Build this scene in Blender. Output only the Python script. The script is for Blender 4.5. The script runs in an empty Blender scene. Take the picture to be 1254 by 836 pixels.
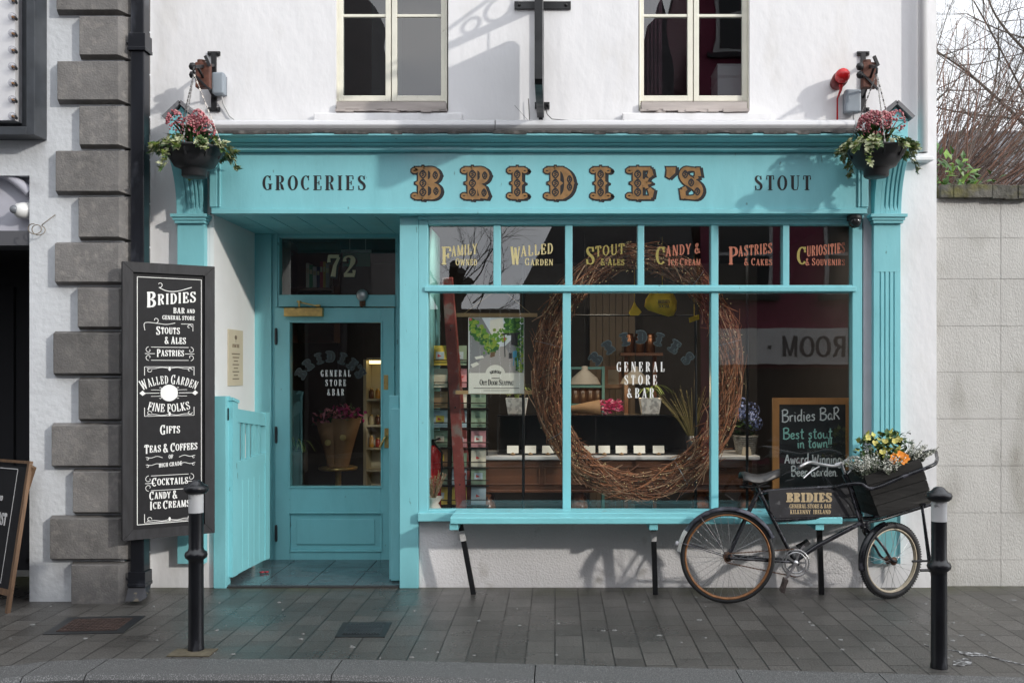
import bpy, math, random
from mathutils import Vector as V, Matrix
R = math.radians
rnd = random.Random(7)
scene = bpy.context.scene
col = scene.collection

# ------------------------------------------------------------------ camera
FPX, CX, CY, D = 1219.4, 680.0, 455.0, 7.39      # focal length and perspective centre of the photograph, metres to the facade
cam = bpy.data.cameras.new('camera')
cam.lens, cam.sensor_width = 35.0, 36.0
cam.shift_x, cam.shift_y = -53 / 1254.0, 37 / 1254.0
cam.clip_start, cam.clip_end = 0.05, 500
co = bpy.data.objects.new('camera', cam)
col.objects.link(co)
co.location = (0, -D, 1.6)
co.rotation_euler = (R(90), 0, 0)
scene.camera = co
# ------------------------------------------------------------------ sky and sun
SUN = V((1.3, -1.0, 0.58)).normalized()
world = bpy.data.worlds.new('World')
scene.world = world
world.use_nodes = True
nt = world.node_tree
nt.nodes.clear()
N = nt.nodes.new
out, bg, sky = N('ShaderNodeOutputWorld'), N('ShaderNodeBackground'), N('ShaderNodeTexSky')
sky.sky_type = 'NISHITA'
sky.sun_disc = False
sky.sun_elevation = math.asin(SUN.z)
sky.sun_rotation = math.atan2(SUN.x, SUN.y)
tc, no, rp, mx = N('ShaderNodeTexCoord'), N('ShaderNodeTexNoise'), N('ShaderNodeValToRGB'), N('ShaderNodeMix')
mp = N('ShaderNodeMapping')
mp.inputs['Scale'].default_value = (1, 1, 2.6)
no.inputs['Scale'].default_value = 2.3
no.inputs['Detail'].default_value = 8
rp.color_ramp.elements[0].position, rp.color_ramp.elements[1].position = 0.24, 0.46
rp.color_ramp.elements[0].color = (0.78, 0.78, 0.78, 1)
mx.data_type = 'RGBA'
nt.links.new(tc.outputs['Generated'], mp.inputs['Vector'])
nt.links.new(mp.outputs['Vector'], no.inputs['Vector'])
nt.links.new(no.outputs['Fac'], rp.inputs['Fac'])
nt.links.new(rp.outputs['Color'], mx.inputs[0])
no2, rp2 = N('ShaderNodeTexNoise'), N('ShaderNodeValToRGB')      # thicker and thinner cloud
no2.inputs['Scale'].default_value, no2.inputs['Detail'].default_value = 4.5, 7
rp2.color_ramp.elements[0].position, rp2.color_ramp.elements[1].position = 0.32, 0.68
rp2.color_ramp.elements[0].color, rp2.color_ramp.elements[1].color = (0.72, 0.76, 0.82, 1), (1.0, 1.0, 1.0, 1)
mul = N('ShaderNodeMix')
mul.data_type, mul.blend_type = 'RGBA', 'MULTIPLY'
mul.inputs[0].default_value = 1
mul.inputs[7].default_value = (11.5, 11.6, 11.8, 1)
nt.links.new(mp.outputs['Vector'], no2.inputs['Vector'])
nt.links.new(no2.outputs['Fac'], rp2.inputs['Fac'])
nt.links.new(rp2.outputs['Color'], mul.inputs[6])
# the thin cloud is brighter around the sun than on the far side of the sky
dot, mr0, mul2 = N('ShaderNodeVectorMath'), N('ShaderNodeMapRange'), N('ShaderNodeMix')
dot.operation = 'DOT_PRODUCT'
dot.inputs[1].default_value = tuple(SUN)
mr0.inputs['From Min'].default_value, mr0.inputs['From Max'].default_value = -0.6, 0.9
mr0.inputs['To Min'].default_value, mr0.inputs['To Max'].default_value = 0.55, 1.80
mul2.data_type, mul2.blend_type = 'RGBA', 'MULTIPLY'
mul2.inputs[0].default_value = 1
nt.links.new(tc.outputs['Generated'], dot.inputs[0])
nt.links.new(dot.outputs['Value'], mr0.inputs['Value'])
nt.links.new(mul.outputs[2], mul2.inputs[6])
nt.links.new(mr0.outputs['Result'], mul2.inputs[7])
nt.links.new(mul2.outputs[2], mx.inputs[7])
nt.links.new(sky.outputs['Color'], mx.inputs[6])
nt.links.new(mx.outputs[2], bg.inputs['Color'])
bg.inputs['Strength'].default_value = 0.135
nt.links.new(bg.outputs['Background'], out.inputs['Surface'])
sl = bpy.data.lights.new('sun', 'SUN')
sl.energy, sl.angle, sl.color = 2.0, R(1.5), (1, 0.955, 0.88)
so = bpy.data.objects.new('sun', sl)
col.objects.link(so)
so.rotation_euler = SUN.to_track_quat('Z', 'Y').to_euler()
so.location = (8, -8, 9)
vs = scene.view_settings
vs.view_transform, vs.look, vs.gamma, vs.exposure = 'Standard', 'None', 1, 0.06
vs.use_curve_mapping = False
scene.cycles.use_denoising = True
scene.cycles.max_bounces = 8
scene.cycles.transparent_max_bounces = 24
scene.cycles.sample_clamp_indirect = 6

# ------------------------------------------------------------------ helpers
def at(px, py, y):
    """world point seen at pixel (px, py) of the photograph, at facade distance y"""
    d = D + y
    return V(((px - CX) / FPX * d, y, 1.6 + (CY - py) / FPX * d))
def xa(px, y=0.0): return (px - CX) / FPX * (D + y)
def za(py, y=0.0): return 1.6 + (CY - py) / FPX * (D + y)
def sa(p, y=0.0): return p / FPX * (D + y)

MATS = {}
def mat(name, c, rough=0.6, metal=0.0, var=0.0, vscale=6.0, bump=0.0, bscale=60.0, c2=None, c2amt=(0.55, 0.7), c2scale=3.0,
        emit=None, estr=0.0, coat=0.0, spec=0.5, stretch=(1, 1, 1), rvar=0.0, bump2=0.0, b2scale=8.0, each=0.0, chips=None):
    if name in MATS: return MATS[name]
    m = bpy.data.materials.new(name)
    MATS[name] = m
    m.use_nodes = True
    t = m.node_tree
    b = t.nodes['Principled BSDF']
    b.inputs['Base Color'].default_value = (*c, 1)
    b.inputs['Roughness'].default_value = rough
    b.inputs['Metallic'].default_value = metal
    b.inputs['Specular IOR Level'].default_value = spec
    b.inputs['Coat Weight'].default_value = coat
    if emit:
        b.inputs['Emission Color'].default_value = (*emit, 1)
        b.inputs['Emission Strength'].default_value = estr
    L = t.links.new
    if var or bump or c2 or rvar or bump2:
        tcn, mpn = t.nodes.new('ShaderNodeTexCoord'), t.nodes.new('ShaderNodeMapping')
        mpn.inputs['Scale'].default_value = stretch
        L(tcn.outputs['Object'], mpn.inputs['Vector'])
        vec = mpn.outputs['Vector']
        def noise(s, det=4.0):
            n = t.nodes.new('ShaderNodeTexNoise')
            n.inputs['Scale'].default_value = s
            n.inputs['Detail'].default_value = det
            L(vec, n.inputs['Vector'])
            return n.outputs['Fac']
        cur = None
        if var:
            mr = t.nodes.new('ShaderNodeMapRange')
            mr.inputs['From Min'].default_value, mr.inputs['From Max'].default_value = 0.3, 0.7
            mr.inputs['To Min'].default_value, mr.inputs['To Max'].default_value = 1 - var, 1 + var
            L(noise(vscale, 5), mr.inputs['Value'])
            mm = t.nodes.new('ShaderNodeMix')
            mm.data_type, mm.blend_type = 'RGBA', 'MULTIPLY'
            mm.inputs[0].default_value = 1
            mm.inputs[6].default_value = (*c, 1)
            L(mr.outputs['Result'], mm.inputs[7])
            cur = mm.outputs[2]
        if c2:
            rr = t.nodes.new('ShaderNodeValToRGB')
            rr.color_ramp.elements[0].position, rr.color_ramp.elements[1].position = c2amt
            L(noise(c2scale, 7), rr.inputs['Fac'])
            mm = t.nodes.new('ShaderNodeMix')
            mm.data_type = 'RGBA'
            L(rr.outputs['Color'], mm.inputs[0])
            if cur: L(cur, mm.inputs[6])
            else: mm.inputs[6].default_value = (*c, 1)
            mm.inputs[7].default_value = (*c2, 1)
            cur = mm.outputs[2]
        if chips and cur:                                  # small chips and scuffs of another colour
            rr = t.nodes.new('ShaderNodeValToRGB')
            rr.color_ramp.elements[0].position, rr.color_ramp.elements[1].position = chips[1], chips[1] + 0.03
            L(noise(chips[2], 9), rr.inputs['Fac'])
            mm = t.nodes.new('ShaderNodeMix')
            mm.data_type = 'RGBA'
            L(rr.outputs['Color'], mm.inputs[0]); L(cur, mm.inputs[6])
            mm.inputs[7].default_value = (*chips[0], 1)
            cur = mm.outputs[2]
        if each and cur:                                   # every block its own shade of the stone
            oi, mr = t.nodes.new('ShaderNodeObjectInfo'), t.nodes.new('ShaderNodeMapRange')
            mr.inputs['To Min'].default_value, mr.inputs['To Max'].default_value = 1 - each, 1 + each
            L(oi.outputs['Random'], mr.inputs['Value'])
            mm = t.nodes.new('ShaderNodeMix')
            mm.data_type, mm.blend_type = 'RGBA', 'MULTIPLY'
            mm.inputs[0].default_value = 1
            L(cur, mm.inputs[6]); L(mr.outputs['Result'], mm.inputs[7])
            cur = mm.outputs[2]
        if cur: L(cur, b.inputs['Base Color'])
        if rvar:
            mr = t.nodes.new('ShaderNodeMapRange')
            mr.inputs['From Min'].default_value, mr.inputs['From Max'].default_value = 0.35, 0.65
            mr.inputs['To Min'].default_value, mr.inputs['To Max'].default_value = max(0.02, rough - rvar), min(1, rough + rvar)
            L(noise(vscale * 0.7, 4), mr.inputs['Value'])
            L(mr.outputs['Result'], b.inputs['Roughness'])
        nrm = None
        for amt, s in ((bump2, b2scale), (bump, bscale)):
            if amt:
                bn = t.nodes.new('ShaderNodeBump')
                bn.inputs['Strength'].default_value = 1
                bn.inputs['Distance'].default_value = amt
                L(noise(s, 5), bn.inputs['Height'])
                if nrm: L(nrm, bn.inputs['Normal'])
                nrm = bn.outputs['Normal']
        if nrm: L(nrm, b.inputs['Normal'])
    return m

def glass_mat(name, ior=1.5, tint=(0.975, 0.985, 0.98), wave=0.0):
    m = bpy.data.materials.new(name)
    MATS[name] = m
    m.use_nodes = True
    t = m.node_tree
    t.nodes.clear()
    o, mixs, tr, gl, fr = (t.nodes.new('ShaderNode' + k) for k in ('OutputMaterial', 'MixShader', 'BsdfTransparent', 'BsdfGlossy', 'Fresnel'))
    tr.inputs['Color'].default_value = (*tint, 1)
    gl.inputs['Roughness'].default_value = 0.0
    if wave:                                            # slightly uneven panes
        wn, wb, wt = (t.nodes.new('ShaderNode' + k) for k in ('TexNoise', 'Bump', 'TexCoord'))
        wn.inputs['Scale'].default_value, wn.inputs['Detail'].default_value = 3.2, 1
        wb.inputs['Distance'].default_value = wave
        t.links.new(wt.outputs['Object'], wn.inputs['Vector'])
        t.links.new(wn.outputs['Fac'], wb.inputs['Height'])
        t.links.new(wb.outputs['Normal'], gl.inputs['Normal'])
    fr.inputs['IOR'].default_value = ior
    ge, su, mu = t.nodes.new('ShaderNodeNewGeometry'), t.nodes.new('ShaderNodeMath'), t.nodes.new('ShaderNodeMath')
    su.operation, mu.operation = 'SUBTRACT', 'MULTIPLY'
    su.inputs[0].default_value = 1.0
    t.links.new(ge.outputs['Backfacing'], su.inputs[1])
    t.links.new(fr.outputs[0], mu.inputs[0]); t.links.new(su.outputs[0], mu.inputs[1])
    t.links.new(mu.outputs[0], mixs.inputs[0])          # one reflection per pane, from the face it meets first
    t.links.new(tr.outputs[0], mixs.inputs[1])
    t.links.new(gl.outputs[0], mixs.inputs[2])
    t.links.new(mixs.outputs[0], o.inputs['Surface'])
    return m

class MB:
    """collects faces and links them as ONE mesh object"""
    def __init__(self): self.v, self.f, self.m, self.s = [], [], [], []
    def face(self, pts, mi=0, smooth=False):
        n = len(self.v)
        self.v += [V(p) for p in pts]
        self.f.append(tuple(range(n, n + len(pts))))
        self.m.append(mi); self.s.append(smooth)
    def faces(self, verts, faces, mi=0, smooth=False):
        n = len(self.v)
        self.v += [V(p) for p in verts]
        for f in faces:
            self.f.append(tuple(n + i for i in f)); self.m.append(mi); self.s.append(smooth)
    def box(self, x0, x1, y0, y1, z0, z1, mi=0):
        if x0 > x1: x0, x1 = x1, x0
        if y0 > y1: y0, y1 = y1, y0
        if z0 > z1: z0, z1 = z1, z0
        vs_ = [(x0, y0, z0), (x1, y0, z0), (x1, y1, z0), (x0, y1, z0), (x0, y0, z1), (x1, y0, z1), (x1, y1, z1), (x0, y1, z1)]
        self.faces(vs_, [(0, 3, 2, 1), (4, 5, 6, 7), (0, 1, 5, 4), (1, 2, 6, 5), (2, 3, 7, 6), (3, 0, 4, 7)], mi)
        return self
    def obox(self, c, ax, ay, az, mi=0):
        """oriented box: centre and three half-axis vectors"""
        c, ax, ay, az = V(c), V(ax), V(ay), V(az)
        vs_ = [c + i * ax + j * ay + k * az for k in (-1, 1) for (i, j) in ((-1, -1), (1, -1), (1, 1), (-1, 1))]
        self.faces(vs_, [(0, 3, 2, 1), (4, 5, 6, 7), (0, 1, 5, 4), (1, 2, 6, 5), (2, 3, 7, 6), (3, 0, 4, 7)], mi)
        return self
    def bar(self, p, q, w, h, up=(0, 0, 1), mi=0):
        p, q = V(p), V(q)
        d = (q - p); t = d.normalized()
        s = t.cross(V(up))
        if s.length < 1e-4: s = t.cross(V((0, 1, 0)))
        s.normalize(); u = s.cross(t)
        return self.obox((p + q) / 2, d / 2, s * w / 2, u * h / 2, mi)
    def tube(self, pts, r, n=8, mi=0, closed=False, caps=True):
        pts = [V(p) for p in pts]
        if not isinstance(r, (list, tuple)): r = [r] * len(pts)
        k = len(pts)
        rings, u = [], None
        for i, p in enumerate(pts):
            a = pts[(i - 1) % k] if (closed or i > 0) else p
            b = pts[(i + 1) % k] if (closed or i < k - 1) else p
            t = (b - a)
            t = t.normalized() if t.length > 1e-9 else V((0, 0, 1))
            if u is None:
                u = t.cross(V((0, 0, 1)))
                if u.length < 0.05: u = t.cross(V((1, 0, 0)))
            u = (u - t * u.dot(t))
            u = u.normalized() if u.length > 1e-6 else t.orthogonal().normalized()
            w = t.cross(u)
            rings.append([p + (u * math.cos(2 * math.pi * j / n) + w * math.sin(2 * math.pi * j / n)) * r[i] for j in range(n)])
        vs_ = [q for ring in rings for q in ring]
        fs = []
        for i in range(k if closed else k - 1):
            i2 = (i + 1) % k
            for j in range(n):
                j2 = (j + 1) % n
                fs.append((i * n + j, i * n + j2, i2 * n + j2, i2 * n + j))
        self.faces(vs_, fs, mi, True)
        if caps and not closed:
            self.face(list(reversed(rings[0])), mi); self.face(rings[-1], mi)
        return self
    def lathe(self, prof, c=(0, 0, 0), n=20, axis=(0, 0, 1), mi=0, smooth=True, sx=1.0):
        """profile of (radius, height) about an axis through c"""
        a = V(axis).normalized()
        u = a.orthogonal().normalized() if abs(a.z) < 0.99 else V((1, 0, 0))
        w = a.cross(u)
        c = V(c)
        vs_ = [c + a * h + (u * math.cos(2 * math.pi * j / n) * sx + w * math.sin(2 * math.pi * j / n)) * rr for rr, h in prof for j in range(n)]
        fs = []
        for i in range(len(prof) - 1):
            for j in range(n):
                j2 = (j + 1) % n
                fs.append((i * n + j, i * n + j2, (i + 1) * n + j2, (i + 1) * n + j))
        self.faces(vs_, fs, mi, smooth)
        return self
    def ball(self, c, r, n=12, mi=0, sz=1.0, axis=(0, 0, 1)):
        k = max(4, n // 2)
        return self.lathe([(max(1e-4, r * math.sin(math.pi * i / k)), -r * sz * math.cos(math.pi * i / k)) for i in range(k + 1)], c, n, axis, mi)
    def prism(self, poly, M, h0, h1, mi=0):
        """2-D outline extruded from h0 to h1 through the map M(x, y, h)"""
        a = [M(x, y, h0) for x, y in poly]; b = [M(x, y, h1) for x, y in poly]
        self.face(b, mi); self.face(list(reversed(a)), mi)
        k = len(poly)
        for i in range(k):
            j = (i + 1) % k
            self.face([a[i], a[j], b[j], b[i]], mi)
        return self
    def ribbon(self, pts, M, h0, h1, e=0.0, mi=0):
        k = len(pts)
        lt, rt = [], []
        for i, (x, y, w) in enumerate(pts):
            ax, ay = (pts[i - 1][0], pts[i - 1][1]) if i else (x, y)
            bx, by = (pts[i + 1][0], pts[i + 1][1]) if i < k - 1 else (x, y)
            dx, dy = bx - ax, by - ay
            l = math.hypot(dx, dy) or 1
            dx, dy = dx / l, dy / l
            if e and i == 0: x, y = x - dx * e, y - dy * e
            if e and i == k - 1: x, y = x + dx * e, y + dy * e
            hw = w / 2 + e
            lt.append((x - dy * hw, y + dx * hw)); rt.append((x + dy * hw, y - dx * hw))
        vs_ = [M(*p, h1) for p in lt] + [M(*p, h1) for p in rt] + [M(*p, h0) for p in lt] + [M(*p, h0) for p in rt]
        fs = []
        for i in range(k - 1):
            fs += [(i, k + i, k + i + 1, i + 1), (2 * k + i, i, i + 1, 2 * k + i + 1), (k + i, 3 * k + i, 3 * k + i + 1, k + i + 1)]
        fs += [(0, 2 * k, 3 * k, k), (k - 1, 2 * k - 1, 4 * k - 1, 3 * k - 1)]
        self.faces(vs_, fs, mi)
        return self
    def leaf(self, p, d, nrm, ln, w, mi=0):
        p, d = V(p), V(d).normalized()
        s = d.cross(V(nrm))
        if s.length < 1e-3: s = d.orthogonal()
        s.normalize(); n = s.cross(d)
        a, b, c = p, p + d * ln * 0.5 + n * ln * 0.06, p + d * ln
        l, r_ = p + d * ln * 0.45 + s * w / 2 + n * w * 0.22, p + d * ln * 0.45 - s * w / 2 + n * w * 0.22
        self.faces([a, l, c, r_, b], [(0, 4, 1), (1, 4, 2), (0, 3, 4), (3, 2, 4)], mi)
    def build(self, name, m, parent=None, smooth=False, bevel=0.0, root=None):
        me = bpy.data.meshes.new(name)
        org = ROOT.get(parent.name, V((0, 0, 0))) if parent else V((0, 0, 0))
        me.from_pydata([tuple(p - org) for p in self.v], [], self.f)
        ms = m if isinstance(m, (list, tuple)) else [m]
        for q in ms: me.materials.append(q)
        me.polygons.foreach_set('material_index', self.m)
        me.polygons.foreach_set('use_smooth', [s or smooth for s in self.s])
        me.update()
        o = bpy.data.objects.new(name, me)
        col.objects.link(o)
        if parent:
            o.parent = parent
            ROOT[o.name] = org
        if bevel:
            b = o.modifiers.new('bevel', 'BEVEL')
            b.width, b.segments, b.limit_method = bevel, 2, 'ANGLE'
        return o
ROOT = {}
def thing(name, loc, label, cat, group=None):
    o = bpy.data.objects.new(name, None)
    col.objects.link(o)
    o.location = loc
    o.empty_display_size = 0.1
    ROOT[o.name] = V(loc)
    o['label'], o['category'] = label, cat
    if group: o['group'] = group
    return o
def tag(o, label, cat, group=None):
    o['label'], o['category'] = label, cat
    if group: o['group'] = group
    return o
def struct(o, kind='structure'):
    o['kind'] = kind
    return o
def copy_thing(o, loc, label, parent=None):
    c = o.copy(); col.objects.link(c)
    if parent is None:
        c.location = loc
        c['label'] = label
    else: c.parent = parent
    for ch in [q for q in bpy.data.objects if q.parent == o]: copy_thing(ch, None, None, c)
    return c
def centred(mb, name, m, label, cat, group=None, base=None, **k):
    """a thing that is one mesh, its origin at its own base"""
    lo = [min(p[i] for p in mb.v) for i in range(3)]; hi = [max(p[i] for p in mb.v) for i in range(3)]
    org = V(base) if base else V(((lo[0] + hi[0]) / 2, (lo[1] + hi[1]) / 2, lo[2]))
    mb.v = [p - org for p in mb.v]
    o = mb.build(name, m, **k)
    o.location = org
    return tag(o, label, cat, group)
def smoothline(pts, n=4):
    """Catmull-Rom through points of any dimension"""
    P = [pts[0]] + list(pts) + [pts[-1]]
    res = []
    for i in range(1, len(P) - 2):
        p0, p1, p2, p3 = P[i - 1], P[i], P[i + 1], P[i + 2]
        for j in range(n):
            t = j / n
            res.append(tuple(0.5 * (2 * b + (c - a) * t + (2 * a - 5 * b + 4 * c - d) * t * t + (3 * b - a - 3 * c + d) * t ** 3) for a, b, c, d in zip(p0, p1, p2, p3)))
    res.append(tuple(pts[-1]))
    return res

# ------------------------------------------------------------------ lettering: capitals drawn as strokes of varying width
def glyphs(T, t, s):
    G = {}
    def stem(x, y0=0, y1=1, w=None, top=True, bot=True):
        w = w or T
        r = [[(x, y0, w), (x, y1, w)]]
        if s:
            if bot: r.append([(x - w / 2 - s, y0 + t / 2, t), (x + w / 2 + s, y0 + t / 2, t)])
            if top: r.append([(x - w / 2 - s, y1 - t / 2, t), (x + w / 2 + s, y1 - t / 2, t)])
        return r
    def arc(cx, cy, rx, ry, a0, a1, n=16):
        return [[(cx + rx * math.cos(R(a0 + (a1 - a0) * i / n)), cy + ry * math.sin(R(a0 + (a1 - a0) * i / n)),
                  t + (T - t) * abs(math.cos(R(a0 + (a1 - a0) * i / n))) ** 1.4) for i in range(n + 1)]]
    def ln(*p): return [list(p)]
    def H(x0, x1, y, w=None): return ln((x0, y, w or t), (x1, y, w or t))
    def tick(x, y0, y1): return ln((x, y0, t * 0.9), (x, y1, t * (1.9 if s else 1)))
    e = t / 2
    a = T / 2 + 0.06
    G['B'] = (0.64, stem(a) + H(a, 0.34, 1 - e) + H(a, 0.34, 0.51) + H(a, 0.34, e) + arc(0.34, 0.755, 0.2, 0.245 - e, 90, -90) + arc(0.35, 0.255, 0.22, 0.255 - e, 90, -90))
    G['R'] = (0.68, stem(a) + H(a, 0.34, 1 - e) + H(a, 0.36, 0.49) + arc(0.34, 0.745, 0.2, 0.255 - e, 90, -90) + ln((0.36, 0.49, t), (0.46, 0.34, T * 0.85), (0.52, 0.12, T), (0.64, e, t)))
    G['D'] = (0.68, stem(a) + H(a, 0.3, 1 - e) + H(a, 0.3, e) + arc(0.3, 0.5, 0.29, 0.5 - e, 90, -90))
    G['I'] = (a * 2, stem(a))
    G['E'] = (0.62, stem(a) + H(a, 0.56, 1 - e) + H(a, 0.58, e) + H(a, 0.42, 0.5) + tick(0.56, 1 - e, 0.74) + tick(0.58, e, 0.28) + (tick(0.42, 0.5, 0.63) + tick(0.42, 0.5, 0.37) if s else []))
    G['F'] = (0.58, stem(a) + H(a, 0.55, 1 - e) + H(a, 0.42, 0.5) + tick(0.55, 1 - e, 0.74) + (tick(0.42, 0.5, 0.63) + tick(0.42, 0.5, 0.37) if s else []))
    G['C'] = (0.66, arc(0.36, 0.5, 0.29, 0.5 - e, 48, 315) + tick(0.57, 0.8, 0.99) + tick(0.57, 0.8, 0.68))
    G['G'] = (0.7, arc(0.36, 0.5, 0.29, 0.5 - e, 48, 318) + tick(0.57, 0.8, 0.99) + tick(0.57, 0.8, 0.68) + stem(0.57, 0.04, 0.44, T * 0.9, True, False))
    G['O'] = (0.72, arc(0.36, 0.5, 0.29, 0.5 - e, 0, 360, 28))
    sp = [(0.5, .76, t * 1.4), (.46, .91, t), (.31, .99 - e, t), (.17, .92, T * .6), (.11, .78, T * .9), (.19, .62, T), (.33, .52, T), (.48, .4, T), (.54, .24, T * .9), (.47, .08, T * .6), (.31, e, t), (.15, .08, t), (.1, .25, t * 1.4)]
    G['S'] = (0.64, [smoothline(sp, 3)] + tick(.52, .99, .72) + tick(.09, .01, .3))
    G['T'] = (0.62, stem(.31, 0, 1, None, False) + H(.03, .59, 1 - e) + tick(.04, 1 - e, .72) + tick(.58, 1 - e, .72))
    G['U'] = (0.7, stem(a, .26, 1, None, True, False) + stem(.6, .26, 1, t * 1.2, True, False) + [[(a, .27, T), (a + .02, .14, T * .9), (a + .1, .03, t * 1.5), (.38, e, t * 1.2), (.53, .05, t * 1.2), (.6, .27, t * 1.2)]])
    G['N'] = (0.76, stem(.12, 0, 1, t * 1.2) + stem(.65, 0, 1, t * 1.2, True, False) + ln((.14, 1, T), (.63, 0, T)))
    G['A'] = (0.72, ln((.09, 0, t * 1.2), (.36, .98, t * 1.2)) + ln((.34, 1, T), (.6, 0, T)) + H(.17, .52, .32) + (H(.0, .2, e) + H(.46, .74, e) if s else []))
    G['L'] = (0.6, stem(a) + H(a, .55, e) + tick(.55, e, .3))
    G['K'] = (0.72, stem(a) + ln((.6, 1, t * 1.2), (a, .4, t * 1.2)) + ln((.28, .56, T * .9), (.6, 0, T)) + (H(.47, .7, 1 - e) + H(.46, .74, e) if s else []))
    G['M'] = (0.88, stem(.1, 0, 1, t * 1.2) + stem(.76, 0, 1) + ln((.12, 1, T), (.43, .05, T)) + ln((.43, .05, t * 1.1), (.76, 1, t * 1.1)))
    G['H'] = (0.72, stem(a) + stem(.72 - a) + H(a, .72 - a, .5))
    G['P'] = (0.62, stem(a) + H(a, .34, 1 - e) + H(a, .34, .47) + arc(.34, .735, .21, .265 - e, 90, -90))
    G['Y'] = (0.66, ln((.06, 1, T), (.33, .45, T)) + ln((.6, 1, t * 1.2), (.35, .45, t * 1.2)) + stem(.33, 0, .48, None, False) + (H(-.04, .18, 1 - e) + H(.5, .7, 1 - e) if s else []))
    G['W'] = (1.0, ln((.05, 1, T), (.28, 0, T)) + ln((.28, 0, t * 1.2), (.48, .95, t * 1.2)) + ln((.46, .95, T), (.7, 0, T)) + ln((.7, 0, t * 1.2), (.93, 1, t * 1.2)) + (H(-.05, .17, 1 - e) + H(.83, 1.02, 1 - e) if s else []))
    G['V'] = (0.66, ln((.06, 1, T), (.33, 0, T)) + ln((.33, 0, t * 1.2), (.58, 1, t * 1.2)) + (H(-.04, .18, 1 - e) + H(.48, .68, 1 - e) if s else []))
    G['&'] = (0.76, [smoothline([(.68, .04, T), (.42, .38, T), (.2, .68, T * .8), (.19, .88, t * 1.4), (.32, .98 - e, t), (.45, .86, t * 1.4), (.38, .68, t), (.14, .42, T * .8), (.09, .2, T), (.24, .03, t * 1.3), (.43, .1, t), (.62, .44, t)], 3)])
    G["'"] = (0.26, ln((.12, 1, T), (.12, .86, T * .9), (.03, .68, t)))
    G['7'] = (0.62, H(.06, .56, .93, T * .7) + ln((.56, .9, t * 1.3), (.36, .5, T * .7), (.27, 0, T)) + tick(.07, .99, .66))
    G['2'] = (0.64, [smoothline([(.1, .7, T * .8), (.12, .86, T * .5), (.29, .98 - e, t), (.47, .87, T * .8), (.5, .7, T), (.36, .42, T * .5), (.08, .08, t)], 3)] + H(.06, .58, .07, T * .75) + tick(.56, .05, .3))
    G['.'] = (0.22, ln((.1, 0, T * .8), (.1, T * .8, T * .8)))
    G[','] = (0.22, ln((.1, .12, T * .8), (.04, -.12, t)))
    G['-'] = (0.4, H(.06, .34, .45, T * .6))
    G['*'] = (0.4, ln((.1, .5, .2), (.3, .5, .2)))
    return G
GCACHE = {}
def write(mb, text, M, x, y, size, xs=0.8, T=0.2, t=0.075, s=0.07, track=0.09, align='c', h0=0.0, h=0.002, e=0.0, small=None, arc=None, slope=0.0, mi=0, drop=0.0):
    """lettering in metres on a surface map M; small = size of letters after a word's first; arc = (radius) bends the line upward"""
    k = (T, t, s)
    if k not in GCACHE: GCACHE[k] = glyphs(*k)
    G = GCACHE[k]
    lay, pen, first = [], 0.0, True
    for ch in text:
        if ch == ' ':
            pen += 0.34 * size * xs * (small or 1); first = True
            continue
        adv, st = G[ch]
        f = size * (1 if (first or not small) else small)
        dy = 0 if (first or not small) else size * drop
        lay.append((ch, st, pen, f, dy, adv))
        pen += (adv + track) * f * xs
        if ch.isalnum(): first = False
    W = pen - track * size * xs
    ox = {'c': -W / 2, 'l': 0, 'r': -W}[align]
    n = 0
    for ch, st, p, f, dy, adv in lay:
        mid = p + adv * f * xs / 2
        for stroke in st:
            n += 1
            q = []
            for (gx, gy, gw) in stroke:
                lx, ly = gx * f * xs, gy * f + dy
                if arc:
                    th = (ox + mid) / arc
                    rx = lx - adv * f * xs / 2
                    X = arc * math.sin(th) + rx * math.cos(th) + ly * math.sin(th)
                    Y = arc * (math.cos(th) - 1) - rx * math.sin(th) + ly * math.cos(th)
                    q.append((x + X, y + Y, gw * f * (xs if abs(gw) else 1)))
                else:
                    X = ox + p + lx
                    q.append((x + X, y + ly + slope * X, gw * f * (0.5 + 0.5 * xs)))
            mb.ribbon(q, M, h0, h0 + h + 0.00012 * (n % 7), e, mi)
    return W
def plane_map(y):
    """surface map of a plane that faces the street at facade distance y: x is world x, y is world height"""
    return lambda x, z, h: V((x, y - h, z))
def wpx(mb, text, y, cx, base, size, **k):
    """lettering placed from the photograph onto the plane at distance y (all in the photo's pixels)"""
    if 'arc' in k and k['arc']: k['arc'] = sa(k['arc'], y)
    return write(mb, text, plane_map(y), xa(cx, y), za(base, y), sa(size, y), **k)
# ------------------------------------------------------------------ materials
TEAL = (0.225, 0.565, 0.615)
teal = mat('teal paint', TEAL, 0.38, var=0.08, vscale=5, bump=0.0012, bscale=38, chips=((0.13, 0.30, 0.32), 0.70, 24), bump2=0.0018, b2scale=9, c2=(0.20, 0.52, 0.565), c2amt=(0.5, 0.75), c2scale=5, stretch=(1, 1, 0.35), rvar=0.1)
teal_worn = mat('worn teal paint', (0.21, 0.57, 0.62), 0.42, var=0.07, vscale=9, bump=0.001, bscale=60, c2=(0.30, 0.20, 0.14), c2amt=(0.68, 0.72), c2scale=14, stretch=(0.5, 1, 1))
render_w = mat('white wall paint', (0.76, 0.755, 0.765), 0.75, var=0.03, vscale=2, bump=0.006, bscale=9, bump2=0.02, b2scale=2.2, c2=(0.62, 0.60, 0.57), c2amt=(0.56, 0.85), c2scale=2.6, stretch=(1, 1, 0.55))
rough_w = mat('roughcast white wall', (0.72, 0.705, 0.715), 0.85, var=0.04, vscale=3, bump=0.006, bscale=75, c2=(0.42, 0.39, 0.36), c2amt=(0.60, 0.82), c2scale=5)
reveal_w = mat('white reveal paint', (0.78, 0.77, 0.76), 0.7, var=0.02, bump=0.003, bscale=14)
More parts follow.
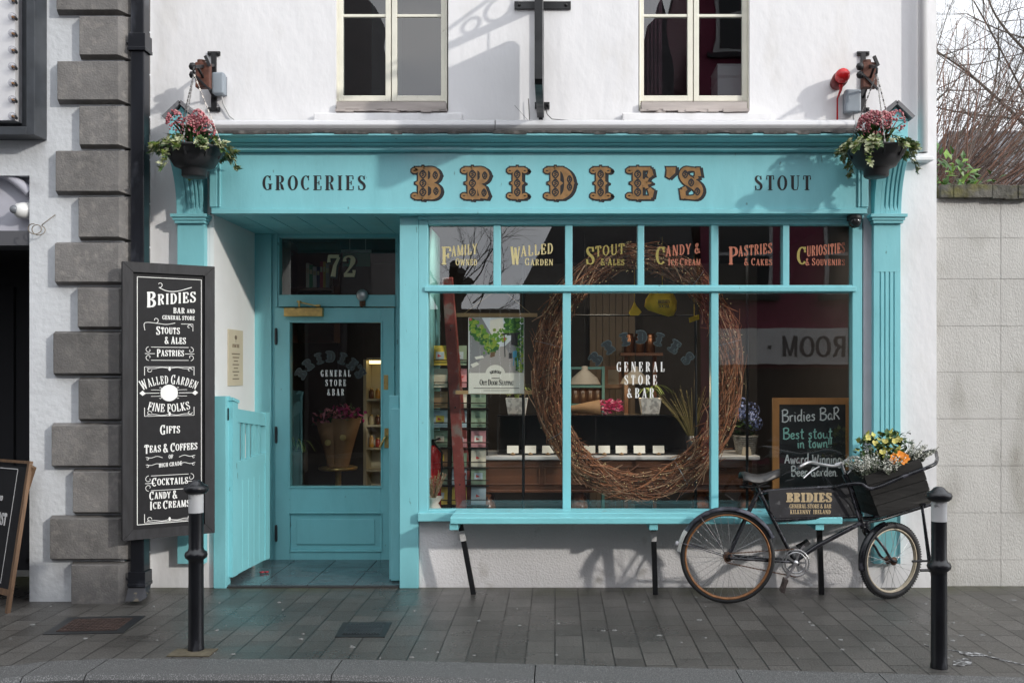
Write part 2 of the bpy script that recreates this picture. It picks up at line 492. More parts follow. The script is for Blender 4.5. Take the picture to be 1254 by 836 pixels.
grey_strip = mat('pale grey paint', (0.50, 0.50, 0.54), 0.6, var=0.06, bump=0.003, bscale=12)
cream = mat('cream window paint', (0.74, 0.72, 0.62), 0.45, var=0.05, vscale=12, bump=0.001, c2=(0.45, 0.40, 0.32), c2amt=(0.68, 0.75), c2scale=16)
oldwood = mat('weathered sill wood', (0.42, 0.375, 0.35), 0.8, var=0.25, vscale=12, bump=0.003, bscale=40, stretch=(0.15, 1, 1))
lead = mat('dark lead flashing', (0.05, 0.048, 0.045), 0.7, var=0.5, vscale=18, bump=0.004, bscale=30, c2=(0.16, 0.15, 0.14), c2amt=(0.5, 0.7), c2scale=20)
silver = mat('silver aluminium', (0.66, 0.66, 0.68), 0.35, metal=0.1, var=0.05, vscale=20, stretch=(0.05, 1, 1))
black = mat('black paint', (0.010, 0.0105, 0.012), 0.38, spec=0.35, var=0.3, vscale=12, bump=0.0006, bscale=70, rvar=0.1)
black_sat = mat('worn black paint', (0.022, 0.024, 0.03), 0.33, var=0.4, vscale=16, bump=0.0008, bscale=60, c2=(0.10, 0.10, 0.105), c2amt=(0.66, 0.74), c2scale=22)
black_t = mat('black letter paint', (0.012, 0.012, 0.014), 0.5)
gold_t = mat('gold letter paint', (0.29, 0.16, 0.06), 0.42, metal=0.25, var=0.25, vscale=22)
white_t = mat('white letter paint', (0.80, 0.80, 0.78), 0.5)
brass = mat('worn brass', (0.50, 0.35, 0.13), 0.35, metal=0.75, var=0.2, vscale=30, c2=(0.06, 0.04, 0.02), c2amt=(0.66, 0.7), c2scale=35)
glass = glass_mat('window glass', 2.05, wave=0.0004)
glass_up = glass_mat('old sash glass', 2.0, (0.80, 0.83, 0.84), 0.0012)
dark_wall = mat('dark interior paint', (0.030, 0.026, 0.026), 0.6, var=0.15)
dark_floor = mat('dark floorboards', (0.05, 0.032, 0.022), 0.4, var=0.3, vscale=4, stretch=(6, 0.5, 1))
slate = mat('slate roof', (0.10, 0.10, 0.11), 0.6, var=0.35, vscale=14, bump=0.01, bscale=18)

# ------------------------------------------------------------------ the setting
KB = [(-9.0, -2.35), (-4.2, -2.12), (-3.0, -2.0), (xa(60, -1.9), -1.9), (xa(134, -1.85), -1.852), (xa(420, -1.86), -1.862), (xa(900, -2.05), -2.05), (xa(1254, -2.19), -2.19), (6.0, -2.42), (12, -2.6)]
KW, KH = 0.30, 0.12
m = mat('pavement setts', (0.05, 0.05, 0.05), 0.4)
t = m.node_tree
bs = t.nodes['Principled BSDF']
tcn, mpn, br = t.nodes.new('ShaderNodeTexCoord'), t.nodes.new('ShaderNodeMapping'), t.nodes.new('ShaderNodeTexBrick')
mpn.inputs['Rotation'].default_value = (0, 0, R(90))
br.inputs['Color1'].default_value = (0.066, 0.062, 0.056, 1)
br.inputs['Color2'].default_value = (0.104, 0.097, 0.088, 1)
br.inputs['Mortar'].default_value = (0.008, 0.008, 0.007, 1)
br.inputs['Scale'].default_value = 1
br.inputs['Brick Width'].default_value = 0.245
br.inputs['Row Height'].default_value = 0.165
br.inputs['Mortar Size'].default_value = 0.0026
br.inputs['Mortar Smooth'].default_value = 0.3
br.inputs['Bias'].default_value = -0.1
nz, nz2, nz3 = (t.nodes.new('ShaderNodeTexNoise') for _ in range(3))
nz.inputs['Scale'].default_value, nz.inputs['Detail'].default_value = 90, 6
nz2.inputs['Scale'].default_value, nz2.inputs['Detail'].default_value = 1.3, 6
nz3.inputs['Scale'].default_value, nz3.inputs['Detail'].default_value = 260, 2
L = t.links.new
L(tcn.outputs['Object'], mpn.inputs['Vector']); L(mpn.outputs['Vector'], br.inputs['Vector'])
for q in (nz, nz2, nz3): L(tcn.outputs['Object'], q.inputs['Vector'])
def mixn(a, b, f, mode='MIX'):
    q = t.nodes.new('ShaderNodeMix'); q.data_type, q.blend_type = 'RGBA', mode
    for s_, v in ((6, a), (7, b), (0, f)):
        if hasattr(v, 'links') or hasattr(v, 'is_linked'): L(v, q.inputs[s_])
        else: q.inputs[s_].default_value = v
    return q.outputs[2]
def ramp(src, p0, p1, c0=(0, 0, 0, 1), c1=(1, 1, 1, 1)):
    q = t.nodes.new('ShaderNodeValToRGB')
    q.color_ramp.elements[0].position, q.color_ramp.elements[1].position = p0, p1
    q.color_ramp.elements[0].color, q.color_ramp.elements[1].color = c0, c1
    L(src, q.inputs['Fac'])
    return q.outputs['Color']
c = mixn(br.outputs['Color'], ramp(nz.outputs['Fac'], 0.3, 0.7, (0.55, 0.55, 0.55, 1), (1.4, 1.4, 1.4, 1)), 1.0, 'MULTIPLY')
c = mixn(c, ramp(nz2.outputs['Fac'], 0.35, 0.65, (0.8, 0.8, 0.8, 1), (1.2, 1.2, 1.2, 1)), 1.0, 'MULTIPLY')
sx = t.nodes.new('ShaderNodeSeparateXYZ'); L(tcn.outputs['Object'], sx.inputs[0])
ad = t.nodes.new('ShaderNodeMath'); ad.operation = 'MULTIPLY_ADD'
L(nz2.outputs['Fac'], ad.inputs[0]); ad.inputs[1].default_value = 1.1; L(sx.outputs['Y'], ad.inputs[2])
mo = t.nodes.new('ShaderNodeMath'); mo.operation = 'MULTIPLY'
L(ramp(ad.outputs[0], 0.36, 0.62), mo.inputs[0]); L(ramp(nz.outputs['Fac'], 0.38, 0.6), mo.inputs[1])
c = mixn(c, (0.060, 0.066, 0.018, 1), mo.outputs[0])
fx, fx2, fx3 = (t.nodes.new('ShaderNodeMath') for _ in range(3))       # the long joints run from the kerb to the wall
fx.operation, fx2.operation, fx3.operation = 'MULTIPLY_ADD', 'FRACT', 'PINGPONG'
L(sx.outputs['X'], fx.inputs[0]); fx.inputs[1].default_value = 1 / 0.165; fx.inputs[2].default_value = 100
wob = t.nodes.new('ShaderNodeMath'); wob.operation = 'MULTIPLY_ADD'
L(nz.outputs['Fac'], wob.inputs[0]); wob.inputs[1].default_value = 0.05; L(fx.outputs[0], wob.inputs[2])
L(wob.outputs[0], fx3.inputs[0]); fx3.inputs[1].default_value = 0.5
c = mixn(c, (0.030, 0.028, 0.025, 1), ramp(fx3.outputs[0], 0.009, 0.024, (1, 1, 1, 1), (0, 0, 0, 1)))
L(c, bs.inputs['Base Color'])
L(ramp(nz2.outputs['Fac'], 0.38, 0.62, (0.24, 0.24, 0.24, 1), (0.52, 0.52, 0.52, 1)), bs.inputs['Roughness'])
bn, bn2 = t.nodes.new('ShaderNodeBump'), t.nodes.new('ShaderNodeBump')
bn.inputs['Distance'].default_value, bn2.inputs['Distance'].default_value = 0.006, 0.003
bn.invert = True
L(br.outputs['Fac'], bn.inputs['Height']); L(nz.outputs['Fac'], bn2.inputs['Height'])
L(bn.outputs['Normal'], bn2.inputs['Normal']); L(bn2.outputs['Normal'], bs.inputs['Normal'])
paving = m
kerb_m = mat('kerb granite', (0.085, 0.085, 0.083), 0.6, var=0.0, bump=0.003, bscale=70, c2=(0.25, 0.245, 0.24), c2amt=(0.54, 0.62), c2scale=170)
t = kerb_m.node_tree
asph = mat('wet asphalt', (0.035, 0.036, 0.038), 0.5, var=0.3, vscale=60, bump=0.006, bscale=120, rvar=0.15)

g = MB()
# pavement: the strip between the facades and the kerb
for (x0, y0), (x1, y1) in zip(KB, KB[1:]):
    g.face([(x0, y0, 0), (x1, y1, 0), (x1, 0.4, 0), (x0, 0.4, 0)])
struct(g.build('pavement', paving))
g = MB()
for (x0, y0), (x1, y1) in zip(KB, KB[1:]):
    k = max(1, round((x1 - x0) / 0.92))
    for i in range(k):
        a, b = i / k, (i + 1) / k
        ax, ay, bx, by = x0 + (x1 - x0) * a + 0.003, y0 + (y1 - y0) * a, x0 + (x1 - x0) * b - 0.003, y0 + (y1 - y0) * b
        yy = -0.006
        vs_ = [(ax, ay + yy, 0.008), (bx, by + yy, 0.008), (bx, by - KW + .03, 0.006), (ax, ay - KW + .03, 0.006), (ax, ay - KW, -0.02), (bx, by - KW, -0.02), (bx, by - KW - .01, -KH), (ax, ay - KW - .01, -KH), (ax, ay + yy, -KH), (bx, by + yy, -KH)]
        g.faces(vs_, [(0, 3, 2, 1), (3, 4, 5, 2), (4, 7, 6, 5), (0, 8, 7), (0, 7, 4), (0, 4, 3), (1, 2, 5), (1, 5, 6), (1, 6, 9)])
struct(g.build('kerb', kerb_m))
g = MB()
g.face([(-60, -60, -0.13), (60, -60, -0.13), (60, 60, -0.13), (-60, 60, -0.13)])
struct(g.build('ground', mat('bare ground', (0.06, 0.055, 0.045), 0.9, var=0.3, bump=0.02, bscale=5)))
g = MB()
g.face([(-30, -9.0, -0.122), (30, -9.0, -0.122), (30, -2.1, -0.122), (-30, -2.1, -0.122)])
struct(g.build('road', asph))
g = MB()
g.box(-30, 30, -10.3, -9.0, -0.13, 0.0)
struct(g.build('far_pavement', paving))

# ------------------------------------------------------------------ the shop
shop = thing('shop_building', (0, 0, 0), 'white rendered shop with a turquoise shopfront and two sash windows above it', 'shop')
XL, XR = -3.02, xa(1147)                    # wall ends
WL = (xa(411), xa(549)); WR = (xa(782), xa(918)); WZ = (za(136), 5.35)
RX0 = xa(262); RX1 = xa(490)                # recess
SX0, SX1 = xa(513), xa(1057)                # display window
ZO = 2.775                                  # underside of the fascia
TOPZ = 6.3
g = MB()
g.box(XL, xa(257), 0, 0.3, 0, ZO); g.box(SX1, XR, 0, 0.3, 0, ZO)
zs = za(637)
g.box(XL, WL[0], 0, 0.3, ZO, TOPZ); g.box(WL[1], WR[0], 0, 0.3, ZO, TOPZ); g.box(WR[1], XR, 0, 0.3, ZO, TOPZ)
for a, b in (WL, WR):
    g.box(a, b, 0, 0.3, ZO, WZ[0]); g.box(a, b, 0, 0.3, WZ[1], TOPZ)
g.box(XR - 0.3, XR, 0.3, 7, -.1, TOPZ); g.box(XL, XL + 0.3, 0.3, 7, -.1, TOPZ); g.box(XL + .3, XR - .3, 6.7, 7, -.1, TOPZ)
wall = g.build('wall', render_w, shop)
# uneven outer edge of the wall where the plaster has crumbled
g = MB(); g.box(SX0 + 0.002, SX1, 0.004, 0.3, -.05, zs); g.build('stall_riser', rough_w, shop)
g = MB(); g.box(xa(257), RX0, -0.004, 1.35, 0, ZO - 0.01); g.build('recess_wall', reveal_w, shop)
g = MB(); g.box(xa(1056.3), xa(1070), -0.02, 0.02, 0.5, 2.74); g.build('grey_strip', grey_strip, shop)
# roof
g = MB()
g.faces([(XL, -0.25, TOPZ), (XR + .05, -0.25, TOPZ), (XR + .05, 3.5, 8.7), (XL, 3.5, 8.7), (XL, 7.2, TOPZ), (XR + .05, 7.2, TOPZ)], [(0, 1, 2, 3), (3, 2, 5, 4), (0, 3, 4), (1, 5, 2)])
g.build('roof', slate, shop)
# rooms behind the glass
g = MB()
Y1 = 4.6
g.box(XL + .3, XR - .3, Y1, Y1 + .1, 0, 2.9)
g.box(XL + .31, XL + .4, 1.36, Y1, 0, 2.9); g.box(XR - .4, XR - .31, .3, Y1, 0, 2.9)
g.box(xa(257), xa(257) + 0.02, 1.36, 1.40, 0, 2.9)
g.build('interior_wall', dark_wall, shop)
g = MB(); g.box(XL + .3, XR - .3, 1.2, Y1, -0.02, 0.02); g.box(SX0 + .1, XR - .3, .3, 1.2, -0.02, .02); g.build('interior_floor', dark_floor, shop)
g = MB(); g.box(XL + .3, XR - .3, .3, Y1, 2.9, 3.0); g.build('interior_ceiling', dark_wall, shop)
g = MB(); g.box(SX0 + .1, SX1, 0.31, 0.62, 0.03, 0.44); g.build('window_platform', mat('platform paint', (0.06, 0.07, 0.07), 0.5), shop)
maroon_in = mat('maroon room paint', (0.10, 0.018, 0.030), 0.7, var=0.1)
g = MB()
g.box(XL + .3, XR - .3, 3.4, 3.5, 3.06, 5.8, 1); g.box(XL + .3, XR - .3, .3, 3.4, 3.02, 3.08); g.box(XL + .3, XR - .3, .3, 3.4, 5.7, 5.8)
g.box(-.1, 0, .32, 3.4, 3.08, 5.7)
g.build('upper_room', [dark_wall, maroon_in], shop)

# fascia board, its bead and cornice
FY = -0.13
FX0, FX1 = xa(258, FY), xa(1063, FY)
fz0, fz1 = za(262, FY), za(187, FY)
g = MB()
g.box(FX0, FX1, FY, -0.002, fz0 + 0.035, fz1)
g.box(FX0 + .01, FX1 - .01, FY - .018, -0.004, fz0, fz0 + 0.033)
fascia = g.build('fascia', teal, shop, bevel=0.003)
g = MB()
prof = [(0.0, -.16), (.018, -.18), (.04, -.18), (.045, -.165), (.065, -.165), (.085, -.20), (.10, -.21), (.105, -.20), (.145, -.275), (.168, -.285), (.170, -.30), (.20, -.30)]
cz0 = fz1 + 0.001
x0, x1 = FX0 - .015, FX1 + .0
vs_, fs = [], []
pp = [(0.0, -.005)] + prof + [(.20, -.005)]
for x in (x0, x1): vs_ += [(x, y, cz0 + h * 0.50) for h, y in pp]
k = len(pp)
for i in range(k):
    j = (i + 1) % k
    fs.append((i, j, k + j, k + i))
fs += [tuple(reversed(range(k))), tuple(range(k, 2 * k))]
g.faces(vs_, fs)
cornice = g.build('cornice', teal, shop)
cz1 = cz0 + 0.101
g = MB()
n = 60
for i in range(n):
    xx0, xx1 = x0 - .01 + (x1 - x0 + .02) * i / n, x0 - .01 + (x1 - x0 + .02) * (i + 1) / n
    j0 = rnd.uniform(-.010, .004)
    g.box(xx0, xx1, -0.305 - rnd.uniform(0, .008), -0.003, cz1 + .001 + j0, cz1 + 0.016)
g.build('lead_flashing', lead, shop)
g = MB()
ax0, ax1 = xa(263, -.2), xa(1044, -.2)
zc = 3.363
seam = xa(607, -.2)
for a, b in ((ax0, seam - .002), (seam + .002, ax1)):
    pr = [(-.26, -.02), (-.275, .0), (-.27, .028), (-.24, .043), (-.12, .046), (-.1, -.025), (-.24, -.035)]
    q = [(y, zc + h) for y, h in pr]
    vs_ = [(a, y, z) for y, z in q] + [(b, y, z) for y, z in q]
    kk = len(q)
    g.faces(vs_, [(i, (i + 1) % kk, kk + (i + 1) % kk, kk + i) for i in range(kk)] + [tuple(range(kk)), tuple(reversed(range(kk, 2 * kk)))])
for xx in (ax0 + .35, ax0 + 1.15, -.75, -.05, .75, 1.6, ax1 - .25): g.box(xx, xx + .04, -.1, -.003, zc + .0, zc + .075)
g.build('awning_cassette', silver, shop, bevel=0.004)

# the shop's name in ornate letters: black shade, black outline, gold face, black filigree
NAME = [('B', 523), ('R', 584.5), ('I', 633.5), ('D', 686), ('I', 735.5), ('E', 785.5), ("'", 822), ('S', 846)]
GT, GE, GS = 0.29, 0.1, 0.075
def ornate(mb, M, ch, x, z, h, xs, shade=True, layers=(0, 1, 2), hh=0.0):
    """one fancy capital, centred on x, standing on z: slab serifs with curled ends and a spur half way up the stem"""
    key = (GT, GE, GS)
    if key not in GCACHE: GCACHE[key] = glyphs(*key)
    adv, st = GCACHE[key][ch]
    st = [list(q) for q in st]
    extra = []
    stemx = GT / 2 + 0.06
    if ch in 'BRIDE':
        for sgn in (-1, 1):
            if sgn == 1 and ch in 'BRE': continue
            extra.append([(stemx + sgn * (GT / 2 - .02), .5, .16), (stemx + sgn * (GT / 2 + .035), .5, .07), (stemx + sgn * (GT / 2 + .075), .5, .004)])
        for yy in (.05, .95):
            for sgn in ((-1, 1) if ch == 'I' else (-1,)):
                cx_ = stemx + sgn * (GT / 2 + .085)
                extra.append([(cx_ + .07 * math.cos(a_), yy - (.055 if yy > .5 else -.055) + .055 * math.sin(a_), .06) for a_ in [i * 2 * math.pi / 9 for i in range(10)]])
            extra.append([(stemx, yy, .12), (stemx, yy + (.05 if yy > .5 else -.05), .05), (stemx, yy + (.09 if yy > .5 else -.09), .004)])
    if ch in 'BRD':
        tips = {'B': ((.545, .755), (.565, .255)), 'R': ((.545, .745),), 'D': ((.6, .5),)}[ch]
        for tx, ty in tips: extra.append([(tx - .02, ty, .26), (tx + .08, ty, .14), (tx + .145, ty, .006)])
    if ch == 'E':
        extra += [[(.5, .6, .09), (.44, .63, .1), (.41, .55, .07)], [(.5, .4, .09), (.44, .37, .1), (.41, .45, .07)], [(.44, .5, .1), (.54, .5, .07), (.6, .5, .004)]]
        extra += [[(.58, .76, .1), (.52, .72, .12), (.5, .77, .08)], [(.6, .25, .1), (.55, .31, .12), (.5, .26, .08)]]
    if ch == 'S': extra += [[(.52, .7, .1), (.46, .67, .12), (.43, .73, .08)], [(.09, .3, .1), (.15, .34, .12), (.2, .27, .08)]]
    st = st + extra
    def pl(q, dx=0, dz=0): return [(x + (a - adv / 2) * h * xs + dx, z + b * h + dz, c * h * (.5 + .5 * xs)) for a, b, c in q]
    nn = 0
    for q in st:
        nn += 1
        j = .00013 * (nn % 9)
        if shade: mb.ribbon(pl(q, .020 * h * 4, -.014 * h * 4 / 2), M, hh, hh + .001 + j, 0.028 * h, 0)
        mb.ribbon(pl(q), M, hh, hh + .0026 + j, 0.044 * h, 0)
        if 1 in layers: mb.ribbon(pl(q), M, hh, hh + .0046 + j, 0, 1)
    if 2 in layers:
        def filigree(cx_, cy_, hx, hy):
            w = .042 * h
            for sgn in (1, -1):
                pts = [(x + (cx_ - adv / 2 + sgn * hx * math.sin(a_)) * h * xs, z + (cy_ + hy * (2 * a_ / math.pi - 1)) * h, w) for a_ in [i * math.pi / 6 for i in range(7)]]
                mb.ribbon(pts, M, hh, hh + .0062 + (.0002 if sgn > 0 else 0), 0, 0)
            for i in range(3):
                yy = cy_ + hy * (-.45 + .45 * i)
                mb.ribbon([(x + (cx_ - adv / 2 - hx * .35) * h * xs, z + yy * h, w), (x + (cx_ - adv / 2 + hx * .5) * h * xs, z + (yy + .05) * h, w * .8)], M, hh, hh + .0066 + i * .0001, 0, 0)
        if ch in 'BRIDE':
            for yy in (.22, .5, .78): filigree(stemx, yy, .085, .13)
        for (tx, ty) in {'B': ((.55, .75), (.57, .25)), 'R': ((.55, .74), (.53, .2)), 'D': ((.6, .62), (.6, .38))}.get(ch, ()): filigree(tx, ty, .06, .12)
        if ch == 'S':
            for tx, ty in ((.16, .78), (.33, .52), (.5, .24)): filigree(tx, ty, .07, .12)
M = plane_map(FY)
for ch, px in NAME:
    g = MB(); ornate(g, M, ch, xa(px, FY), za(244, FY), sa(39, FY), 1.12 if ch != 'I' else 1.0)
    g.build('letter', [black_t, gold_t], fascia)
for s, px, w in (('GROCERIES', 385, 126), ('STOUT', 958.5, 69)):
    kw = dict(xs=.82, T=.2, t=.05, s=.085, track=.30)
    g = MB(); probe = MB(); W = wpx(probe, s, FY, px, 233, 18, **kw)
    kw['xs'] *= sa(w, FY) / W
    wpx(g, s, FY, px, 233, 18, h=.002, **kw)
    g.build('lettering', black_t, fascia)

# pilasters with scroll consoles
def pilaster(px0, px1, side):
    g = MB()
    x0, x1 = xa(px0, -.07), xa(px1, -.07)
    zt = za(273, -.07)
    zb = za(690, -.07)
    fl = [x0 + (x1 - x0) * f for f in (.24, .41, .58, .75)]
    # fluted face: strips with grooves between them
    y = -.07
    edges = [x0] + [e for f in fl for e in (f - .005, f + .005)] + [x1]
    zg0, zg1 = (za(530, -.07) if side > 0 else za(560, -.07)), za(333, -.07)
    g.box(x0, x1, y, -.002, zb, zg0); g.box(x0, x1, y, -.002, zg1, zt)
    for i in range(0, len(edges), 2): g.box(edges[i], edges[i + 1], y, -.002, zg0, zg1)
    for f in fl: g.box(f - .005, f + .005, y + .009, -.002, zg0, zg1)
    p = g.build('pilaster', teal, shop, bevel=.002)
    g = MB()                                      # moulded capital block
    zc0, zc1 = za(273, -.1), za(262, -.1)
    hgt = zc1 - zc0
    for i, (o_, a, b) in enumerate(((.012, 0, .3), (.022, .32, .62), (.035, .64, 1))): g.box(x0 - o_, x1 + o_, -.085 - o_, -.003, zc0 + a * hgt, zc0 + b * hgt)
    g.build('capital', teal, p, bevel=.002)
    g = MB()                                      # console: side profile swept across the width, fluted front
    z0, z1 = zc1 + .001, za(186, -.1)
    prof = []
    for i in range(15):
        f = i / 14
        prof.append((-.085 - .20 * (f ** 2.2), z0 + (z1 - z0) * f))
    xs_ = [x0 + .0, x0 + .045] + [e for f in (.38, .54, .70, .84) for e in (x0 + (x1 - x0) * f - .006, x0 + (x1 - x0) * f + .006)] + [x1]
    for i in range(len(xs_) - 1):
        dy = .012 if (i >= 2 and i % 2 == 0 and i < len(xs_) - 2) else (.008 if i == 1 and False else 0)
        q = [(a + dy if 1 < j < 12 else a, b) for j, (a, b) in enumerate(prof)] + [(-.003, z1), (-.003, z0)]
        vs_ = [(xs_[i], a, b) for a, b in q] + [(xs_[i + 1], a, b) for a, b in q]
        kk = len(q)
        g.faces(vs_, [(j, (j + 1) % kk, kk + (j + 1) % kk, kk + j) for j in range(kk)] + [tuple(reversed(range(kk))), tuple(range(kk, 2 * kk))])
    # block and gabled cap above
    zg = za(150, -.2)
    g.box(x0 - .008, x1 + .008, -.29, -.003, z1 + .001, z1 + .03)
    g.box(x0 + .01, x1 - .01, -.25, -.003, z1 + .031, zg)
    xm = (x0 + x1) / 2
    g.faces([(x0 + .008, -.255, zg + .001), (x1 - .008, -.255, zg + .001), (xm, -.255, zg + .10), (x0 + .008, -.003, zg + .001), (x1 - .008, -.003, zg + .001), (xm, -.003, zg + .10)], [(0, 1, 2), (3, 5, 4), (0, 3, 4, 1), (0, 2, 5, 3), (1, 4, 5, 2)])
    g.build('console', teal, p, bevel=.002)
    g = MB()                                      # grey capping of the little gable
    for sgn in (-1, 1):
        a, b = V((xm, -.14, zg + .128)), V((xm + sgn * (x1 - x0) / 2 + sgn * .02, -.14, zg + .015))
        dirv = (b - a)
        nrm = V((sgn * abs(dirv.z), 0, abs(dirv.x))).normalized()
        g.obox((a + b) / 2, dirv / 2, V((0, .15, 0)), nrm * .013)
    g.build('gable_cap', mat('grey gable lead', (0.16, 0.16, 0.17), 0.7, var=.2), p)
pilaster(217, 250, -1)
pilaster(1070, 1103, 1)
g = MB(); g.box(FX0 - .005, FX0 + .05, FY - .012, FY - .001, fz0 + .05, fz1); g.box(FX0 + .06, FX0 + .075, FY - .012, FY - .001, fz0 + .05, fz1)
g.build('fascia_beading', teal, shop, bevel=.003); g = MB()
g.box(FX1 - .05, FX1, FY - .012, FY - .001, fz0 + .05, fz1); g.box(FX1 - .075, FX1 - .06, FY - .012, FY - .001, fz0 + .05, fz1)
g.build('fascia_beading', teal, shop, bevel=.003)

# recessed entrance
DY = 1.03
g = MB()
g.box(RX0, RX1 - .002, FY + .14, 1.35, ZO, ZO + .06)
for i in range(7):
    xx = RX0 + (RX1 - RX0) * i / 7
    g.box(xx + .004, xx + (RX1 - RX0) / 7 - .004, .03, 1.02, ZO - .012, ZO - .001)
g.build('porch_ceiling', teal, shop)
g = MB(); g.box(RX1, xa(513), -.03, 1.35, 0, ZO - .002); g.build('door_post', teal, shop, bevel=.004)
def dx(px): return xa(px, DY)
def dz(py): return za(py, DY)
g = MB()
YB = DY + .09
g.box(dx(312), dx(333.5), DY - .03, YB, -.0, ZO - .013)
g.box(dx(333.5), dx(342), DY, YB, 0, dz(282)); g.box(dx(484), dx(524), DY, YB, 0, dz(282))
g.box(dx(333.5), dx(524), DY, YB, dz(282) + .0, ZO - .013)
g.box(dx(342), dx(484), DY, YB, dz(291), dz(282)); g.box(dx(342), dx(484), DY - .01, YB, dz(375.5), dz(361))
for a, b, c_, d_ in ((337, 490, 282, 284.5), (337, 340, 284.5, 376), (486, 489, 284.5, 376)): g.box(dx(a), dx(b), DY - .016, DY - .001, dz(d_), dz(c_))
dframe = g.build('door_frame', teal, shop, bevel=.003)
g = MB(); g.box(dx(341), dx(485), DY + .045, DY + .051, dz(362), dz(290)); fan = g.build('fanlight', glass, shop)
g = MB()
kw = dict(xs=.95, T=.24, t=.09, s=.04, track=.12)
M = plane_map(DY + .043)
for q, e_, hh, mi in ((3, .008, 0, 0), (0, 0, .0006, 1)):
    write(g, '72', lambda x, z, h: V((x, DY + .044 - h, z)), dx(417 + q * .4), dz(338 + q * .4), sa(26.5, DY), e=e_, h0=hh, mi=mi, **kw)
g.build('house_number', [black_t, mat('pale gold leaf', (0.42, 0.38, 0.24), 0.4)], fan)
# the door itself: stiles, rails, raised panel
door_p = None
g = MB()
y0, y1 = DY + .012, DY + .057
X0, X1 = dx(342.8), dx(483.2)
X0 = dx(337.5); X1 = dx(483.5)
gx0, gx1, gz0, gz1 = dx(356), dx(467), dz(595), dz(395)
zb_, zt_ = dz(697), dz(377)
y0 = DY - .022
g.box(X0, gx0, y0, y1, zb_, zt_); g.box(gx1, X1, y0, y1, zb_, zt_)
g.box(gx0, gx1, y0, y1, gz1, zt_)
pz0, pz1, pxa, pxb = dz(673), dz(628), dx(353), dx(466)
g.box(gx0, gx1, y0, y1, pz1, gz0); g.box(gx0, gx1, y0, y1, zb_, pz0)
g.box(gx0, gx1, y0 + .016, y1, pz0, pz1)
g.box(gx0 + .055, gx1 - .055, y0 + .004, y0 + .015, pz0 + .05, pz1 - .05)
for a, b, c_, d_ in ((gx0, gx1, pz1, pz1 + .012), (gx0, gx1, pz0 - .012, pz0), (gx0 - .012, gx0, pz0 - .012, pz1 + .012), (gx1, gx1 + .012, pz0 - .012, pz1 + .012),
                     (gx0, gx1, gz0 - .013, gz0), (gx0, gx1, gz1, gz1 + .013), (gx0 - .013, gx0, gz0 - .013, gz1 + .013), (gx1, gx1 + .013, gz0 - .013, gz1 + .013)):
    g.box(a, b, y0 - .010, y0 - .001, c_, d_)
door_p = g.build('door', teal, shop, bevel=.003)
g = MB(); g.box(gx0 + .001, gx1 - .001, DY + .02, DY + .026, gz0 + .001, gz1 - .001); dpane = g.build('pane', glass, door_p)
g = MB()
gy = DY + .019
for s, py in (('GENERAL', 461), ('STORE', 472.5), ('&BAR', 484)): wpx(g, s, gy, 411, py, 8, xs=.58, T=.18, t=.07, s=.06, track=.52, h=.0008)
g.build('lettering', white_t, door_p)
etch = mat('etched dark letters', (0.05, 0.078, 0.082), 0.5)
def arch_name(parent, y, cx, cy, rad, hgt, span, pane_mat, letters='BRIDIES'):
    g = MB()
    d = D + y
    apo = "'" in letters
    n = len(letters.replace("'", ''))
    i = 0
    for ch in letters:
        if ch == "'":
            th = R(-span / 2 + span * (i - .45) / (n - 1))
        else:
            th = R(-span / 2 + span * i / (n - 1)); i += 1
        c0 = V((xa(cx, y), 0, za(cy, y)))
        r_ = sa(rad, y)
        def Mloc(x, z, h, th=th): return V((c0.x + (r_ + z) * math.sin(th) + x * math.cos(th), y - h, c0.z + (r_ + z) * math.cos(th) - x * math.sin(th)))
        ornate(g, Mloc, ch, 0, 0, sa(hgt, y), 1.0, shade=False, layers=(0, 1))
    g.build('lettering', [etch, mat('letter inlay', (0.012, 0.018, 0.02), 0.4)], parent)
arch_name(door_p, gy, 405, 479, 36, 13, 118, etch, "BRIDIE'S")
g = MB()
for py in (412, 532, 652): g.lathe([(.011, -.055), (.011, .055)], (dx(339.5), y0 - .008, dz(py)), 10); g.ball((dx(339.5), y0 - .008, dz(py) + .06), .012, 8); g.ball((dx(339.5), y0 - .008, dz(py) - .06), .012, 8)
for k_, py in enumerate((412, 532, 652)):
    q = MB(); q.v, q.f, q.m, q.s = [], [], [], []
    q.lathe([(.012, -.055), (.012, .055)], (dx(339.2), y0 - .008, dz(py)), 10); q.ball((dx(339.2), y0 - .008, dz(py) + .06), .012, 8); q.ball((dx(339.2), y0 - .008, dz(py) - .06), .012, 8)
    q.build('hinge', black_sat, door_p)
g = MB(); g.box(dx(351), dx(398), y0 - .07, y0 - .011, dz(388), dz(377.5))
g.bar((dx(369), y0 - .05, dz(377)), (dx(369), y0 - .05, dz(370.5)), .016, .016); g.bar((dx(367.5), y0 - .05, dz(370.3)), (dx(392), y0 - .035, dz(375.6)), .014, .012); g.lathe([(.02, 0), (.02, .014)], (dx(369), y0 - .05, dz(371)), 10); g.box(dx(389), dx(394), y0 - .045, y0 - .001, dz(376.3), dz(373.2))
g.build('door_closer', brass, door_p, bevel=.004)
g = MB(); g.box(dx(471.5), dx(476.5), y0 - .008, y0 - .001, dz(548), dz(524)); g.tube([(dx(474.5), y0 - .004, dz(533)), (dx(474.5), y0 - .05, dz(533)), (dx(473), y0 - .06, dz(535)), (dx(467.5), y0 - .06, dz(546))], [.009, .009, .009, .012], 8); g.build('handle', brass, door_p)
g = MB(); g.box(dx(470.5), dx(476), y0 - .006, y0 - .001, dz(477), dz(459)); g.build('plate', brass, door_p, bevel=.006)
